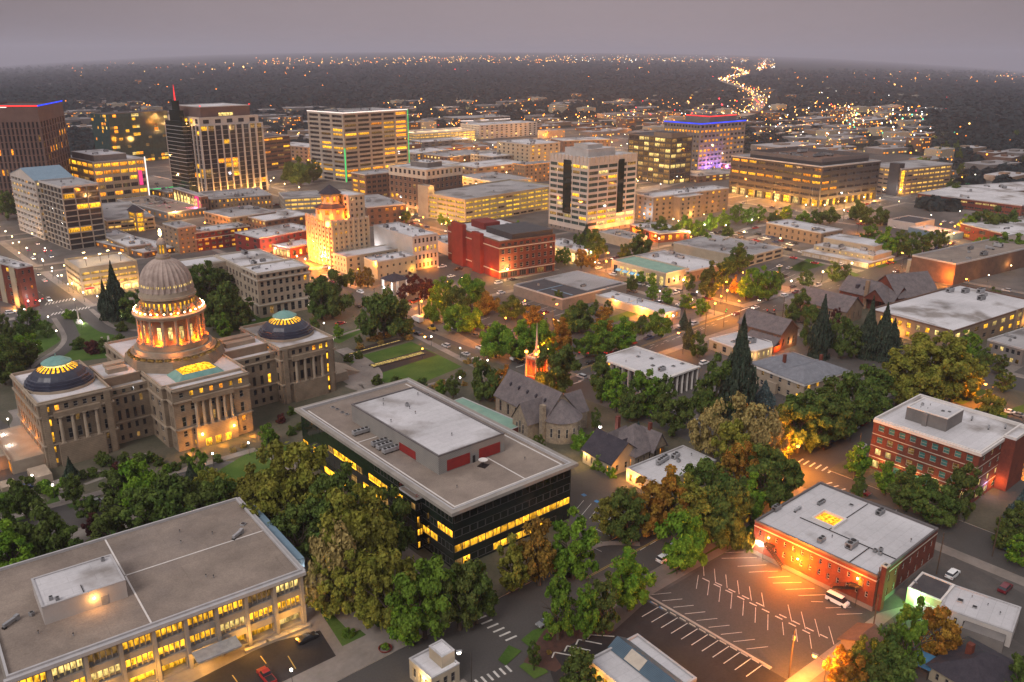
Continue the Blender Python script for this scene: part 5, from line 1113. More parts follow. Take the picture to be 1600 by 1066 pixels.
simple('tan_block', 'wide tan brick block with low parapet and rooftop plant', 'the wide tan block', (326.8, 311), (427, 305.5), (300, 300), yb=334, wall='tan', roof='roofg', S=P(3, 16, ww=.45, wh=.55, lit=.4, cls='lo ly'), units=9, seed=48)
simple('parking_garage', 'pale parking garage with white lit decks beside the tan block', 'the pale parking garage', (443, 309), (506, 307), (426, 301), yb=331, wall='concrete', roof='roofg', S=P(3, 6, ww=.9, wh=.5, lit=1, k='d', cls='lgar2', d=1.2), units=0, seed=49, par=1.0)
t = simple('slab_tower', 'tall concrete office tower with white roof edge light and green corner light', 'the green edged tower', (535.5, 177.3), (615.3, 170.2), (505, 172.3), yb=286, wall='concrete', roof='roofg', S=P(15, 5, ww=.86, wh=.55, lit=.12, k='r', d=.9, cls='ly lo', rows={10: .6, 11: .6, 2: .6, 1: .8, 3: .3, 13: .3}), Wf=P(15, 3, ww=.82, wh=.55, lit=.1, k='r', d=.9, cls='ly', rows={2: .6, 1: .5}), units=8, us=1.3, seed=50, par=1.2, cat='tower')
H = t.h; seg(t, 'roof_edge_light', 'e_led', [(0, t.d, H+.3), (0, 0, H+.3), (t.w, 0, H+.3)], .4); seg(t, 'corner_light', 'e_green', [(-.3, -.3, 1), (-.3, -.3, H*.5)], .6); seg(t, 'corner_light', 'e_green', [(t.w+.3, -.3, 1), (t.w+.3, -.3, H)], .35)
simple('arcade_block', 'low tan block with a lit arcade left of the green edged tower', 'the low arcade block', (481, 230), (507.6, 226.5), (431.7, 224), yb=254, wall='tan', roof='roofw', S=P(4, 8, ww=.5, wh=.5, lit=.3, rows={0: .9}, cls='lo ly'), units=4, seed=51)
simple('wedge_tower', 'dark striped wedge building with slanted glass roof', 'the striped wedge tower', (410, 215), (432, 210), (398, 211), yb=268, wall='brown', roof='roofd', S=P(8, 4, ww=.94, wh=.45, lit=.25, k='r', cls='ly lo'), units=2, seed=52)
b = MB(); t = Bld('left_brick_block', 'brick and cream apartment block at the left edge', 'the left edge brick block', F=(27, 418), R=(41, 412.5), L=(-25, 397), yb=483, wall='brick', roof='roofw', seed=53)
t.block(S=P(5, 2, ww=.35, wh=.45, lit=.1, cls='lo'), Wf=P(5, 6, ww=.4, wh=.5, lit=.2, cls='lo ly', fr='framew'), par=.8); t.units(4, t.h-.8); t.finish()
for k in range(3): t.bx('pilaster', 'cream', (-.3, t.d*(.08+.3*k), 0, -.003, t.d*(.2+.3*k), t.h-.9))
light(t.root, (2, -2, 3), (1, .05, .04), 90, .2); light(t.root, (-2, 6, 3), (1, .5, .1), 400, .2)
t = simple('corner_garage', 'cream parking garage with glowing decks and red shop signs at the avenue corner', 'the glowing corner garage', (123.4, 419.6), (214, 407), (100, 404.4), yb=463, wall='cream', roof='roofg', trim='cream', S=[P(1, 7, z0=0, z1=3.8, ww=.85, wh=.75, sill=.05, lit=1, cls='lshop', k='r'), P(3, 6, z0=3.8, z1=13, ww=.92, wh=.48, lit=1, k='d', cls='lgar2', d=1.4)], Wf=[P(1, 5, z0=0, z1=3.8, ww=.85, wh=.75, sill=.05, lit=1, cls='lshop', k='r'), P(3, 5, z0=3.8, z1=13, ww=.9, wh=.48, lit=.8, k='d', cls='lgar2', d=1.4)], units=0, par=1.1, seed=54)
for x, y in ((.2, .3), (.5, .5), (.8, .3), (.7, .7), (.3, .8)): b = MB(); b.cyl(t.w*x, t.d*y, t.h-1.1, t.h+3, .12, n=6); b.build('deck_lamp_post', ['pole'], t.root); b = MB(); b.box(t.w*x-.6, t.d*y-.25, t.h+3, t.w*x+.6, t.d*y+.25, t.h+3.25, bot=True); b.build('deck_lamp', ['e_warm'], t.root); light(t.root, (t.w*x, t.d*y, t.h+2.6), (1, .8, .4), 900, .2)
t.bx('red_shop_sign', 'e_red', (t.w*.05, -.4, 3.3, t.w*.2, -.05, 4.0), (t.w*.45, -.4, 3.3, t.w*.6, -.05, 3.8))
for k in range(5): light(t.root, (t.w*(.1+.2*k), -2.5, 3.5), (1, .7, .3), 420, .2)
for k in range(3): light(t.root, (-2.5, t.d*(.2+.3*k), 3.5), (1, .7, .3), 420, .2)
simple('white_roof_block', 'low brick block with white roof and dark front slope left of the dome', 'the white roofed block', (225, 394), (264.7, 382), (162, 372), yb=404, wall='brown', S=P(1, 6, ww=.5, wh=.5, lit=.5, cls='lo'), units=8, seed=55)
t = simple('deck_garage', 'long parking structure with grey roof and cream decks', 'the grey roofed garage', (166, 345), (232, 335), (156, 318), yb=366, wall='cream', roof='roofg', S=P(3, 7, ww=.9, wh=.5, lit=.7, k='d', cls='lgar2', d=1.2), units=1, seed=56)
t = simple('stair_tower', 'small yellow lit stair tower with dark pyramid roof', 'the yellow lit stair tower', (211, 332), (222, 330), (203.5, 328), yb=363, wall='cream', roof='roofd', S=P(4, 1, ww=.85, wh=.8, sill=.1, lit=1, k='r', cls='ly'), units=0, seed=57, cat='tower'); b = MB(); hip(b, 0, 0, t.w, t.d, t.h, t.h+4, .8); b.build('pyramid_roof', ['shingle2'], t.root)
simple('convention_hall', 'sprawling grey flat roofed hall with green edge lights', 'the grey flat roofed hall', (262, 332), (306, 322), (205, 309), yb=345, wall='dconc', roof='gravel', S=P(1, 10, ww=.4, wh=.4, lit=.5, cls='lo'), units=8, us=1.3, seed=58)
t = simple('rear_hall', 'grey hall with green neon roof lines behind the sprawling hall', 'the green lined hall', (236, 296), (276, 285), (214, 278), yb=306, wall='dconc', roof='gravel', units=5, seed=59); seg(t, 'roof_edge_light', 'e_green', [(0, t.d*.3, t.h), (0, 0, t.h), (t.w*.5, 0, t.h)], .3)
t = simple('twin_block', 'red fronted brick mid-rise with tan tower wing and white roof plant', 'the red fronted mid-rise', (304, 364), (390, 352.5), (286, 357.5), yb=394, wall='redwall', roof='roofw', trim='limes', S=P(4, 8, ww=.6, wh=.5, lit=.4, cls='lo ly', fr='limes'), units=8, seed=60); t.belt([t.h-4.5], th=.5, mat='limes')
simple('tan_mid_rise', 'plain tan mid-rise beside the red fronted block', 'the plain tan mid-rise', (277, 356), (300, 351), (263.5, 347.4), yb=398, wall='tan', roof='roofg', S=P(6, 3, ww=.35, wh=.45, lit=.4, cls='lo'), units=2, seed=61)
# classic stone block with wings
t = Bld('classic_block', 'cream stone civic block with arched ground floor windows and white roof', 'the cream civic block', F=(401, 427), R=(482.5, 414.5), L=(376, 415.8), yb=498, wall='stone2', roof='roofw', trim='limes', seed=62)
H = t.h; kw = dict(fr='frame', cls='ly', lit=.04, d=.35)
t.block(S=[P(1, 7, z0=.5, z1=H*.27, ww=.55, wh=.72, sill=.15, **kw), P(3, 8, z0=H*.27, z1=H*.82, ww=.5, wh=.58, **kw), P(1, 8, z0=H*.84, z1=H-1, ww=.5, wh=.58, **kw)], Wf=[P(1, 3, z0=.5, z1=H*.27, ww=.4, wh=.7, sill=.15, **kw), P(3, 4, z0=H*.27, z1=H*.82, ww=.48, wh=.58, **kw), P(1, 4, z0=H*.84, z1=H-1, ww=.48, wh=.58, **kw)], par=.8)
t.belt([H*.27, H*.82, H-1.0], th=.6, out=.5, mat='limes'); y1 = t.d
t.block(-.0, y1+.03, t.w*.9, y1+34, 0, H-.5, par=.8, wname='wing_wall', rname='wing_roof', Wf=[P(4, 8, z0=1, z1=H-3, ww=.48, wh=.58, **kw)])
t.block(-26, y1+20, -.05, y1+36, 0, H-1, S=[P(4, 6, z0=1, z1=H-3, ww=.48, wh=.58, **kw)], Wf=[P(4, 3, z0=1, z1=H-3, ww=.48, wh=.58, **kw)], par=.8, wname='wing_wall', rname='wing_roof'); t.units(4, H-.8); t.units(6, H-1.3, 0, y1, t.w*.9, y1+34); t.finish()
# art deco hotel, orange lit
t = Bld('deco_hotel', 'stepped pale art deco tower with octagonal lantern, floodlit orange at its foot', 'the floodlit deco tower', 'tower', F=(519, 346), R=(570, 337), L=(487.5, 333.5), yb=421, wall='cream', roof='roofw', trim='limes', seed=63)
H = t.h; w_, d_ = t.w, t.d; k_ = dict(fr='framew', cls='ly', lit=.08)
t.block(S=P(10, 7, ww=.4, wh=.5, **k_), Wf=P(10, 7, ww=.4, wh=.5, **k_), par=.8)
t.block(w_*.55, d_*.12, w_, d_*.9, H-.7, H+13, S=P(4, 3, ww=.4, wh=.5, **k_), Wf=P(4, 4, ww=.4, wh=.5, **k_), par=.6, wname='slab_wall', rname='slab_roof')
X, Y, r = w_*.3, d_*.45, min(w_, d_)*.36
b = MB(); b.cyl(X, Y, H-.7, H+6, r, r, 8, mi=0, a0=math.pi/8); b.cyl(X, Y, H+6.01, H+8, r*1.14, r*.66, 8, mi=1, a0=math.pi/8); b.cyl(X, Y, H+8, H+14, r*.62, r*.62, 8, mi=0, a0=math.pi/8); b.cyl(X, Y, H+14.01, H+19, r*.8, .05, 8, mi=1, a0=math.pi/8); ln = b.build('lantern_tower', ['cream', 'shingle2'], t.root)
for i in range(8):
    a = math.pi*i/4; put('window', pane('p', 1.8, 3.4, 'lo'), ln, (X+(r*.575+.05)*math.cos(a), Y+(r*.575+.05)*math.sin(a), H+9.2), a+math.pi/2)
    put('window', pane('p', 2.4, 2.4, 'lo'), ln, (X+(r*.925+.05)*math.cos(a), Y+(r*.925+.05)*math.sin(a), H+2.4), a+math.pi/2)
for k in range(8): t.bx('pier', 'cream', (-.6, d_*k/7-(.5 if k else 0), 0, -.003, d_*k/7+(.5 if k < 7 else 0), H+.8))
for k in range(8): t.bx('pier', 'cream', (w_*k/7-(.4 if k else 0), -.5, 0, w_*k/7+(.4 if k < 7 else 0), -.003, H+.8))
t.block(-1, -15, w_+16, -.6, 0, H*.36, S=P(3, 8, ww=.35, wh=.5, **k_), Wf=P(3, 4, ww=.35, wh=.5, **k_), par=.6, wname='podium_wall', rname='podium_roof'); t.finish()
for y, z, pw in ((.7, 3, 9000), (.3, 3, 7000), (.9, 12, 2500), (.15, 14, 2500)): light(t.root, (-4.5, d_*y, z), (1, .21, .008), pw*.95, .4)
for a in (3.4, 4.2, 5.2): light(t.root, (X+r*1.25*math.cos(a), Y+r*1.25*math.sin(a), H+1.2), (1, .22, .01), 1200, .3); light(t.root, (X+r*.9*math.cos(a), Y+r*.9*math.sin(a), H+9), (1, .3, .02), 260, .3)
b = MB(); b.lathe(-1.0, d_*.12, [(0, H-4), (1.2, H-3.2), (1.3, H-2), (1.0, H-.9), (0, H-.4)], 8); b.build('beacon_lamp', ['e_sod'], t.root)
t = simple('annex_block', 'blank tan annex with flat white roof at the foot of the deco tower', 'the blank tan annex', (589, 409), (643, 397), (578, 401), yb=437, wall='cream', S=P(2, 6, ww=.3, wh=.3, lit=0), Wf=None, units=3, seed=64); light(t.root, (-.8, 1.5, t.h-1.5), (1, .45, .06), 900, .2); light(t.root, (t.w*.9, -1.5, 2.6), (1, .7, .15), 300, .2)
t = simple('white_loft', 'four storey white loft block with lit third floor and blank party wall', 'the white loft block', (644.5, 370), (682.5, 363.9), (586, 351), yb=423, wall='white', S=P(4, 6, ww=.5, wh=.55, lit=.0, rows={2: .75}, cls='lp ly'), Wf=None, units=8, seed=65); light(t.root, (t.w*.55, -2, 2.8), (1, .36, .04), 1300, .2)
simple('low_store', 'low white roofed store between the loft and the red brick block', 'the low white store', (716, 388), (738, 381), (684, 368), h=7.5, wall='white', S=None, units=5, seed=66)
t = Bld('red_brick_block', 'five storey red brick block with blank red side walls and dark top floor', 'the red brick block', F=(780, 377), R=(854, 362.5), L=(717, 348.5), yb=437, wall='redwall', roof='roofw', trim='brown', seed=67)
H = t.h
t.block(S=[P(1, 6, z0=.2, z1=4.2, ww=.75, wh=.75, sill=.1, lit=.3, k='r', cls='lp', mi=1), P(3, 9, z0=4.4, z1=H-4.5, ww=.5, wh=.6, lit=.05, rows={1: .15}, mi=1, fr='limes'), P(1, 9, z0=H-4.2, z1=H-.8, ww=.6, wh=.5, lit=0, mi=1)], Wf=None, par=.8, mats=['redwall', 'brick']); t.belt([H-4.4, 4.2], th=.5, out=.4, mat='limes')
for a, c, hh in ((.62, .85, 3.5), (.28, .44, 1.5)): t.bx('stair_bump', 'redwall', (-2.5, t.d*a, 0, -.003, t.d*c, H+hh))
t.bx('roof_room', 'redwall', (t.w*.3, t.d*.6, H-.8, t.w*.6, t.d*.85, H+3.2)); t.bx('top_floor', 'dark', (t.w*.25, 1.5, H-.8, t.w*.98, t.d*.5, H+2.6)); t.units(5, H-.8, 0, t.d*.5); t.finish()
light(t.root, (-2, t.d*.12, 3), (1, .3, .03), 700, .2); light(t.root, (-1, -2, 3), (1, .5, .1), 300, .2); light(t.root, (-4, t.d*.5, 3), (1, .3, .05), 250, .2)
t = simple('brown_office', 'five storey brown brick office with cream cornice and shop lights', 'the brown brick office', (666, 266), (718, 258.2), (611.5, 258), yb=337, wall='brown', trim='limes', S=[P(1, 8, z0=0, z1=4.5, ww=.8, wh=.7, sill=.08, lit=.9, k='r', cls='lshop'), P(5, 8, z0=4.5, z1=HGT(666, 266, 337)-6.5, ww=.5, wh=.6, lit=.05, fr='limes'), P(1, 8, z0=HGT(666, 266, 337)-6, ww=.5, wh=.6, lit=.1, mi=1)], mats=['brown', 'limes'], ph=(.35, .3, .75, .75, 4, 'dconc'), seed=68)
for k in range(5): light(t.root, (-3, t.d*(.1+.2*k), 3.5), (1, .75, .4), 1300, .3)
simple('rust_office', 'rust brick office with lit end beside the brown brick office', 'the rust brick office', (571, 273), (612, 266.5), (562, 268), yb=312, wall='brown', roof='roofg', S=P(5, 6, ww=.7, wh=.5, lit=.12, k='r'), Wf=P(5, 2, ww=.7, wh=.5, lit=.8, k='r'), units=3, seed=69)
simple('old_brick_store', 'old dark brick store with grey roof behind the deco tower', 'the old dark brick store', (574, 324), (612, 314.5), (566, 306), yb=354, wall='brown', roof='roofg', S=P(3, 5, ww=.4, wh=.5, lit=.0, rows={2: .6}, cls='lo'), units=4, seed=70)
t = simple('yellow_garage', 'big cream parking garage with yellow lit decks', 'the yellow lit garage', (727, 312), (856, 288), (669.5, 298), yb=352, wall='cream', roof='roofg', trim='cream', S=P(5, 12, ww=.9, wh=.46, lit=.9, k='d', cls='lgar', d=1.4), Wf=P(5, 5, ww=.88, wh=.46, lit=1, k='d', cls='lgar', d=1.4), units=2, par=1.1, seed=71)
t.block(-.5, t.d*.78, 6, t.d+.5, 0, t.h+5.5, par=.5, wname='stair_tower_wall', rname='stair_tower_roof'); light(t.root, (-3, t.d*.5, 3), (1, .8, .3), 900, .3); light(t.root, (3, t.d*.7, t.h+2), (1, .8, .3), 700, .2)
# banded white tower with dark glass notches
t = Bld('banded_tower', 'white banded office tower with dark green glass and chunky stepped top', 'the white banded tower', 'tower', F=(920, 247), R=(998.5, 239.5), L=(857, 239.5), yb=368, wall='white', roof='roofw', trim='white', seed=72)
H = t.h; kw = dict(k='r', g='gg', d=.5, cls='ly lp')
t.block(S=[P(1, 8, z0=0, z1=5, ww=.2, wh=.3, lit=0, mi=1), P(11, 5, z0=5, z1=H-5, ww=.92, wh=.58, lit=.1, rows={0: .4, 1: .85, 10: .5, 9: .2}, **kw)], Wf=[P(1, 8, z0=0, z1=5, ww=.2, wh=.3, lit=0, mi=1), P(11, 5, z0=5, z1=H-5, ww=.92, wh=.58, lit=.1, rows={1: .6, 0: .3, 10: .4}, **kw)], par=.8, mats=['white', 'dconc'])
for a in (.60,): b = MB(); b.poly([(t.w*a, -.55, 13), (t.w*(a+.12), -.55, 13), (t.w*(a+.12), -.55, H-3), (t.w*a, -.55, H-3)]); b.poly([(t.w*a, -.05, H-3), (t.w*a, -.55, H-3), (t.w*(a+.12), -.55, H-3), (t.w*(a+.12), -.05, H-3)]); b.poly([(t.w*a, -.05, 13), (t.w*a, -.55, 13), (t.w*a, -.55, H-3), (t.w*a, -.05, H-3)]); b.build('glass_bay', ['gb'], t.root)
b = MB(); b.poly([(-.55, t.d*.62, 13), (-.55, t.d*.42, 13), (-.55, t.d*.42, H-3), (-.55, t.d*.62, H-3)]); b.poly([(-.55, t.d*.42, 13), (-.05, t.d*.42, 13), (-.05, t.d*.42, H-3), (-.55, t.d*.42, H-3)]); b.poly([(-.55, t.d*.62, H-3), (-.55, t.d*.42, H-3), (-.05, t.d*.42, H-3), (-.05, t.d*.62, H-3)]); b.build('glass_bay', ['gb'], t.root)
for k in range(11): t.bx('rib', 'limes', (t.w*(.03+.094*k), -.5, H-4, t.w*(.03+.094*k)+.8, -.06, H+.6)); t.bx('rib', 'limes', (-.5, t.d*(.03+.094*k), H-4, -.06, t.d*(.03+.094*k)+.8, H+.6))
t.block(t.w*.15, t.d*.2, t.w*.7, t.d*.8, H-.8, H+4.5, par=.4, wname='penthouse_wall', rname='penthouse_roof'); t.block(t.w*.25, t.d*.35, t.w*.55, t.d*.7, H+4.1, H+7, par=.3, wname='penthouse_wall', rname='penthouse_roof'); t.units(5, H-.8); t.finish()
for k in range(4): light(t.root, (t.w*(.2+.22*k), -4, 3.5), (1, .42, .12), 900, .3)
t = simple('glass_tower', 'black framed glass tower with pale lit floors', 'the pale lit glass tower', (1049.5, 215), (1081, 212), (983.7, 208.5), yb=289, wall='dark', roof='roofd', trim='trimd', S=P(9, 4, ww=.86, wh=.7, sill=.15, lit=.45, k='r', cls='lp ld ld'), Wf=P(9, 8, ww=.88, wh=.7, sill=.15, lit=.6, k='r', cls='lp ld ld', rows={0: .9}), ph=(.2, .1, .9, .5, 4, 'tan'), seed=73, cat='tower')
t = simple('blue_lined_office', 'mauve office block with blue roof edge light and red lit penthouse', 'the blue edged office', (1095, 193.8), (1153.4, 187.5), (1048, 189), yb=270, wall='dconc', roof='roofd', S=P(10, 12, ww=.6, wh=.45, lit=.15, rows={8: .7, 6: .6, 4: .8, 1: .3}, cls='ly lo', k='q'), ph=(.3, .15, .9, .8, 7, 'dconc'), units=4, seed=74)
H = t.h; seg(t, 'roof_edge_light', 'e_blue', [(0, t.d, H), (0, 0, H), (t.w, 0, H)], .6); seg(t, 'penthouse_edge_light', 'e_red', [(t.w*.3, t.d*.8, H+6.2), (t.w*.3, t.d*.15, H+6.2), (t.w*.9, t.d*.15, H+6.2)], .45)
for k in range(3): light(t.root, (t.w*(.2+.3*k), -8, 4), (.35, .2, 1), 6000, .5)
t = Bld('dark_low_office', 'wide dark office with recessed lit ground floor and walled roof plant', 'the wide dark office', F=(1286.3, 260.5), R=(1370.3, 250), L=(1147.5, 242.5), yb=325, wall='dark', roof='roofg', trim='trim', seed=75)
H = t.h; kw = dict(ww=.86, wh=.42, sill=.3, k='r', d=.9, cls='ly lo')
t.block(S=[P(1, 9, z0=0, z1=7, ww=.8, wh=.85, sill=.02, lit=.85, k='r', cls='lshop ly', d=3), P(5, 7, z0=7, z1=H-.8, lit=.15, rows={4: .1, 3: .5, 1: .3}, **kw)], Wf=[P(1, 10, z0=0, z1=7, ww=.8, wh=.85, sill=.02, lit=.75, k='r', cls='lshop ly', d=3), P(5, 10, z0=7, z1=H-.8, lit=.15, rows={4: .35, 3: .6, 2: .5}, **kw)], par=.8)
t.block(t.w*.1, t.d*.08, t.w*.92, t.d*.85, H-.8, H+5.2, par=3.2, wall='dark', roof='brown', trim='trimd', wname='plant_screen', rname='plant_deck'); t.units(6, H+2, t.w*.15, t.d*.15, t.w*.85, t.d*.8, 1.6, (0, 2)); t.finish()
for k in range(5): light(t.root, (-4, t.d*(.1+.2*k), 4), (1, .6, .15), 1500, .4); light(t.root, (t.w*(.1+.2*k), -4, 4), (1, .6, .15), 1300, .4)
t = simple('amber_garage', 'tan parking building with amber lit decks and dark stair tower', 'the amber lit garage', (1410, 263.5), (1470, 253.3), (1369.7, 256), yb=307, wall='tan', roof='roofg', S=P(6, 9, ww=.92, wh=.4, lit=.9, k='q', cls='lgar2', d=1), Wf=P(6, 4, ww=.9, wh=.4, lit=.3, k='q', cls='lgar2', d=1), units=0, par=1, seed=76); t.bx('stair_tower', 'dark', (-1.5, 2, 0, 6, 12, t.h+4)); put('window', pane('r', 5, t.h-4, 'ly'), t.root, (2.2, -.06, 2), 0)
t = simple('long_brick_hall', 'very long low brick building with broad white roof', 'the long white roofed brick hall', (1597, 321), (1640, 305), (1440, 300.5), h=8.5, wall='brick', S=P(2, 6, ww=.8, wh=.35, lit=.2, k='r'), Wf=P(2, 14, ww=.86, wh=.35, lit=.3, k='r', cls='lp'), units=3, us=1.5, seed=77)
t = simple('apartment_block', 'grey and tan apartment block with white roofs', 'the grey apartment block', (1021.7, 308), (1137, 293), (997.6, 303), yb=347, wall='dconc', S=P(5, 12, ww=.35, wh=.5, lit=.3, cls='ly lo', mi=1), Wf=P(5, 3, ww=.4, wh=.5, lit=.4, cls='lo'), mats=['dconc', 'tan'], units=9, seed=78)
t.block(t.w*.25, -7, t.w*.55, -.05, 0, t.h-1, S=P(5, 4, ww=.35, wh=.5, lit=.3, cls='ly'), par=.6, wall='tan', wname='wing_wall', rname='wing_roof'); t.finish()
for k in range(4): light(t.root, (t.w*(.2+.2*k), -9, 4), (1, .7, .25), 900, .2)
t = simple('orange_lit_store', 'low brick store with orange wall lamps behind the banded tower', 'the orange lit store', (1029, 365), (1076, 360), (987.5, 350), yb=380, wall='brick', S=P(1, 4, ww=.5, wh=.6, lit=.4, cls='lo'), units=4, seed=79)
for y in (.2, .75): light(t.root, (-2, t.d*y, 3.5), (1, .3, .03), 1600, .3)
simple('beige_shed', 'low beige shed with white gravel roof', 'the low beige shed', (983.7, 372.7), (1010, 368), (938, 361), yb=389, wall='cream', roof='roofg', S=None, units=4, seed=80)
t = simple('corner_shop', 'low corner shop with bright yellow shop windows and white roof', 'the bright corner shop', (900, 391.5), (928, 385.3), (852.4, 376), yb=413, wall='cream', S=P(1, 3, ww=.8, wh=.7, sill=.1, lit=1, k='r', cls='lshop'), Wf=P(1, 8, ww=.85, wh=.7, sill=.1, lit=1, k='r', cls='lshop'), units=6, seed=81)
for k in range(4): light(t.root, (-3, t.d*(.15+.23*k), 3.5), (1, .75, .25), 500, .2)
t = simple('green_roof_shop', 'cream shop building with pale green sloped roof and blue awnings', 'the green roofed shop', (1040.7, 427), (1077, 419), (955.8, 405.7), yb=449, wall='cream', roof='greenroof', trim='limes', S=P(1, 4, ww=.4, wh=.4, lit=.0), Wf=P(1, 8, ww=.6, wh=.7, sill=.05, lit=.3, k='r', cls='lp'), units=0, seed=82)
for k in range(4): b = MB(); y = t.d*(.45+.13*k); b.obox((-1, y, 3.3), (1, 0, .5), (0, 2, 0), (-.03, 0, .06)); b.build('awning', ['bluepaint'], t.root); light(t.root, (-2.2, y, 4), (1, .85, .6), 120, .2)
light(t.root, (t.w*.5, -2, 3), (1, .5, .2), 500, .2)
simple('white_roof_shop', 'brick shop with white roof behind the green roofed shop', 'the white roofed brick shop', (1077, 424), (1112, 408), (1000, 398), h=7, wall='tan', S=P(1, 6, ww=.25, wh=.3, lit=.1), Wf=None, units=7, seed=83)
simple('grey_roof_block', 'two storey cream block with broad grey roof and dark bay windows', 'the broad grey roofed block', (1166, 401), (1212, 384), (1061, 377), yb=418, wall='cream', roof='roofg', S=P(2, 4, ww=.75, wh=.55, lit=.02, k='r'), Wf=None, units=9, seed=84)
t = simple('mauve_roof_store', 'low mauve block with dark sunken roof and white roof half', 'the low mauve block', (879, 467), (982, 443), (800, 445), h=6, wall='dconc', roof='roofd', S=None, Wf=None, units=2, seed=85); t.bx('roof_half', 'roofg', (t.w*.45, t.d*.1, t.h-.69, t.w-.5, t.d-.5, t.h-.2)); t.bx('lit_blue_sign', 'e_blue', (t.w+.05, .5, t.h-1.5, t.w+.3, 4, t.h-.3)); t.bx('roof_conduit', 'tealroof', (2, t.d*.55, t.h-.6, t.w*.42, t.d*.57, t.h-.45), (t.w*.2, 3, t.h-.6, t.w*.22, t.d*.5, t.h-.45)); light(t.root, (t.w*.6, -1.5, 3), (1, .3, .03), 900, .2)
t = simple('orange_wall_store', 'low tan store with white roof and a wall lit bright orange', 'the orange walled store', (1038, 490), (1064.7, 483), (927.5, 459.5), yb=503, wall='cream', S=P(1, 3, ww=.5, wh=.6, lit=.3, cls='lo'), Wf=None, units=3, seed=86); t.bx('roof_upstand', 'trimw', (1, t.d*.55, t.h-.69, t.w-1, t.d*.56, t.h-.1)); light(t.root, (-2, t.d*.3, 3.4), (1, .4, .04), 2600, .2); light(t.root, (-1.2, t.d*.68, 4), (1, .5, .08), 800, .2); light(t.root, (3, -1.5, 3), (1, .33, .04), 600, .2)
simple('tan_two_storey', 'two storey tan office with white roof near the storefront diner', 'the two storey tan office', (1283.6, 364), (1314, 357.5), (1200, 347), yb=385, wall='tan', S=P(2, 3, ww=.3, wh=.4, lit=.1), Wf=P(2, 9, ww=.3, wh=.45, lit=.0), units=7, seed=87)
t = simple('deco_store', 'cream streamlined store with white stepped roofs and a row of shutters', 'the cream streamlined store', (1357, 412), (1388, 398.5), (1259.5, 390.5), yb=420, wall='cream', S=P(1, 4, ww=.8, wh=.6, sill=.1, lit=1, k='r', cls='ly'), Wf=P(1, 7, ww=.8, wh=.7, sill=.05, lit=.0, g='framew', k='r'), units=0, par=.3, seed=88); t.block(t.w*.3, t.d*.05, t.w*.98, t.d*.95, t.h-.3, t.h+3, S=None, Wf=P(1, 10, ww=.4, wh=.4, lit=.4, cls='lp'), par=.4, wname='upper_wall', rname='upper_roof'); t.block(t.w*.7, t.d*.2, t.w*1.3, t.d*.98, 0, t.h+6, par=.4, wname='rear_wall', rname='rear_roof'); t.units(6, t.h+2.6, t.w*.3, 2, t.w*.7, t.d*.9); t.finish(); light(t.root, (-2, 2, 3.5), (1, .9, .4), 500, .2)
simple('white_garage', 'small white walled garage with orange lit roof edge', 'the small white garage', (1430, 349), (1440, 340), (1403, 341), h=6, wall='white', roof='roofd', units=1, seed=89)
simple('strip_store', 'low white strip store at the road junction', 'the white strip store', (1478, 366), (1490, 360), (1432, 353), h=4.5, wall='tealroof', units=2, seed=90)
simple('edge_brick', 'red brick block at the right edge', 'the right edge brick block', (1598, 372), (1640, 350), (1584, 350), h=10, wall='brick', units=3, seed=91, S=P(2, 4, ww=.4, wh=.5, lit=.2))
simple('edge_modern', 'grey flat roofed modern building at the right edge behind conifers', 'the grey right edge building', (1600, 545), (1680, 500), (1567, 527), h=8, wall='dconc', roof='roofg', seed=92, S=P(2, 6, ww=.6, wh=.5, lit=.3, k='r', cls='lp'))
simple('red_store_row', 'red painted brick store row with white roof plant', 'the red painted store row', (405, 372), (478, 354), (388, 360), h=12, wall='redwall', S=P(3, 9, ww=.4, wh=.5, lit=.3, cls='ly'), Wf=P(3, 3, ww=.4, wh=.5, lit=.2), units=10, seed=93)
t = simple('lit_front_store', 'low brick store with white roof and bright lit front', 'the bright fronted store', (453, 387), (489, 377), (412, 375), h=7, wall='brick', S=P(1, 4, ww=.4, wh=.5, lit=.3), Wf=P(1, 9, ww=.85, wh=.7, sill=.1, lit=1, k='r', cls='lshop'), units=8, seed=94); [light(t.root, (-3, t.d*(.2+.3*k), 3), (1, .8, .3), 600, .2) for k in range(3)]
t = simple('far_lit_garage', 'wide parking garage with gold lit decks behind the green edged tower', 'the gold lit garage', (649.5, 209), (741, 203), (618, 204.5), yb=226, wall='cream', roof='roofg', S=P(4, 14, ww=.92, wh=.5, lit=1, k='q', cls='lgar2', d=1), units=1, seed=95); [light(t.root, (t.w*(.1+.2*k), t.d*.5, t.h+4), (1, .8, .4), 4000, .3) for k in range(5)]; [light(t.root, (t.w*(.1+.2*k), -8, 4), (1, .7, .3), 2500, .3) for k in range(5)]
simple('white_hotel', 'white hotel with dark vertical window strips and red sign', 'the white hotel', (749, 196), (826, 189.5), (738, 192.5), yb=218, wall='white', S=P(6, 12, ww=.4, wh=.55, lit=.15, k='q', cls='lp'), units=4, us=1.4, seed=96)
t = simple('pink_lined_block', 'long low block with pink white roof light behind the white hotel', 'the pink lined block', (716, 185), (792, 181), (700, 182), yb=196, wall='dconc', roof='roofg', S=P(3, 10, ww=.8, wh=.4, lit=.2, k='q'), units=3, us=1.5, seed=97); seg(t, 'roof_edge_light', 'e_led', [(0, 0, t.h*.6), (t.w, 0, t.h*.6)], .5)
simple('cream_mid_rise', 'cream mid-rise with punched windows left of the banded tower', 'the cream mid-rise', (828, 226), (866, 221), (786, 219.5), yb=262, wall='cream', S=P(6, 5, ww=.35, wh=.5, lit=.3), Wf=P(6, 7, ww=.35, wh=.5, lit=.1), units=4, us=1.3, seed=98)
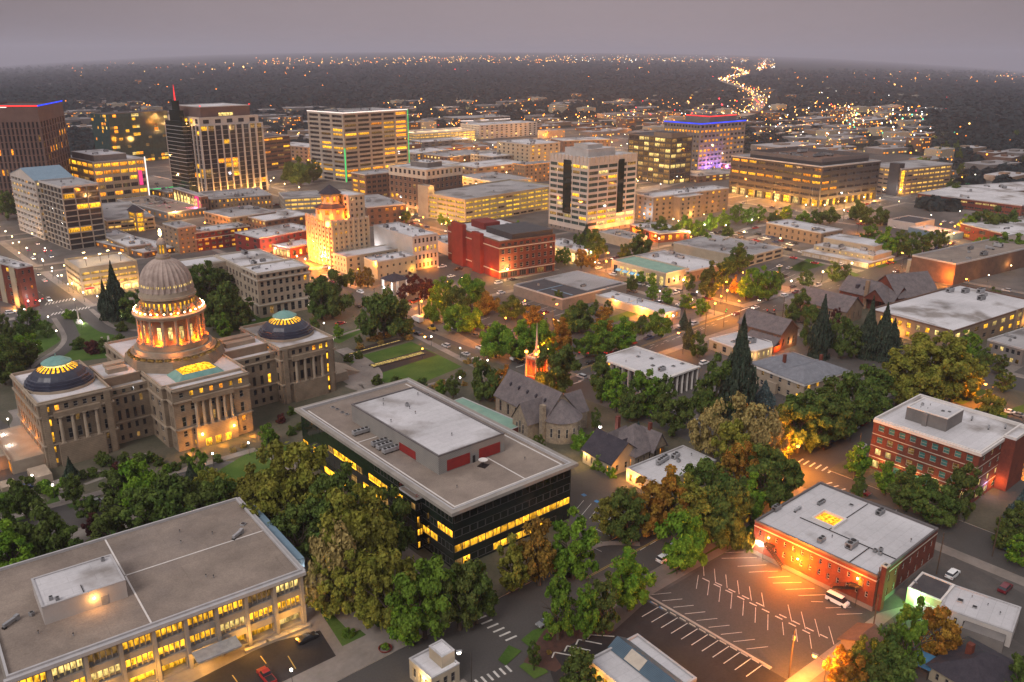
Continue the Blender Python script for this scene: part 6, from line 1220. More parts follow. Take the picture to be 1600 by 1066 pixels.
t = simple('amber_brick_block', 'brown brick block with amber cornice lights beside the banded tower', 'the amber corniced block', (820, 258), (858, 252), (812, 254.5), yb=287, wall='tan', roof='roofg', S=P(5, 7, ww=.4, wh=.55, lit=.2, cls='lo'), units=3, seed=99); seg(t, 'cornice_light', 'lo', [(0, t.d, t.h-.2), (0, -.2, t.h-.2), (t.w, -.2, t.h-.2)], .3)
simple('arched_brick_block', 'brick block with arched roof end behind the banded tower', 'the arched brick block', (880, 220), (952, 217), (863, 216), yb=238, wall='brown', S=P(3, 10, ww=.4, wh=.5, lit=.15), units=4, us=1.3, seed=100)
for i, (F, Rr, L_, hh, wl_, lit_) in enumerate([((745, 262), (812, 252), (718, 255), 9, 'tan', .3), ((700, 245), (770, 238), (660, 240), 10, 'brown', .2), ((770, 245), (806, 240), (742, 240), 12, 'dconc', .2), ((650, 240), (700, 233), (620, 236), 8, 'dconc', .4), ((775, 285), (808, 276), (740, 272), 8, 'cream', .5), ((660, 222), (735, 217), (640, 219), 7, 'dconc', .3),
        ((1180, 262), (1200, 255), (1120, 250), 7, 'brick', .4), ((1090, 275), (1140, 265), (1075, 268), 7, 'brown', .5), ((262, 300), (275, 296), (240, 292), 6, 'tan', .6), ((240, 322), (272, 316), (226, 318), 6, 'cream', .5), ((60, 250), (76, 246), (40, 243), 18, 'dconc', .3), ((1560, 300), (1640, 285), (1545, 290), 8, 'brown', .1),
        ((415, 345), (470, 332), (398, 333), 8, 'brown', .4), ((360, 340), (420, 328), (335, 328), 9, 'tan', .5), ((200, 385), (226, 378), (166, 360), 6, 'tan', .5), ((1500, 412), (1516, 405), (1474, 400), 5, 'cream', .5), ((125, 262), (140, 258), (112, 256), 14, 'cream', .6), ((690, 262), (720, 255), (665, 252), 6, 'brown', .6)]):
    simple('downtown_block', ['low %s block in the crowded downtown middle ground, %s' % (dict(tan='tan brick', brown='brown brick', dconc='grey', cream='cream', brick='red brick')[wl_], s) for s in (['right of the green edged tower', 'behind the brown brick office', 'left of the cream mid-rise', 'right behind the green edged tower', 'behind the yellow lit garage', 'before the gold lit garage', 'left of the wide dark office', 'before the blue edged office', 'left of the spire tower foot', 'beside the grey flat roofed hall', 'behind the blue roofed mid-rise', 'behind the long white roofed hall', 'behind the red painted row', 'under the wide tan block', 'by the grey roofed garage', 'right behind the foyer', 'behind the concrete grid tower', 'beside the brown brick office'][i],)][0], 'the ' + ['tan store roof', 'brown store roof', 'grey mid block', 'grey tower annex', 'cream store', 'grey shed', 'brick depot', 'brown depot', 'tan kiosk block', 'cream kiosk block', 'grey rear block', 'brown rear hall', 'brown rear block', 'tan rear block', 'tan small block', 'cream rear annex', 'cream rear tower', 'brown side block'][i],
           F, Rr, L_, h=hh, wall=wl_, roof=('roofw', 'roofg', 'roofw')[i % 3], S=P(max(1, int(hh/3.5)), 7, ww=.5, wh=.5, lit=lit_, cls='ly lo lp'), units=4, us=1.2, seed=110+i)
t = 0
# open pavilion on the corner plot
p = G(618, 462); pv = thing('corner_pavilion', 'open corner shelter with dark pyramid roof on tall pale posts', 'pavilion', (p.x, p.y, .16), 0.0); LM.append(('the corner shelter', p.x, p.y, 5))
b = MB(); hip(b, -5, -5, 5, 5, 9, 12, .8); b.build('pyramid_roof', ['shingle2'], pv)
for x in (-4.5, 4.5):
    for y in (-4.5, 4.5): b = MB(); b.box(x-.5, y-.5, 0, x+.5, y+.5, 8.98); b.build('post', ['trimw'], pv)
# ------------------------------------------------------------------ labels
ORD = 'first second third fourth fifth sixth seventh eighth ninth tenth eleventh twelfth thirteenth fourteenth fifteenth sixteenth seventeenth eighteenth nineteenth twentieth'.split()
CARD = 'zero one two three four five six seven eight nine ten eleven twelve thirteen fourteen fifteen sixteen seventeen eighteen nineteen twenty'.split()
TEN = {2: 'twenty', 3: 'thirty', 4: 'forty', 5: 'fifty', 6: 'sixty'}
def card(n): return CARD[n] if n <= 20 else TEN[n//10]+('-'+CARD[n % 10] if n % 10 else '')
def ordn(n): return ORD[n-1] if n <= 20 else (TEN[n//10]+'-'+ORD[n % 10-1] if n % 10 else TEN[n//10][:-1]+'ieth')
def landmark(x, y):
    return min(LM, key=lambda l: math.hypot(l[1]-x, l[2]-y)-l[3]*.85)[0]
def pend(o, desc, plural, group):
    x, y = o.location.x, o.location.y
    PEND.setdefault((desc, plural, landmark(x, y)), []).append((PX((x, y, 0))[0], o)); o['group'] = group
def name_all():
    for (d, pl, lm), L in PEND.items():
        L.sort(key=lambda t: t[0]); n = len(L)
        for i, (_, o) in enumerate(L):
            if n == 1: s = f'{d} beside {lm}'
            elif n == 2: s = f"{'left' if i == 0 else 'right'} one of two {pl} beside {lm}"
            else: s = f"{'leftmost' if i == 0 else 'rightmost' if i == n-1 else ordn(i+1)+' from left'} of {card(n)} {pl} near {lm}"
            o['label'] = s
# ------------------------------------------------------------------ trees
def quads(rng, c, nrm, size, jit):
    n = len(c)
    nrm = nrm+rng.normal(0, jit, (n, 3)); nrm /= np.linalg.norm(nrm, axis=1)[:, None]+1e-9
    t = np.cross(nrm, rng.normal(0, 1, (n, 3))); t /= np.linalg.norm(t, axis=1)[:, None]+1e-9
    b = np.cross(nrm, t); s = (size*rng.uniform(.6, 1.4, n))[:, None]
    v = np.stack([c-t*s-b*s*.7, c+t*s-b*s*.7, c+t*s*.8+b*s*.7, c-t*s*.8+b*s*.7], 1)
    return v.reshape(-1, 3)
def np_mesh(name, v, mats, midx=None):
    n = len(v)//4; me = bpy.data.meshes.new(name)
    me.vertices.add(len(v)); me.vertices.foreach_set('co', v.astype(np.float32).ravel())
    me.loops.add(len(v)); me.loops.foreach_set('vertex_index', np.arange(len(v), dtype=np.int32))
    me.polygons.add(n); me.polygons.foreach_set('loop_start', np.arange(0, len(v), 4, dtype=np.int32)); me.polygons.foreach_set('loop_total', np.full(n, 4, np.int32))
    for mt in mats: me.materials.append(M[mt])
    me.update(calc_edges=True)
    return me
def crown_broad(seed, n=6200, size=.05, sparse=False, asp=1.0):
    rng = np.random.default_rng(seed); K = int((46 if not sparse else 30)*(1+.35*(asp-1)))
    d = rng.normal(0, 1, (K, 3)); d /= np.linalg.norm(d, axis=1)[:, None]
    rad = rng.uniform(.3, .98, K)**.8
    cc = d*rad[:, None]*[1, 1, .8*asp]; cc[:, 2] = np.where(cc[:, 2] < -.25*asp, cc[:, 2]*.6, cc[:, 2])
    cc[:, :2] *= np.where(cc[:, 2] < 0, 1, 1-.25*np.clip(cc[:, 2]/asp, 0, 1))[:, None]
    lob = rng.uniform(.09, .27, K)
    n = int(n*(1+.3*(asp-1)))
    k = rng.integers(0, K, n); o = rng.normal(0, 1, (n, 3)); o /= np.linalg.norm(o, axis=1)[:, None]
    c = cc[k]+o*(lob[k]*rng.uniform(.3, 1.0, n)**.5*np.where(rng.random(n) < .1, 1.5, 1))[:, None]*[1, 1, .75]
    nr = o*.8+c*[.5, .5, .4/asp]+[0, 0, .35]
    v = quads(rng, c, nr, np.full(n, size), .55)
    lo, hi = np.percentile(v[:, 2], 1), np.percentile(v[:, 2], 99)
    v[:, 2] = (v[:, 2]-lo)/(hi-lo)
    return v
def crown_conifer(seed, n=3600):
    rng = np.random.default_rng(seed); z = rng.uniform(0, 1, n)**1.15; lay = np.floor(z*17)/17
    r = np.minimum(1, (1-z)*1.45)**.85*(.8+.2*np.minimum(1, z*9))*rng.uniform(.25, 1, n)**.45*(1+.28*np.sin(lay*97)+.2*np.sin(lay*31+np.floor(z*60))); a = rng.uniform(0, 2*np.pi, n)
    a = np.where(rng.random(n) < .6, np.floor(a*2.4)/2.4+lay*7+rng.normal(0, .1, n), a)
    c = np.stack([r*np.cos(a), r*np.sin(a), z-.10*r], 1)
    return quads(rng, c, np.stack([np.cos(a)*.5, np.sin(a)*.5, np.full(n, .8)], 1), np.full(n, .055), .45)
def trunk_mesh(seed, bark, conif=False):
    rnd = random.Random(seed); b = MB()
    if conif: b.tube((0, 0, 0), (0, 0, .9), .03, .006, 7); return b.mesh('trunk', [bark])
    p = Vector((0, 0, 0)); q = Vector((rnd.uniform(-.02, .02), rnd.uniform(-.02, .02), .3)); b.tube(p, q, .032, .024, 7)
    for i in range(5):
        a = i*1.256+rnd.uniform(-.3, .3); m1 = q+Vector((math.cos(a)*.13, math.sin(a)*.13, rnd.uniform(.15, .3))); b.tube(q-Vector((0, 0, .03)), m1, .017, .011, 5)
        for s_ in (-.5, .5): m2 = m1+Vector((math.cos(a+s_)*.16, math.sin(a+s_)*.16, rnd.uniform(.1, .2))); b.tube(m1, m2, .011, .003, 4)
    return b.mesh('trunk', [bark])
NB = 5
KIND = {'o': ('fo', 'olive tree', 'broad olive tree', 'broad olive trees'), 'g': ('fg', 'green tree', 'leafy green tree', 'leafy green trees'), 'd': ('fd', 'dark tree', 'dense dark tree', 'dense dark trees'),
        'c': ('fc', 'conifer', 'tall dark conifer', 'tall dark conifers'), 'b': ('fb', 'spruce', 'blue grey spruce', 'blue grey spruces'), 'r': ('fr', 'purple tree', 'small purple tree', 'small purple trees'),
        'y': ('fy', 'autumn tree', 'orange brown tree', 'orange brown trees'), 's': ('fs', 'sycamore', 'thin pale tree', 'thin pale trees')}
CROWNS, TALL = {}, {}
_bv = [crown_broad(100+i) for i in range(NB)]; _tv = [crown_broad(150+i, asp=1.75) for i in range(NB)]; _cv = [crown_conifer(200+i) for i in range(3)]; _sv = [crown_broad(300+i, 3200, .046, True, 1.2) for i in range(2)]
for k, (mt, *_x) in KIND.items():
    src = _cv if k in 'cb' else _sv+_bv[:1] if k == 's' else _bv
    CROWNS[k] = [np_mesh('crown', v, [mt]) for v in src]
    TALL[k] = [np_mesh('crown', v, [mt]) for v in _tv] if k not in 'cbs' else CROWNS[k]
TRUNKS = {'n': [trunk_mesh(i, 'bark') for i in range(3)], 'p': [trunk_mesh(9+i, 'palebark') for i in range(2)], 'c': [trunk_mesh(0, 'bark', True)]}
rt = random.Random(11)
def tree_at(x, y, z, h, r, k, group='trees of the city blocks', lab=None):
    name = {'c': 'conifer_tree', 'b': 'spruce_tree'}.get(k, 'broadleaf_tree')
    o = thing(name, lab or 'tree', 'tree', (x, y, z), rt.uniform(0, 6.28), group)
    con = k in 'cb'
    t0 = .04*h if con else h*.13
    put('crown', rt.choice((TALL if h > 2.25*r else CROWNS)[k]), o, (0, 0, t0), None, (r*1.06, r*1.06, (h-t0)))
    tm = TRUNKS['c'][0] if con else rt.choice(TRUNKS['p' if k == 's' else 'n'])
    put('trunk', tm, o, (0, 0, 0), None, (h*.9 if not con else h, h*.9 if not con else h, h*.92))
    if lab is None: _m, _n, d, pl = KIND[k]; pend(o, d, pl, group)
    return o
def T(x, yt, yb, hw, k):
    p = G(x, yb); h = HGT(x, yt, yb); dist = (p-CAM).length; r = hw*dist/FPX/(1+((x-800)/FPX)**2)**.5
    tree_at(p.x, p.y, .15, max(h, 2.2), max(r, 1.0)*(1.02 if k in 'cb' else 1.0), k)
TREES = '''450,700,835,42,o 492,705,850,45,o 430,745,860,36,o 530,735,880,45,d 470,790,880,38,d 560,765,915,48,o 588,800,930,40,o 530,830,950,42,s 545,790,930,40,o 572,868,975,40,o 520,870,960,32,o 612,860,985,40,o 400,735,820,32,o 665,882,998,46,g 638,935,1004,26,g 718,885,985,34,d 745,880,975,30,d 615,770,880,30,d
218,725,795,36,g 190,730,790,28,d 262,750,835,44,d 305,755,826,40,d 345,750,818,36,d 235,770,860,42,d 283,792,862,36,d 335,735,795,30,o 388,755,806,30,o 180,790,870,34,d 205,755,775,8,b 301,725,768,12,c 312,705,750,15,g 420,664,702,13,g 114,716,758,10,c 116,744,790,16,d 140,778,815,15,d 147,806,842,13,r 42,748,810,22,d 66,795,880,42,d 25,820,905,34,g 100,820,880,26,d 8,780,830,16,d
800,842,925,26,o 842,818,915,28,y 895,808,905,36,g 872,905,1000,26,g 912,918,1002,20,g 940,905,990,26,d 982,865,955,32,g 1065,808,893,42,g 978,765,848,30,d 955,780,840,26,o 1012,755,835,34,y 1040,735,830,34,y 1065,745,825,28,o 1100,720,815,38,d 1130,755,850,46,d 1095,770,850,36,o 1190,700,795,36,d 1215,715,790,30,d 1150,692,785,26,y 1170,745,815,24,g
1110,628,722,34,s 1158,625,730,42,s 1190,650,745,34,s 1140,660,750,30,o 1210,640,725,30,o 1245,618,708,40,d 1285,598,690,42,d 1268,642,705,26,d 1328,590,668,38,d 1355,575,650,34,d 1300,620,690,30,d 1215,655,715,24,d 
1400,545,635,36,o 1445,522,628,48,o 1485,535,628,38,o 1430,570,640,36,o 1510,565,625,20,o 1335,695,748,18,g 1382,725,775,16,g 1415,735,800,28,d 1445,750,815,30,d 1495,730,815,24,d 1470,770,825,20,d 1340,740,780,12,d 1580,790,850,24,d 1595,775,815,14,c 1586,766,832,17,b 1592,835,885,20,g 1560,815,858,16,d
1408,943,1055,28,g 1385,985,1066,26,d 1461,953,1030,30,y 1314,1020,1088,26,y 1340,1000,1056,20,d 1395,1030,1100,34,d 1360,1030,1095,24,d 1586,1025,1090,20,d 905,1023,1090,28,d 834,1005,1048,9,d
870,540,625,30,d 940,560,630,22,d 962,582,645,22,g 1005,580,650,26,g 985,600,660,20,d 1050,618,682,28,d 1035,590,655,18,d 760,568,625,28,d 785,575,628,18,y 1148,500,655,26,c 1115,562,655,28,d 1095,590,650,18,d 1192,596,642,15,b 995,662,710,13,b 840,680,712,10,d 930,640,672,8,d 1075,500,545,8,c 1090,520,560,13,d 708,590,622,11,d 690,595,622,8,g 660,590,610,8,d
600,458,530,36,d 625,470,525,24,d 690,436,485,22,g 735,434,480,24,g 712,450,492,22,d 677,472,505,16,g 715,478,520,26,g 740,485,520,18,g 762,458,492,18,y 800,465,500,20,d 775,505,560,28,g 810,505,565,30,g 845,505,560,26,g 835,480,515,16,y 875,500,560,18,y 905,472,520,26,d 943,482,520,15,y 916,522,558,20,g 940,505,560,22,g 972,500,552,24,g 1029,486,525,20,g 1000,500,525,10,d 871,455,480,9,d 885,490,520,12,d 930,470,488,6,d 950,470,492,7,d 1068,485,515,6,c
644,428,462,13,r 664,436,470,13,r 675,440,470,9,r 629,448,470,8,r 575,418,450,10,y 563,420,450,8,y 520,426,495,36,d 548,422,448,8,d 491,498,520,9,d 529,508,530,8,g 505,440,500,22,d
185,413,500,15,c 168,440,500,10,c 215,455,505,22,d 232,470,508,14,d 322,412,490,26,d 355,445,515,34,d 375,455,515,24,d 300,430,500,22,d 345,420,480,24,d 352,492,530,13,g 75,503,528,10,d 60,488,512,8,g 5,520,575,14,d 18,500,540,12,d 275,440,500,18,d
927,360,408,20,d 905,365,400,10,d 916,350,375,6,c 975,383,412,11,d 1000,368,402,18,d 883,388,415,9,g 908,390,420,13,y 925,398,420,8,y 872,390,412,6,g 987,432,455,11,d 1002,425,445,7,g 1019,428,450,7,g 1019,447,470,10,g 1042,452,476,10,g 1071,460,484,11,g 1095,467,495,12,g 1106,412,468,18,d 1128,408,450,14,d 1155,383,428,17,d 1140,395,430,14,d 1076,428,455,9,d 1165,425,470,15,g 1182,418,468,20,g 1200,425,470,16,g 1213,420,455,10,d 1147,432,462,8,y 1050,355,372,12,d
1337,314,345,14,d 1354,325,352,11,d 1375,326,352,12,d 1296,325,350,14,d 1275,330,352,12,d 1255,332,352,11,g 1228,322,345,10,g 1210,330,350,10,d 1357,352,385,14,g 1382,358,402,18,g 1402,362,402,14,d 1420,365,402,17,d 1443,362,395,14,d 1466,360,390,12,d 1390,372,400,12,d 1509,337,368,12,g 1525,330,365,14,d 1550,325,368,22,d 1575,330,365,16,d 1530,372,402,14,g 1560,365,405,18,g 1585,368,408,16,g 1545,382,410,13,g 1301,410,440,11,d 1257,422,450,12,d 1321,414,436,7,d 1248,455,500,16,d 1235,470,505,12,d 1278,465,560,16,c 1265,480,545,16,d 1310,495,560,20,d 1330,510,560,16,d 1352,468,560,14,c 1375,478,562,18,c 1390,500,560,14,c 1304,482,512,8,r 1295,500,545,12,d 1567,582,614,14,d 1537,545,572,13,d 1560,555,585,12,d 1542,612,648,20,o 1510,520,560,18,g 1520,640,665,13,d 1550,450,470,10,d 1500,590,620,10,d
470,248,290,20,d 455,255,285,14,d 490,252,285,14,d 12,300,345,14,d 30,305,340,12,d 1010,345,362,10,d 1030,340,372,12,d 1070,340,370,14,g 1090,345,372,11,g 1110,335,362,12,g 1130,330,356,11,g 1150,320,350,11,g 1168,326,352,10,g 1185,322,348,10,g 1105,365,385,9,g 1135,352,375,10,d 1000,352,370,9,d 810,345,368,6,g 690,335,352,7,g 700,340,356,5,g 615,318,340,9,g 625,325,345,8,g 635,330,350,7,d'''.split()
for s_ in TREES:
    a = s_.split(','); T(*map(float, a[:4]), a[4])
# more distant single trees: parks and gardens between the blocks further out
r2 = random.Random(5)
for (x0, y0, x1, y1, n, ks) in ((1440, 215, 1610, 330, 26, 'ddddc'), (1180, 225, 1480, 262, 8, 'ddg'), (1000, 240, 1150, 262, 4, 'ddg'), (1490, 395, 1610, 440, 8, 'dg'), (0, 505, 50, 640, 8, 'ddg')):
    for _ in range(n):
        x, y = r2.uniform(x0, x1), r2.uniform(y0, y1); p = G(x, y)
        if any(math.hypot(p.x-l[1], p.y-l[2]) < l[3]*.95 for l in LM): continue
        h = r2.uniform(8, 15); tree_at(p.x, p.y, 0, h, h*r2.uniform(.3, .42), r2.choice(ks), 'trees beyond the downtown streets')
# bushes, hedges and dry grasses
def bush(x, y, hw, k, name='bush', d='low rounded green bush', pl='low rounded green bushes', cat='bush', hh=1.0):
    p = G(x, y); dist = (p-CAM).length; r = hw*dist/FPX
    o = put(name, CROWNS[k][int(x) % 3] if k in CROWNS else GRASSES[0], None, (p.x, p.y, .12), x, (r, r, r*1.5*hh), category=cat, label=name); pend(o, d, pl, cat+'es on the blocks' if cat == 'bush' else 'clumps of dry grass')
GRASSES = [np_mesh('grass_clump', _bv[2], ['grassy'])]
for q in '905,700,16,g 920,715,16,g 940,735,16,g 955,745,10,g 900,685,12,g 925,690,10,g 870,690,12,d 545,930,0,g 545,995,10,g 660,548,0,g 640,535,0,g 125,545,11,d 165,550,12,d 188,545,14,d 145,552,12,r 108,498,8,g 118,498,7,d 560,560,8,d 545,565,8,d 590,600,10,d 620,602,10,d 720,590,8,d 745,570,8,d 985,515,6,d 1005,505,8,d 880,560,8,d 150,800,8,d 70,770,12,g 85,775,9,g 10,790,10,g 20,800,8,g 160,722,10,d 220,728,13,d 235,722,10,d 275,735,9,d 340,722,8,d 1265,615,9,d 1500,615,8,d 855,1000,6,g 838,1035,5,g 1180,820,9,d 1000,735,8,d 190,518,9,d 230,540,10,d 145,745,9,d 168,728,10,d 182,735,8,r 195,722,9,d 205,738,9,g 248,728,9,d 262,738,8,g 290,722,8,d 430,690,8,d 455,680,9,d 440,660,9,r 470,672,8,d 500,650,8,d 455,648,8,d 100,760,8,g 130,748,8,d 60,800,9,d 30,770,9,d 540,640,8,d 560,535,7,d'.split():
    a = q.split(','); 
    if float(a[2]) > 0: bush(float(a[0]), float(a[1]), float(a[2]), a[3])
for x, y, w in ((580, 533, 9), (592, 530, 9), (604, 527, 8), (596, 538, 6), (640, 531, 8), (632, 526, 7), (690, 601, 8), (680, 606, 6), (730, 568, 7), (745, 574, 7), (725, 603, 6), (562, 545, 8), (862, 990, 5), (858, 1022, 5), (380, 700, 6), (365, 706, 6)): bush(x, y, w, 'none', 'ornamental_grass', 'clump of dry golden grass', 'clumps of dry golden grass', 'grass clump', .7)
b = MB()
for p, q in (((581, 573), (661, 552)), ((541, 556), (625, 533))):
    a, c = G(*p, .2), G(*q, .2); d = (c-a); n_ = Vector((-d.y, d.x, 0)).normalized()*1.5
    sk = thing('sunken_skylight', 'long glowing glass skylight set in the dark bed of the %s' % ('round lawn' if p[0] == 581 else 'upper hedge'), 'skylight', (a+d*.5), math.atan2(d.y, d.x))
    L_ = d.length/2; w_ = 1.5 if p[0] == 581 else .5
    b = MB(); b.poly([(-L_, -w_, .3), (L_, -w_, .3), (L_, w_, .3), (-L_, w_, .3)]); b.build('glazing', ['lp'], sk)
    b = MB(); b.box(-L_-.3, -w_-.3, -.1, L_+.3, -w_, .45); b.box(-L_-.3, w_, -.1, L_+.3, w_+.3, .45)
    for i in range(15): b.box(-L_+i*L_/7-.08, -w_, .31, -L_+i*L_/7+.08, w_, .38)
    b.build('frame', ['dark'], sk)
# ------------------------------------------------------------------ vehicles
CARCOL = dict(white=(.7, .7, .7), silver=(.36, .37, .38), grey=(.16, .165, .17), black=(.015, .015, .017), blue=(.02, .045, .12), red=(.33, .02, .02), maroon=(.13, .012, .02), yellow=(.62, .42, .03), teal=(.05, .12, .13), brown=(.14, .085, .05))
def carmat(c):
    mt, nt, out = new_mat(c+' car paint'); b_ = N(nt, 'ShaderNodeBsdfPrincipled'); b_.inputs['Base Color'].default_value = (*CARCOL[c], 1); b_.inputs['Roughness'].default_value = .3; b_.inputs['Coat Weight'].default_value = .4
    nt.links.new(b_.outputs[0], out.inputs[0]); return mt
CM = {c: carmat(c) for c in CARCOL}
SHAPE = {  # length, width, roof height, (bonnet end, windscreen top, rear top, boot start), bonnet height, boot height
    'sedan': (4.6, 1.8, 1.42, (.27, .42, .70, .86), .88, .95), 'suv': (4.7, 1.9, 1.72, (.25, .37, .90, .985), 1.02, 1.1), 'pickup': (5.6, 1.95, 1.8, (.25, .34, .56, .60), 1.08, 1.05), 'van': (5.2, 1.95, 2.1, (.13, .27, .97, .99), 1.1, 1.2)}
CARM = {}
def prism(b, prof, w0, w1, mi=0):
    """profile in x,z with half-widths low and high"""
    zs = [p[1] for p in prof]; za, zb = min(zs), max(zs)
    wd = lambda z: w0+(w1-w0)*((z-za)/(zb-za) if zb > za else 0)
    Lp = [(x, -wd(z), z) for x, z in prof]; Rp = [(x, wd(z), z) for x, z in prof]
    b.poly(Lp, mi); b.poly(Rp[::-1], mi); n_ = len(prof)
    for i in range(n_): j = (i+1) % n_; b.poly([Lp[j], Lp[i], Rp[i], Rp[j]], mi)
def car_parts(kind, col):
    key = (kind, col)
    if key in CARM: return CARM[key]
    L_, W_, Hh, (a1, a2, a3, a4), hb, bb = SHAPE[kind]; X = lambda t: L_/2-t*L_; w = W_/2
    b = MB(); prism(b, [(X(1)+.05, .28), (X(0)-.1, .28), (X(0), .5), (X(.02), hb-.12), (X(a1), hb), (X(a4), bb), (X(.985), bb-.03), (X(1), .6)], w, w*.93)
    if kind == 'pickup': b.box(X(.97), -w*.8, bb-.02, X(.62), w*.8, bb+.002, 1)
    body = b.mesh('car_body', [CM[col], 'black'])
    b = MB(); prism(b, [(X(a1)-.02, hb-.01), (X(a4)+.02, bb-.01), (X(a3), Hh-.06), (X(a2), Hh-.06)][::-1], w*.9, w*.74); win = b.mesh('car_windows', ['g'])
    b = MB(); prism(b, [(X(a2)+.08, Hh-.07), (X(a3)-.05, Hh-.07), (X(a3)+.05, Hh), (X(a2)-.05, Hh)][::-1], w*.76, w*.7)
    roof = b.mesh('car_roof', [CM[col]])
    b = MB(); n_ = 12
    for y in (-.11, .11): pass
    vs = []
    for y in (-.1, .1):
        for i in range(n_): vs.append((.33*math.cos(2*math.pi*i/n_), y, .33*math.sin(2*math.pi*i/n_)))
    b.v = vs; b.f = [(i, (i+1) % n_, n_+(i+1) % n_, n_+i) for i in range(n_)]+[tuple(range(n_))[::-1], tuple(range(n_, 2*n_))]; b.m = [0]*len(b.f)
    wh_ = CARM.setdefault('wheel', b.mesh('wheel', ['black']))
    hl = MB(); hl.box(-.04, -.2, -.08, .04, .2, .08, bot=True); CARM.setdefault('hl', hl.mesh('headlight', ['e_dull'])); CARM.setdefault('hlon', hl.mesh('headlight', ['e_white'])); CARM.setdefault('tl', hl.mesh('tail_light', ['reddoor'])); CARM.setdefault('tlon', hl.mesh('tail_light', ['e_tail']))
    CARM[key] = (body, win, roof); return CARM[key]
NAMES = dict(sedan='parked_car', suv='parked_car', pickup='pickup_truck', van='van')
def car_at(x, y, rz, kind='sedan', col='white', lights=False, z=.16, full=True):
    body, win, roof = car_parts(kind, col); L_, W_, Hh, *_r, hb, bb = SHAPE[kind]
    o = thing(NAMES[kind] if not lights else 'moving_car', 'car', 'van' if kind == 'van' else 'pickup truck' if kind == 'pickup' else 'car', (x, y, z), rz)
    put('car_body', body, o); put('car_windows', win, o); put('car_roof', roof, o)
    if full:
        for sx in (.32, -.30):
            for sy in (-1, 1): put('wheel', CARM['wheel'], o, (sx*L_, sy*(W_/2-.1), .33))
        for sy in (-1, 1): put('headlight', CARM['hlon' if lights else 'hl'], o, (L_/2-.02, sy*W_*.34, .62)); put('tail_light', CARM['tlon' if lights else 'tl'], o, (-L_/2+.0, sy*W_*.36, .74))
    kn = {'sedan': 'car', 'suv': 'tall car', 'pickup': 'pickup truck', 'van': 'van'}[kind]
    d = f'{col} {"moving " if lights else "parked "}{kn}'; pend(o, d, d+'s', 'cars and trucks of the city'); return o
def C(x, y, dirn, kind='sedan', col='white', lights=False):
    p = G(x, y, .16); rz = {'u': 0, 'U': math.pi, 'v': math.pi/2, 'V': -math.pi/2}[dirn] if isinstance(dirn, str) else dirn
    return car_at(p.x, p.y, rz, kind, col, lights)
CARS = '''480,1000,u,sedan,black 417,1060,v,pickup,red 892,897,u,suv,black 852,975,U,sedan,grey 1038,875,u,suv,white 1308,942,V,van,white 1488,900,u,suv,white 1570,922,u,suv,maroon 1576,860,v,sedan,teal 1298,691,u,sedan,blue 1316,681,u,sedan,silver 1334,671,u,suv,silver 1349,663,u,sedan,maroon 1362,653,u,suv,black 1374,644,u,sedan,black 1345,700,U,sedan,white 1347,771,V,sedan,maroon 1290,700,u,sedan,black
640,517,v,pickup,yellow 653,523,v,sedan,black 668,530,v,sedan,black 697,542,v,suv,silver 728,555,v,sedan,silver 745,563,v,sedan,white 752,546,V,pickup,white 705,433,u,sedan,white 691,418,u,pickup,white 716,422,u,pickup,black 783,459,u,suv,white 806,473,v,sedan,silver 816,476,v,sedan,white 826,480,v,sedan,black 851,490,u,suv,maroon 871,506,v,suv,white 952,552,u,sedan,red 922,568,U,sedan,black 950,543,u,sedan,maroon 830,495,u,sedan,black 765,475,v,sedan,black 755,512,v,sedan,black
1000,445,v,pickup,silver 1016,449,v,sedan,white 989,457,v,sedan,brown 1055,459,u,pickup,white 1042,472,v,suv,white 1062,478,v,sedan,white 1078,481,v,sedan,yellow 1096,488,v,sedan,red 1029,474,v,sedan,black 1100,569,u,suv,white 1180,482,U,sedan,white 1218,417,u,sedan,white 1233,420,u,sedan,silver 1208,427,u,sedan,black 1239,449,u,sedan,black 1224,433,v,suv,black 1239,404,v,sedan,red 1273,412,v,sedan,red 1314,414,u,sedan,white 1312,420,u,sedan,red 1400,356,u,suv,white 1412,358,u,sedan,silver 1475,347,u,sedan,white 1487,349,u,sedan,white 1343,351,v,sedan,red 1505,392,v,sedan,white
17,490,u,suv,white 34,498,u,pickup,grey 77,470,V,suv,white 45,437,v,sedan,white 152,786,u,sedan,grey 38,764,u,sedan,blue 394,501,v,sedan,silver 532,507,u,sedan,red 640,600,v,sedan,grey 1000,560,u,sedan,black 1255,610,u,sedan,white 1515,557,u,suv,white 1505,560,u,sedan,white 1575,645,v,sedan,white 1590,650,v,sedan,grey 60,430,V,sedan,black 70,440,v,sedan,white 330,490,u,sedan,white 560,480,v,sedan,black'''.split()
ON = {(532, 507), (952, 552), (1239, 404), (1273, 412), (1180, 482), (77, 470), (152, 786), (1312, 420), (1505, 392), (60, 430), (70, 440)}
for s_ in CARS:
    a = s_.split(','); C(float(a[0]), float(a[1]), a[2], a[3], a[4], (int(a[0]), int(a[1])) in ON)
rc = random.Random(3); cols = ['white', 'white', 'silver', 'grey', 'black', 'black', 'blue', 'red', 'maroon', 'brown']
a0, a1, a2 = G(1060, 372, .16), G(1195, 338, .16), G(1100, 350, .16)
for i in range(6):
    for j in range(9):
        if rc.random() < .72:
            x = 470+j*3.1*2+rc.uniform(-.3, .3); y = 300+i*11
            if any(math.hypot(x-l[1], y-l[2]) < l[3]*.8 for l in LM): continue
            car_at(x, y, math.pi/2, rc.choice(['sedan', 'suv', 'suv', 'pickup']), rc.choice(cols), full=False)
for x, y in ((15, 430), (40, 415), (5, 445), (30, 402), (48, 392), (62, 402), (75, 412)): C(x*.8+20, y-10, rc.choice('vV'), 'sedan', rc.choice(cols), True)
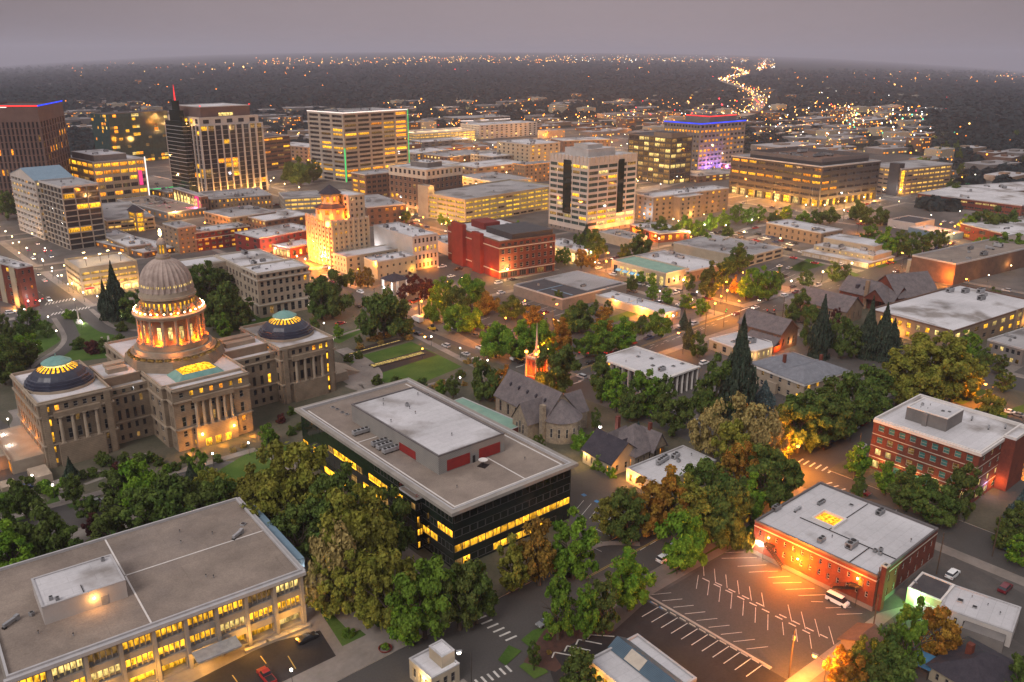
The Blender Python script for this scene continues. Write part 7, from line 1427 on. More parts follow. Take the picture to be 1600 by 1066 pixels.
for x, y in ((700, 352), (720, 358), (700, 362), (650, 345), (940, 412), (960, 405), (935, 420), (1400, 425), (1150, 492), (1190, 470)): C(x, y, rc.choice('uU'), 'sedan', rc.choice(cols), True)
# works truck, recreational vehicle, digger, scooter
def truck(x, y, lab, name, cat, parts, rz=math.pi/2):
    p = G(x, y, .02); o = thing(name, lab, cat, (p.x, p.y, .02), rz)
    for nm, mt, bxs in parts:
        b = MB()
        for q in bxs: b.box(*q, bot=True)
        b.build(nm, [mt], o)
    for sx in (.3, -.22, -.34):
        for sy in (-1, 1): put('wheel', CARM['wheel'], o, (sx*7, sy*.95, .45), None, (1.35, 1.3, 1.35))
truck(808, 566, 'white flatbed works truck beside the orange lit church tower', 'flatbed_truck', 'truck', [('cab', CM['white'], [(1.2, -1.1, .6, 2.6, 1.1, 2.5), (2.6, -1, .6, 3.6, 1, 1.5)]), ('windscreen', 'g', [(2.601, -.95, 1.55, 2.66, .95, 2.35)]), ('truck_bed', 'black', [(-3.6, -1.15, .9, 1.1, 1.15, 1.1), (-3.5, -.5, 1.1, -1, .5, 1.5)]), ('crane_arm', CM['yellow'], [(-3, -.15, 1.5, 1.0, .15, 1.8)])])
truck(652, 503, 'white box truck parked by the street works behind the round lawn', 'box_truck', 'truck', [('cargo_box', CM['white'], [(-3.6, -1.2, .7, 1.4, 1.2, 3.2)]), ('cab', CM['white'], [(1.5, -1.1, .6, 3.2, 1.1, 2.2)]), ('windscreen', 'g', [(3.201, -1, 1.4, 3.25, 1, 2.05)])])
truck(676, 516, 'small yellow digger standing in the torn up street', 'digger', 'digger', [('cab', CM['yellow'], [(-1.3, -.9, .5, 1.2, .9, 1.5)]), ('cab_glass', 'g', [(-.5, -.6, 1.5, .6, .6, 2.6)]), ('bucket', CM['yellow'], [(1.8, -1, .2, 2.6, 1, 1.0), (1.2, -.15, .8, 1.8, .15, 1.2)])])
p = G(985, 850, .02); o = thing('motor_scooter', 'white and red motor scooter parked at the kerb near the black glass office', 'scooter', (p.x, p.y, .02), .3)
b = MB(); b.obox((0, 0, .55), (.5, 0, 0), (0, .16, 0), (0, 0, .14)); b.obox((.55, 0, .7), (.1, 0, .05), (0, .2, 0), (-.12, 0, .35)); b.build('scooter_body', [CM['white']], o); b = MB(); b.obox((-.25, 0, .78), (.35, 0, 0), (0, .15, 0), (0, 0, .07)); b.build('saddle', [CM['red']], o)
for x in (-.55, .65): put('wheel', CARM['wheel'], o, (x, 0, .26), None, (.75, .5, .75))
# red plastic barriers of the street works
for (pts, lab) in (([(636, 473), (650, 470), (658, 465), (657, 470), (645, 475)], 'curved run of red plastic barriers at the street corner works'), ([(722, 518), (735, 517), (743, 515)], 'short red barrier mesh at the parking lot entrance'), ([(665, 498), (672, 500), (678, 498)], 'orange safety fence by the street works')):
    o = thing('safety_barrier', lab, 'barrier', G(*pts[0], .02)); b = MB(); A0 = G(*pts[0], .02)
    for p, q in zip(pts, pts[1:]):
        a, c = G(*p, .02)-A0, G(*q, .02)-A0; d = (c-a)/2; b.obox((a+c)/2+Vector((0, 0, .55)), d*.98, Vector((-d.y, d.x, 0)).normalized()*.15, (0, 0, .5))
    b.build('barrier_panel', [CM['red']], o)
# ------------------------------------------------------------------ street lamps, poles, signals
b = MB(); b.cyl(0, 0, 0, .5, .16, .12, 8); b.cyl(0, 0, .5, 3.7, .08, .06, 8); b.cyl(0, 0, 3.7, 3.85, .16, .16, 8); GPOLE = b.mesh('lamp_post', ['pole'])
b = MB(); b.lathe(0, 0, [(0, 3.8), (.22, 3.92), (.3, 4.15), (.24, 4.4), (0, 4.5)], 8)
GHEAD = {k: b.mesh('lamp_globe', [k], True) for k in ('e_white', 'e_warm', 'e_sod')}
b = MB(); b.cyl(0, 0, 0, 9, .13, .08, 8); b.tube((0, 0, 8.9), (2.1, 0, 9.5), .06, .05, 6); CPOLE = b.mesh('lamp_pole', ['pole'])
b = MB(); b.box(1.8, -.22, 9.36, 2.9, .22, 9.5, bot=True); CHEADOFF = b.mesh('lamp_head', ['metal'])
CH_ = {}
for k in ('e_white', 'e_warm', 'e_sod'):
    b = MB(); b.box(1.8, -.24, 9.42, 2.9, .24, 9.62, 1, bot=True); b.lathe(2.4, 0, [(0, 8.85), (.42, 9.02), (.5, 9.41)], 8, 0); CH_[k] = b.mesh('lamp_head', [k, 'metal'])
LC = {'e_white': (.9, .88, .9), 'e_warm': (1, .7, .3), 'e_sod': (1, .40, .03)}
LD = {'e_white': 'white lit', 'e_warm': 'warm lit', 'e_sod': 'orange lit'}
def globe(x, y, k='e_white', pw=130, z=.15, px=True, s=1.0):
    p = G(x, y, 4.15*s+z) if px else Vector((x, y, 0))
    o = thing('street_lamp', 'lamp', 'street lamp', (p.x, p.y, z)); put('lamp_post', GPOLE, o, None, None, (s,)*3); put('lamp_globe', GHEAD[k], o, None, None, (s,)*3)
    if pw: light(o, (0, 0, 4.7*s), LC[k], pw, .25)
    pend(o, LD[k]+' globe street lamp', LD[k]+' globe street lamps', 'globe street lamps'); return o
def cobra(x, y, k='e_sod', pw=2000, a=0.0, px=True, z=.1):
    h = 9.3
    if px: p = G(x, y, h+z); p = Vector((p.x-2.4*math.cos(a), p.y-2.4*math.sin(a), 0))
    else: p = Vector((x, y, 0))
    o = thing('street_lamp', 'lamp', 'street lamp', (p.x, p.y, z), a); put('lamp_pole', CPOLE, o); put('lamp_head', CH_[k] if k else CHEADOFF, o)
    if k and pw: light(o, (2.4, 0, 8.8), LC[k], pw, .3)
    d = (LD[k] if k else 'unlit')+' tall street lamp'; pend(o, d, d+'s', 'tall street lamps'); return o
for q in '58,538 28,570 88,517 75,495 38,483 50,456 189,495 162,479 152,463 106,444 90,431 81,424 126,502 5,679 15,696 50,743 82,758 191,732 298,676 332,709 388,692 630,507 674,526 719,544 762,563 719,590 506,505 482,476 566,492 1031,455 1082,468 1089,456 956,526 1205,350 1455,336 1500,330 70,388 66,405 700,340 640,352 860,395 930,410 835,440 905,375 520,530 12,655 455,1047 62,470 116,468'.split():
    x, y = map(float, q.split(',')); globe(x, y, 'e_white')
for q in '1127,463 1161,426 1136,433 850,490 815,505 880,508 865,500 790,497 1270,470 1220,345 1040,350 1425,300 1310,315 880,385 950,395 1080,370 692,469 667,480 1330,440 660,545 820,470'.split():
    x, y = map(float, q.split(',')); globe(x, y, 'e_sod', 380)
for q in '1060,345 1100,335 1130,345 1160,332 1185,340 1090,355 1010,335 1230,325 1270,320 1375,310 1405,315 610,330 625,340 640,335 655,345 690,350 705,345 725,352 100,415 112,405 560,350 580,335 60,350 50,365 30,395 20,380 1545,430 1580,415'.split():
    x, y = map(float, q.split(',')); globe(x, y, 'e_warm', 350)
for (x, y, pw, a) in ((1247, 697, 8000, -.6), (1273, 1024, 9000, 1.8), (1135, 440, 3000, 0), (1215, 425, 5000, 2), (1510, 436, 3500, 3), (1540, 600, 3500, 2), (1592, 700, 8000, 2.5), (1155, 470, 2500, 1), (700, 440, 2500, 1), (1060, 520, 2200, 2), (870, 475, 1500, 0), (1485, 380, 2500, 0), (1470, 350, 2500, 0), (1210, 300, 3500, 0), (950, 395, 2500, 0), (560, 420, 2500, 0), (470, 395, 3000, 0), (1345, 345, 2500, 0), (840, 600, 1500, 3), (1410, 395, 2000, 1)): cobra(x, y, 'e_sod', pw, a)
for (x, y, pw, a) in ((491, 662, 500, 0), (483, 897, 500, 2), (717, 1019, 120, 2.6), (938, 667, 600, 1.0)): cobra(x, y, 'e_white', pw, a)
for (x, y, a) in ((1500, 765, 2), (1430, 910, 1), (1050, 850, 3)): cobra(x, y, None, 0, a)
# lamps down the downtown streets
rl = random.Random(17); seen = 0
for i in range(3, 9):
    for j in range(2, 9):
        for (x, y) in [(UL[i]+9.5, VL[j]+20+k*28) for k in range(4)]+[(UL[i]+20+k*32, VL[j]+9.5) for k in range(4)]:
            px, py = PX((x, y, 4))
            if not (-20 < px < 1620 and py > 205) or any(math.hypot(x-l[1], y-l[2]) < l[3]*.9 for l in LM): continue
            if rl.random() < .25: continue
            k = rl.choice(['e_warm', 'e_warm', 'e_sod', 'e_white']); globe(x, y, k, 5000 if k != 'e_white' else 1500, px=False, s=1.45)
for k in range(26):
    for s_ in (-12.5, 12.5):
        y = 455+k*22; globe(97+s_+(.03*(y-455)), y, 'e_warm' if k % 3 else 'e_white', 900, px=False, s=1.2)
for i in range(3, 7):
    for j in range(1, 7):
        for k in range(9):
            for (x, y, a_) in ((UL[i]+20+k*11, VL[j]+6.6, 0), (UL[i]+6.6, VL[j]+20+k*9.5, math.pi/2)):
                px, py = PX((x, y, 0))
                if rl.random() < .6 and -10 < px < 1610 and py > 300: car_at(x, y, a_, rl.choice(['sedan', 'suv', 'suv', 'pickup']), rl.choice(cols), False, .01, False)
# traffic signals with red lamps
b = MB(); b.cyl(0, 0, 0, 6.4, .14, .1, 8); b.tube((0, 0, 6.1), (8.5, 0, 6.5), .09, .06, 6); SPOLE = b.mesh('signal_pole', ['pole'])
b = MB(); b.box(-.2, -.25, -.6, .2, .25, .6, 0, bot=True); b.cyl(0, 0, 0, 0, .01, n=3, mi=0); SHEAD = b.mesh('signal_head', ['black'])
b = MB(); b.lathe(0, 0, [(0, -.3), (.3, -.15), (.35, 0), (.3, .15), (0, .3)], 8); SRED, SGRN = b.mesh('signal_lamp', ['e_red']), b.mesh('signal_lamp', ['e_green'])
for (x, y, a, g) in ((46, 494, .4, 0), (1222, 505, 2.6, 0), (935, 578, 2.2, 0), (850, 405, 2.4, 1), (1405, 428, 2.6, 0), (1528, 378, 2.6, 0), (1318, 345, 0, 0), (1516, 300, 1, 1), (656, 495, 2, 0), (60, 412, 0, 0), (1130, 512, .5, 1), (700, 350, 1, 0)):
    p = G(x, y); o = thing('traffic_light', 'signal', 'traffic light', (p.x, p.y, .1), a); put('signal_pole', SPOLE, o)
    for t in (4.5, 8): h = put('signal_head', SHEAD, o, (t, 0, 6.3)); put('signal_lamp', SGRN if g else SRED, h, (0, -.1, .35))
    d = 'traffic light arm showing '+('green' if g else 'red'); pend(o, d, 'traffic light arms showing '+('green' if g else 'red'), 'traffic light arms over the junctions')
b = MB(); b.cyl(0, 0, 0, 11.5, .16, .11, 8); UPOLE = b.mesh('pole_shaft', ['woodpole'])
b = MB(); b.box(-1.1, -.06, 10.6, 1.1, .06, 10.75, bot=True); UARM = b.mesh('cross_arm', ['woodpole']); b = MB(); b.cyl(.35, 0, 9, 10, .28, n=10); UCAN = b.mesh('transformer', ['metal'])
for (x, y) in ((1361, 1000), (1364, 955), (1232, 1060), (1463, 898), (780, 560), (655, 498), (1101, 525), (1222, 500), (1328, 690), (1550, 870), (1106, 490), (586, 485), (1338, 730)):
    p = G(x, y); o = thing('utility_pole', 'pole', 'utility pole', (p.x, p.y, .1), .5); put('pole_shaft', UPOLE, o); put('cross_arm', UARM, o)
    if x in (1364, 1232): put('transformer', UCAN, o)
    d = 'timber pole'; pend(o, d, d+'s', 'timber utility poles')
for x in (1278, 1290):
    p = G(x-12, 328); o = thing('flagpole', ('left' if x == 1278 else 'right')+' one of two tall bare flagpoles before the wide dark office', 'flagpole', (p.x, p.y, .1)); b = MB(); b.cyl(0, 0, 0, 18, .16, .06, 8); b.build('pole_shaft', ['metal'], o); b = MB(); b.lathe(0, 0, [(0, 18), (.2, 18.2), (0, 18.4)], 8); b.build('finial', ['metal'], o); o['group'] = 'flagpoles'
# statue in the park
p = G(124, 506); o = thing('monument', 'slim pale lit monument column on the park lawn before the statehouse', 'monument', (p.x, p.y, .16)); b = MB(); b.box(-1.2, -1.2, 0, 1.2, 1.2, .8); b.box(-.7, -.7, .8, .7, .7, 2); b.build('pedestal', ['trimw'], o); b = MB(); b.cyl(0, 0, 2, 6.6, .4, .28, 10); b.lathe(0, 0, [(.5, 6.6), (.4, 7), (.15, 7.3), (.25, 7.7), (0, 8.2)], 8); b.build('shaft', ['limes'], o); light(o, (1.5, -1.5, 1), (1, .9, .8), 200, .2)
p = G(166, 541); o = thing('twin_pylons', 'pair of pale lit pylons among dark park shrubs', 'monument', (p.x, p.y, .16)); LM.append(('the lit park pylons', p.x, p.y, 3))
for s_ in (-1, 1): b = MB(); b.box(s_*1.3-.35, -.35, 0, s_*1.3+.35, .35, 4.2); b.build('pylon', ['limes'], o); light(o, (s_*1.9, -1, .6), (.9, .9, 1), 90, .1)
# hollow low wall of the street planter: round red planter with shrub near the corner
p = G(602, 1015, .16); o = thing('round_planter', 'round terracotta planter with green shrub on the paved street corner', 'planter', (p.x, p.y, .16)); b = MB(); b.lathe(0, 0, [(1.2, 0), (1.5, .5), (1.4, .55), (1.3, .4)], 16, 0); b.build('pot', ['redwall'], o); put('plant', CROWNS['g'][0], o, (0, 0, .3), None, (1.0, 1.0, 1.1))
# ------------------------------------------------------------------ the city and woods beyond
def GT(x, y):
    d = CF + CR*((x-W0/2)/FPX) - CU*((y-H0/2)/FPX); d.normalize(); t, tp = 300.0, 300.0
    while t < 34000:
        p = CAM+d*t
        if p.z < TZ(p.x, p.y): break
        tp = t; t *= 1.04
    for _ in range(20):
        m_ = (t+tp)/2; p = CAM+d*m_
        if p.z < TZ(p.x, p.y): t = m_
        else: tp = m_
    return CAM+d*tp
M['farroof'] = surf('weathered pale roof', (.30, .285, .29), (.22, .21, .215), .05, rnd=.45)
def blockmesh(w, d, h, wall, roof, lit, seed, n):
    rnd = random.Random(seed); b = MB(); b.box(0, 0, 0, w, d, h, 0); b.poly([(0, 0, h+.02), (w, 0, h+.02), (w, d, h+.02), (0, d, h+.02)], 1)
    b.box(w*.3, d*.4, h, w*.5, d*.7, h+2, 0); b.box(w*.7, d*.2, h, w*.78, d*.35, h+1.5, 0)
    fl = max(1, int(h/3.6))
    for f in range(fl):
        for i in range(n):
            if rnd.random() < lit: b.poly([(w*(i+.2)/n, -.06, f*3.6+1), (w*(i+.8)/n, -.06, f*3.6+1), (w*(i+.8)/n, -.06, f*3.6+2.8), (w*(i+.2)/n, -.06, f*3.6+2.8)], 2+(rnd.random() < .4))
            if rnd.random() < lit: b.poly([(-.06, d*(i+.8)/n, f*3.6+1), (-.06, d*(i+.2)/n, f*3.6+1), (-.06, d*(i+.2)/n, f*3.6+2.8), (-.06, d*(i+.8)/n, f*3.6+2.8)], 2+(rnd.random() < .4))
    return b.mesh('far_building', [wall, roof, 'lo', 'lp'])
FB = [blockmesh(w, d, h, wl_, rf, lit, i, n) for i, (w, d, h, wl_, rf, lit, n) in enumerate([(46, 26, 6, 'tan', 'farroof', .25, 8), (60, 30, 7, 'dconc', 'farroof', .3, 10), (30, 22, 9, 'brown', 'roofg', .25, 6), (38, 20, 12, 'cream', 'roofg', .35, 8), (24, 18, 5, 'tan', 'roofg', .4, 4), (70, 24, 5, 'brown', 'farroof', .2, 10), (26, 22, 18, 'brown', 'roofg', .3, 6), (90, 45, 9, 'dconc', 'farroof', .25, 12)])]
rf = random.Random(23); placed = []
ZONES = ((600, 152, 1050, 200, 58), (1050, 140, 1320, 215, 60), (1200, 200, 1440, 245, 40), (1300, 150, 1480, 220, 34), (80, 158, 260, 215, 30), (400, 170, 520, 240, 22), (620, 195, 860, 240, 20), (900, 190, 1060, 215, 14), (1430, 235, 1600, 300, 12), (0, 120, 600, 150, 14))
for (x0, y0, x1, y1, n) in ZONES:
    for _ in range(n):
        for _try in range(12):
            x, y = rf.uniform(x0, x1), rf.uniform(y0, y1); p = GT(x, y); r = 26
            if any(math.hypot(p.x-l[1], p.y-l[2]) < l[3]+24 for l in LM): continue
            if any(math.hypot(p.x-a-20, p.y-c-12) < 52 for a, c in placed): continue
            placed.append((p.x, p.y)); q = rf.choices(range(8), [3, 3, 2, 2, 3, 2, .7, 1])[0]
            o = put('far_building', FB[q], None, (p.x, p.y, p.z-.1), rf.uniform(-.25, .1), label='low flat roofed building in the lit suburbs beyond downtown', category='building', group='low buildings beyond downtown'); break
# freeway
FWY = [[(600, 206), (720, 202), (830, 197), (940, 189), (1040, 185), (1120, 184), (1163, 180), (1182, 170), (1186, 160), (1180, 148), (1160, 137), (1135, 129), (1130, 125), (1152, 120), (1165, 116), (1157, 111), (1146, 107)], [(830, 205), (960, 200), (1040, 193), (1110, 190), (1165, 184)], [(1185, 112), (1192, 101), (1199, 92)], [(1335, 205), (1325, 185), (1305, 168)], [(1000, 300), (1180, 255), (1330, 220)]]
for i, pts in enumerate(FWY):
    P3 = [GT(*p) for p in smooth(pts, 6)]; b = MB(); wd = (30, 12, 26, 14, 16)[i]; Ls = []
    for k, p in enumerate(P3):
        d = (P3[min(k+1, len(P3)-1)]-P3[max(k-1, 0)]).normalized(); nr = Vector((-d.y, d.x, 0))*wd/2; Ls.append((p+nr, p-nr))
    for k in range(len(Ls)-1): b.poly([Ls[k][1]+Vector((0, 0, .5)), Ls[k+1][1]+Vector((0, 0, .5)), Ls[k+1][0]+Vector((0, 0, .5)), Ls[k][0]+Vector((0, 0, .5))])
    struct('road', b, 'paving')
# distant lamps
fl = MB(); fl.lathe(0, 0, [(0, 7.0), (.8, 7.4), (1, 8), (.8, 8.6), (0, 9)], 6, 0); fl.cyl(0, 0, 0, 7.0, .12, n=4, mi=1)
FLM = {}
for k, mt in (('e_sod', 'far orange lamp'), ('e_warm', 'far warm lamp'), ('e_white', 'far white lamp'), ('e_red', 'far red lamp'), ('e_green', 'far green lamp')):
    c = {'e_sod': (1, .26, .02), 'e_warm': (1, .52, .14), 'e_white': (.95, .92, .85), 'e_red': (1, .04, .05), 'e_green': (.1, 1, .5)}[k]
    M[mt] = emit(mt, c, 5, .8); M[mt].cycles.emission_sampling = 'NONE'; FLM[k] = fl.mesh('far_lamp', [mt, 'pole'])
FN = {'e_sod': 'orange', 'e_warm': 'warm', 'e_white': 'white', 'e_red': 'red', 'e_green': 'green'}
pts = []
def scatter(n, x0, y0, x1, y1, mix, sx=1.0):
    for _ in range(n): pts.append((rf.uniform(x0, x1), rf.uniform(y0, y1), rf.choice(mix), sx))
o_, w_, h_, r_, g_ = 'e_sod', 'e_warm', 'e_white', 'e_red', 'e_green'
scatter(60, 1180, 150, 1330, 215, [o_, w_, w_, h_, o_]); scatter(85, 1290, 140, 1480, 200, [w_, w_, h_, o_, o_, r_, g_]); scatter(40, 1320, 185, 1520, 225, [w_, o_, o_, h_, g_]); scatter(10, 1475, 188, 1490, 200, [r_])
scatter(50, 950, 145, 1180, 185, [o_, w_, o_, r_]); scatter(40, 620, 150, 950, 200, [o_, w_, o_]); scatter(25, 400, 170, 620, 240, [o_, w_]); scatter(16, 80, 160, 300, 215, [o_, w_]); scatter(22, 1200, 120, 1420, 128, [o_, w_, o_]); scatter(36, 1440, 118, 1600, 132, [o_, w_, o_]); scatter(30, 1380, 124, 1560, 140, [o_, w_]); scatter(22, 1400, 150, 1600, 260, [o_]); scatter(12, 140, 124, 300, 150, [o_]); scatter(14, 600, 110, 760, 125, [o_, r_]); scatter(26, 900, 105, 1160, 128, [o_, r_, w_])
far_ = []
def scat2(n, x0, y0, x1, y1, mix):
    for _ in range(n): far_.append((rf.uniform(x0, x1), y0+(y1-y0)*rf.random()**.7, rf.choice(mix)))
scat2(210, 620, 87, 900, 100, [w_, w_, o_]); scat2(230, 880, 86, 1170, 99, [w_, w_, o_, h_]); scat2(110, 400, 90, 640, 102, [w_, o_]); scat2(40, 150, 98, 420, 112, [w_, o_]); scat2(50, 1185, 86, 1212, 108, [w_, h_, o_]); scat2(70, 1215, 112, 1600, 128, [o_, w_, o_]); scat2(40, 540, 97, 900, 106, [w_, o_]); scat2(70, 1150, 128, 1400, 150, [o_, w_]); scat2(60, 1280, 150, 1500, 190, [w_, o_, h_]); scat2(30, 1500, 115, 1600, 135, [o_, w_]); scat2(30, 20, 110, 600, 150, [o_]); scat2(110, 600, 150, 1060, 205, [o_, w_, o_]); scat2(190, 1050, 140, 1440, 232, [o_, w_, w_, h_, o_]); scat2(60, 380, 185, 640, 250, [o_, w_]); scat2(90, 900, 95, 1180, 130, [o_, w_]); scat2(60, 60, 100, 500, 122, [o_, w_])
for i in (0, 2, 3, 4):
    P3 = [GT(*p) for p in smooth(FWY[i], 5)]; wd = 18
    for k, p in enumerate(P3[:-1]):
        q = P3[k+1]; d = (q-p); L_ = d.length; d = d/max(L_, .01); nr = Vector((-d.y, d.x, 0))
        for s_ in (-1, 1):
            x, y = PX(p+nr*wd*s_)
            if k % 2: far_.append((x, y, rf.choice([w_, o_, o_])))
            for t in (.5,): x, y = PX(p+d*L_*t+nr*rf.uniform(-15, 15)); far_.append((x, y, rf.choice([w_, h_, w_, r_ if s_ > 0 else w_])))
pts.sort(key=lambda t: -t[1])
for (x, y, k, s_) in pts[:300]:
    p = GT(x, y); dist = (p-CAM).length; r = min(max(.5, dist*.00062)*rf.uniform(.55, 1.25), 3.2)
    put('far_lamp', FLM[k], None, (p.x, p.y, p.z-7+rf.uniform(7, 9)-8*(r-1) if r > 1 else p.z), None, (r, r, max(r, .9)), label='small %s street lamp in the distant suburbs beyond downtown' % FN[k], category='street lamp', group='distant street lamps beyond downtown')
b = MB(); mts = ['far orange lamp', 'far warm lamp', 'far white lamp', 'far red lamp', 'far green lamp']; ix = dict(zip((o_, w_, h_, r_, g_), range(5)))
for (x, y, k) in far_+[t[:3] for t in pts[300:]]:
    if y < 60: continue
    p = GT(x, y); dist = (p-CAM).length
    if dist > 33000: continue
    r = min(max(.5, dist*.00055)*rf.uniform(.5, 1.25), 6); r *= .78 if y < 106 else 1; b.lathe(p.x, p.y, [(0, p.z+9-r), (r, p.z+9), (0, p.z+9+r)], 5, ix[k])
# added lights without lamps: the far lamps' road pools and a warm glow
for i, (n_, pw) in ((0, (34, 30000)), (1, (8, 16000)), (2, (6, 50000)), (3, (6, 16000)), (4, (14, 9000))):
    P3 = [GT(*p) for p in FWY[i]]; L_ = len(P3)-1
    for k in range(n_):
        t = k/n_*L_; a_ = int(t); p = P3[a_].lerp(P3[a_+1], t-a_); light(None, (p.x, p.y, p.z+11), (1, .66, .3), pw/8, 1)
for k in range(46):
    x, y = (rf.uniform(1050, 1480), rf.uniform(150, 235)) if k < 26 else (rf.uniform(600, 1050), rf.uniform(160, 230)); p = GT(x, y); light(None, (p.x, p.y, p.z+12), rf.choice([(1, .5, .15), (1, .7, .35)]), 4500, 1)
b.build('distant_city_lights', mts, None, None, kind='stuff', label='countless tiny city lights along the far plain and horizon', category='city lights')
# woods between the suburbs: one mass
rng = np.random.default_rng(31)
FP = np.array([tuple(GT(*q))[:2] for pts_ in FWY for q in smooth(pts_, 24)])
def woods(n, x0, y0, x1, y1, k, hh, pw=1.0):
    x = rng.uniform(x0, x1, n); y = y0+(y1-y0)*rng.uniform(0, 1, n)**pw; V = []
    cs, rs = [], []
    for a, c in zip(x, y):
        p = GT(a, c)
        if (p-CAM).length > 16000: continue
        if any(abs(p.x-20-q[0]) < 34 and abs(p.y-12-q[1]) < 26 for q in placed) or any(math.hypot(p.x-l[1], p.y-l[2]) < l[3]+6 for l in LM): continue
        if np.min(np.hypot(FP[:, 0]-p.x, FP[:, 1]-p.y)) < 45+(p-CAM).length*.006: continue
        cs.append(p); rs.append(hh*rng.uniform(.6, 1.2)*(1+min(2.2, (p-CAM).length/6000)))
    c = np.array([tuple(p) for p in cs]); r = np.array(rs); m_ = len(c)
    o = rng.normal(0, 1, (m_, k, 3)); o /= np.linalg.norm(o, axis=2)[:, :, None]; o[:, :, 2] = np.abs(o[:, :, 2])
    pos = c[:, None, :]+o*(r[:, None, None]*rng.uniform(.5, 1, (m_, k, 1)))*[.8, .8, 1.0]+[0, 0, 1]
    nr = (o+[0, 0, .4]).reshape(-1, 3)
    return quads(rng, pos.reshape(-1, 3), nr, np.repeat(r*.34, k), .4)
vs = [woods(1700, -40, 160, 640, 240, 90, 7), woods(1500, 600, 152, 1250, 205, 90, 7), woods(1300, 1440, 170, 1640, 330, 110, 6.5), woods(1300, 1150, 140, 1500, 240, 80, 6),
      woods(6500, -60, 104, 620, 165, 26, 10, .8), woods(7500, 560, 97, 1180, 158, 26, 10, .8), woods(4500, 1180, 112, 1660, 172, 26, 10, .8), woods(2500, 1450, 128, 1660, 200, 30, 10)]
M['fwoods'] = leaf_mat('distant woods', (.024, .038, .044), (.040, .056, .060), (.032, .046, .050))
me = np_mesh('woods', np.concatenate(vs), ['fwoods']); put('woods', me, None, kind='stuff', label='dark mass of trees covering the plain beyond the city', category='woods')
# ------------------------------------------------------------------ air and light
hz = MB(); hz.box(-36000, -36000, -1500, 36000, 36000, 352, bot=True)
mt, nt, out = new_mat('haze air'); v = N(nt, 'ShaderNodeVolumePrincipled'); v.inputs['Color'].default_value = (.84, .82, .97, 1); v.inputs['Density'].default_value = 8e-5; v.inputs['Anisotropy'].default_value = .2
nt.links.new(v.outputs[0], out.inputs['Volume']); M['haze'] = mt; hz.build('haze', ['haze'], None, None, kind='stuff')
wd = bpy.data.worlds.new("World"); sc.world = wd; wd.use_nodes = True; nt = wd.node_tree; nt.nodes.clear()
out = N(nt, 'ShaderNodeOutputWorld'); bg = N(nt, 'ShaderNodeBackground'); nt.links.new(bg.outputs[0], out.inputs[0])
tc = N(nt, 'ShaderNodeTexCoord'); sx = N(nt, 'ShaderNodeSeparateXYZ'); nt.links.new(tc.outputs['Generated'], sx.inputs[0])
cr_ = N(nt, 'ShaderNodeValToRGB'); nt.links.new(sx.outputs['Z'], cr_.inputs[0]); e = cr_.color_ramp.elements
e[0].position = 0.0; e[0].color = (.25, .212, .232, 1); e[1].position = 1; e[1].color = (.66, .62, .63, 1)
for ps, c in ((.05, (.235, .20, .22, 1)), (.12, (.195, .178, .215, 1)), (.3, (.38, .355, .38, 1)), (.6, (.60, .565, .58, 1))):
    q = e.new(ps); q.color = c
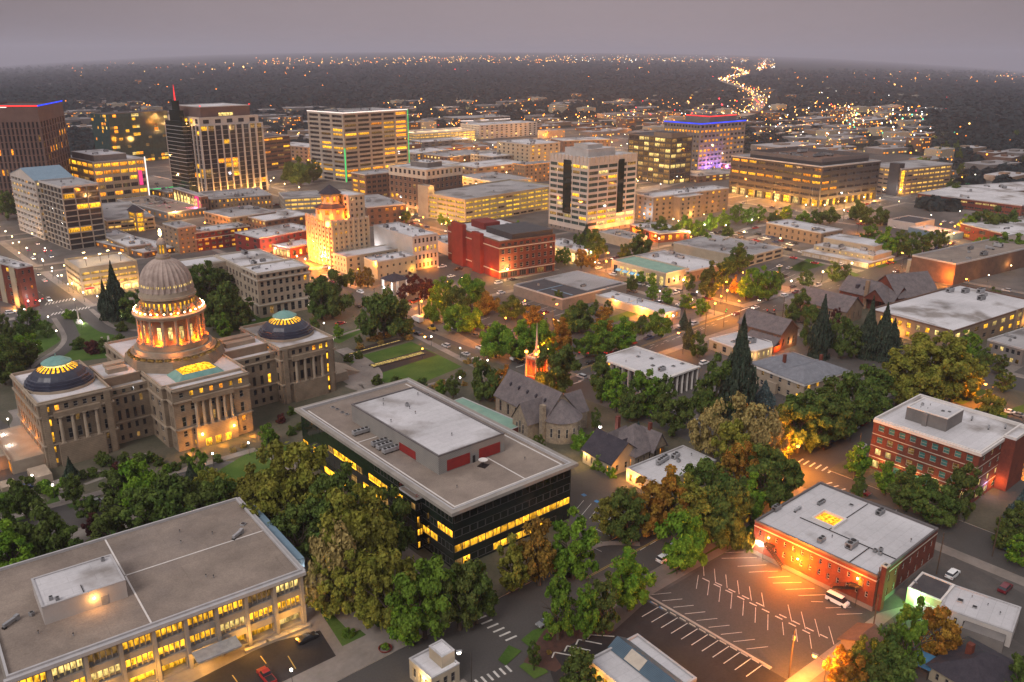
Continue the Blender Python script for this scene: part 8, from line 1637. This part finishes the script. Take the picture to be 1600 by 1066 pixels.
# the cloud deck is a little uneven and paler over the city glow ahead
nz = N(nt, 'ShaderNodeTexNoise'); nz.inputs['Scale'].default_value = 2.2; nz.inputs['Detail'].default_value = 4; nt.links.new(tc.outputs['Generated'], nz.inputs['Vector'])
mr = N(nt, 'ShaderNodeMapRange'); mr.inputs[3].default_value = .86; mr.inputs[4].default_value = 1.14; nt.links.new(nz.outputs['Fac'], mr.inputs[0])
dt = N(nt, 'ShaderNodeVectorMath', operation='DOT_PRODUCT'); dt.inputs[1].default_value = (math.cos(CAZ-.06), math.sin(CAZ-.06), 0); nt.links.new(tc.outputs['Generated'], dt.inputs[0])
m2 = N(nt, 'ShaderNodeMapRange'); m2.inputs[1].default_value = .82; m2.inputs[2].default_value = 1; m2.inputs[3].default_value = .72; m2.inputs[4].default_value = 1.12; nt.links.new(dt.outputs['Value'], m2.inputs[0])
gl = N(nt, 'ShaderNodeMapRange'); gl.inputs[1].default_value = .25; gl.inputs[2].default_value = .5; nt.links.new(sx.outputs['Z'], gl.inputs[0])
mg = N(nt, 'ShaderNodeMix', data_type='FLOAT'); mg.inputs['B'].default_value = 1; nt.links.new(gl.outputs[0], mg.inputs['Factor']); nt.links.new(m2.outputs[0], mg.inputs['A'])
mu = N(nt, 'ShaderNodeMath', operation='MULTIPLY'); nt.links.new(mr.outputs[0], mu.inputs[0]); nt.links.new(mg.outputs['Result'], mu.inputs[1])
sky = N(nt, 'ShaderNodeTexSky', sky_type='NISHITA'); sky.sun_disc = False; sky.sun_elevation = R(1.0); sky.sun_rotation = R(200)
sm = N(nt, 'ShaderNodeVectorMath', operation='SCALE'); sm.inputs['Scale'].default_value = .01; nt.links.new(sky.outputs[0], sm.inputs[0])
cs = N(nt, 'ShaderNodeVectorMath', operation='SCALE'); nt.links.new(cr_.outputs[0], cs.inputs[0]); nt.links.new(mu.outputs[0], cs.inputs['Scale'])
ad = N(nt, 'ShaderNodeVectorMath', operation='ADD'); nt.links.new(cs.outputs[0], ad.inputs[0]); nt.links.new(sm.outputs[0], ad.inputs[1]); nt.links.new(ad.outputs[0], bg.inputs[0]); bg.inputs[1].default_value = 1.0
su = bpy.data.lights.new('sun', 'SUN'); su.energy = 1.7; su.angle = R(25); su.color = (1, .92, .86); so = bpy.data.objects.new('sun', su); COL.objects.link(so); so.rotation_euler = Vector((.72, .22, -.66)).to_track_quat('-Z', 'Y').to_euler()
name_all()
sc.cycles.use_denoising = True; sc.cycles.max_bounces = 5; sc.cycles.diffuse_bounces = 2; sc.cycles.glossy_bounces = 2; sc.cycles.transmission_bounces = 1; sc.cycles.volume_bounces = 0; sc.cycles.sample_clamp_indirect = 3; sc.cycles.caustics_reflective = False; sc.cycles.use_light_tree = True
sc.view_settings.view_transform = 'Standard'; sc.view_settings.look = 'None'; sc.view_settings.exposure = .22; sc.view_settings.gamma = 1
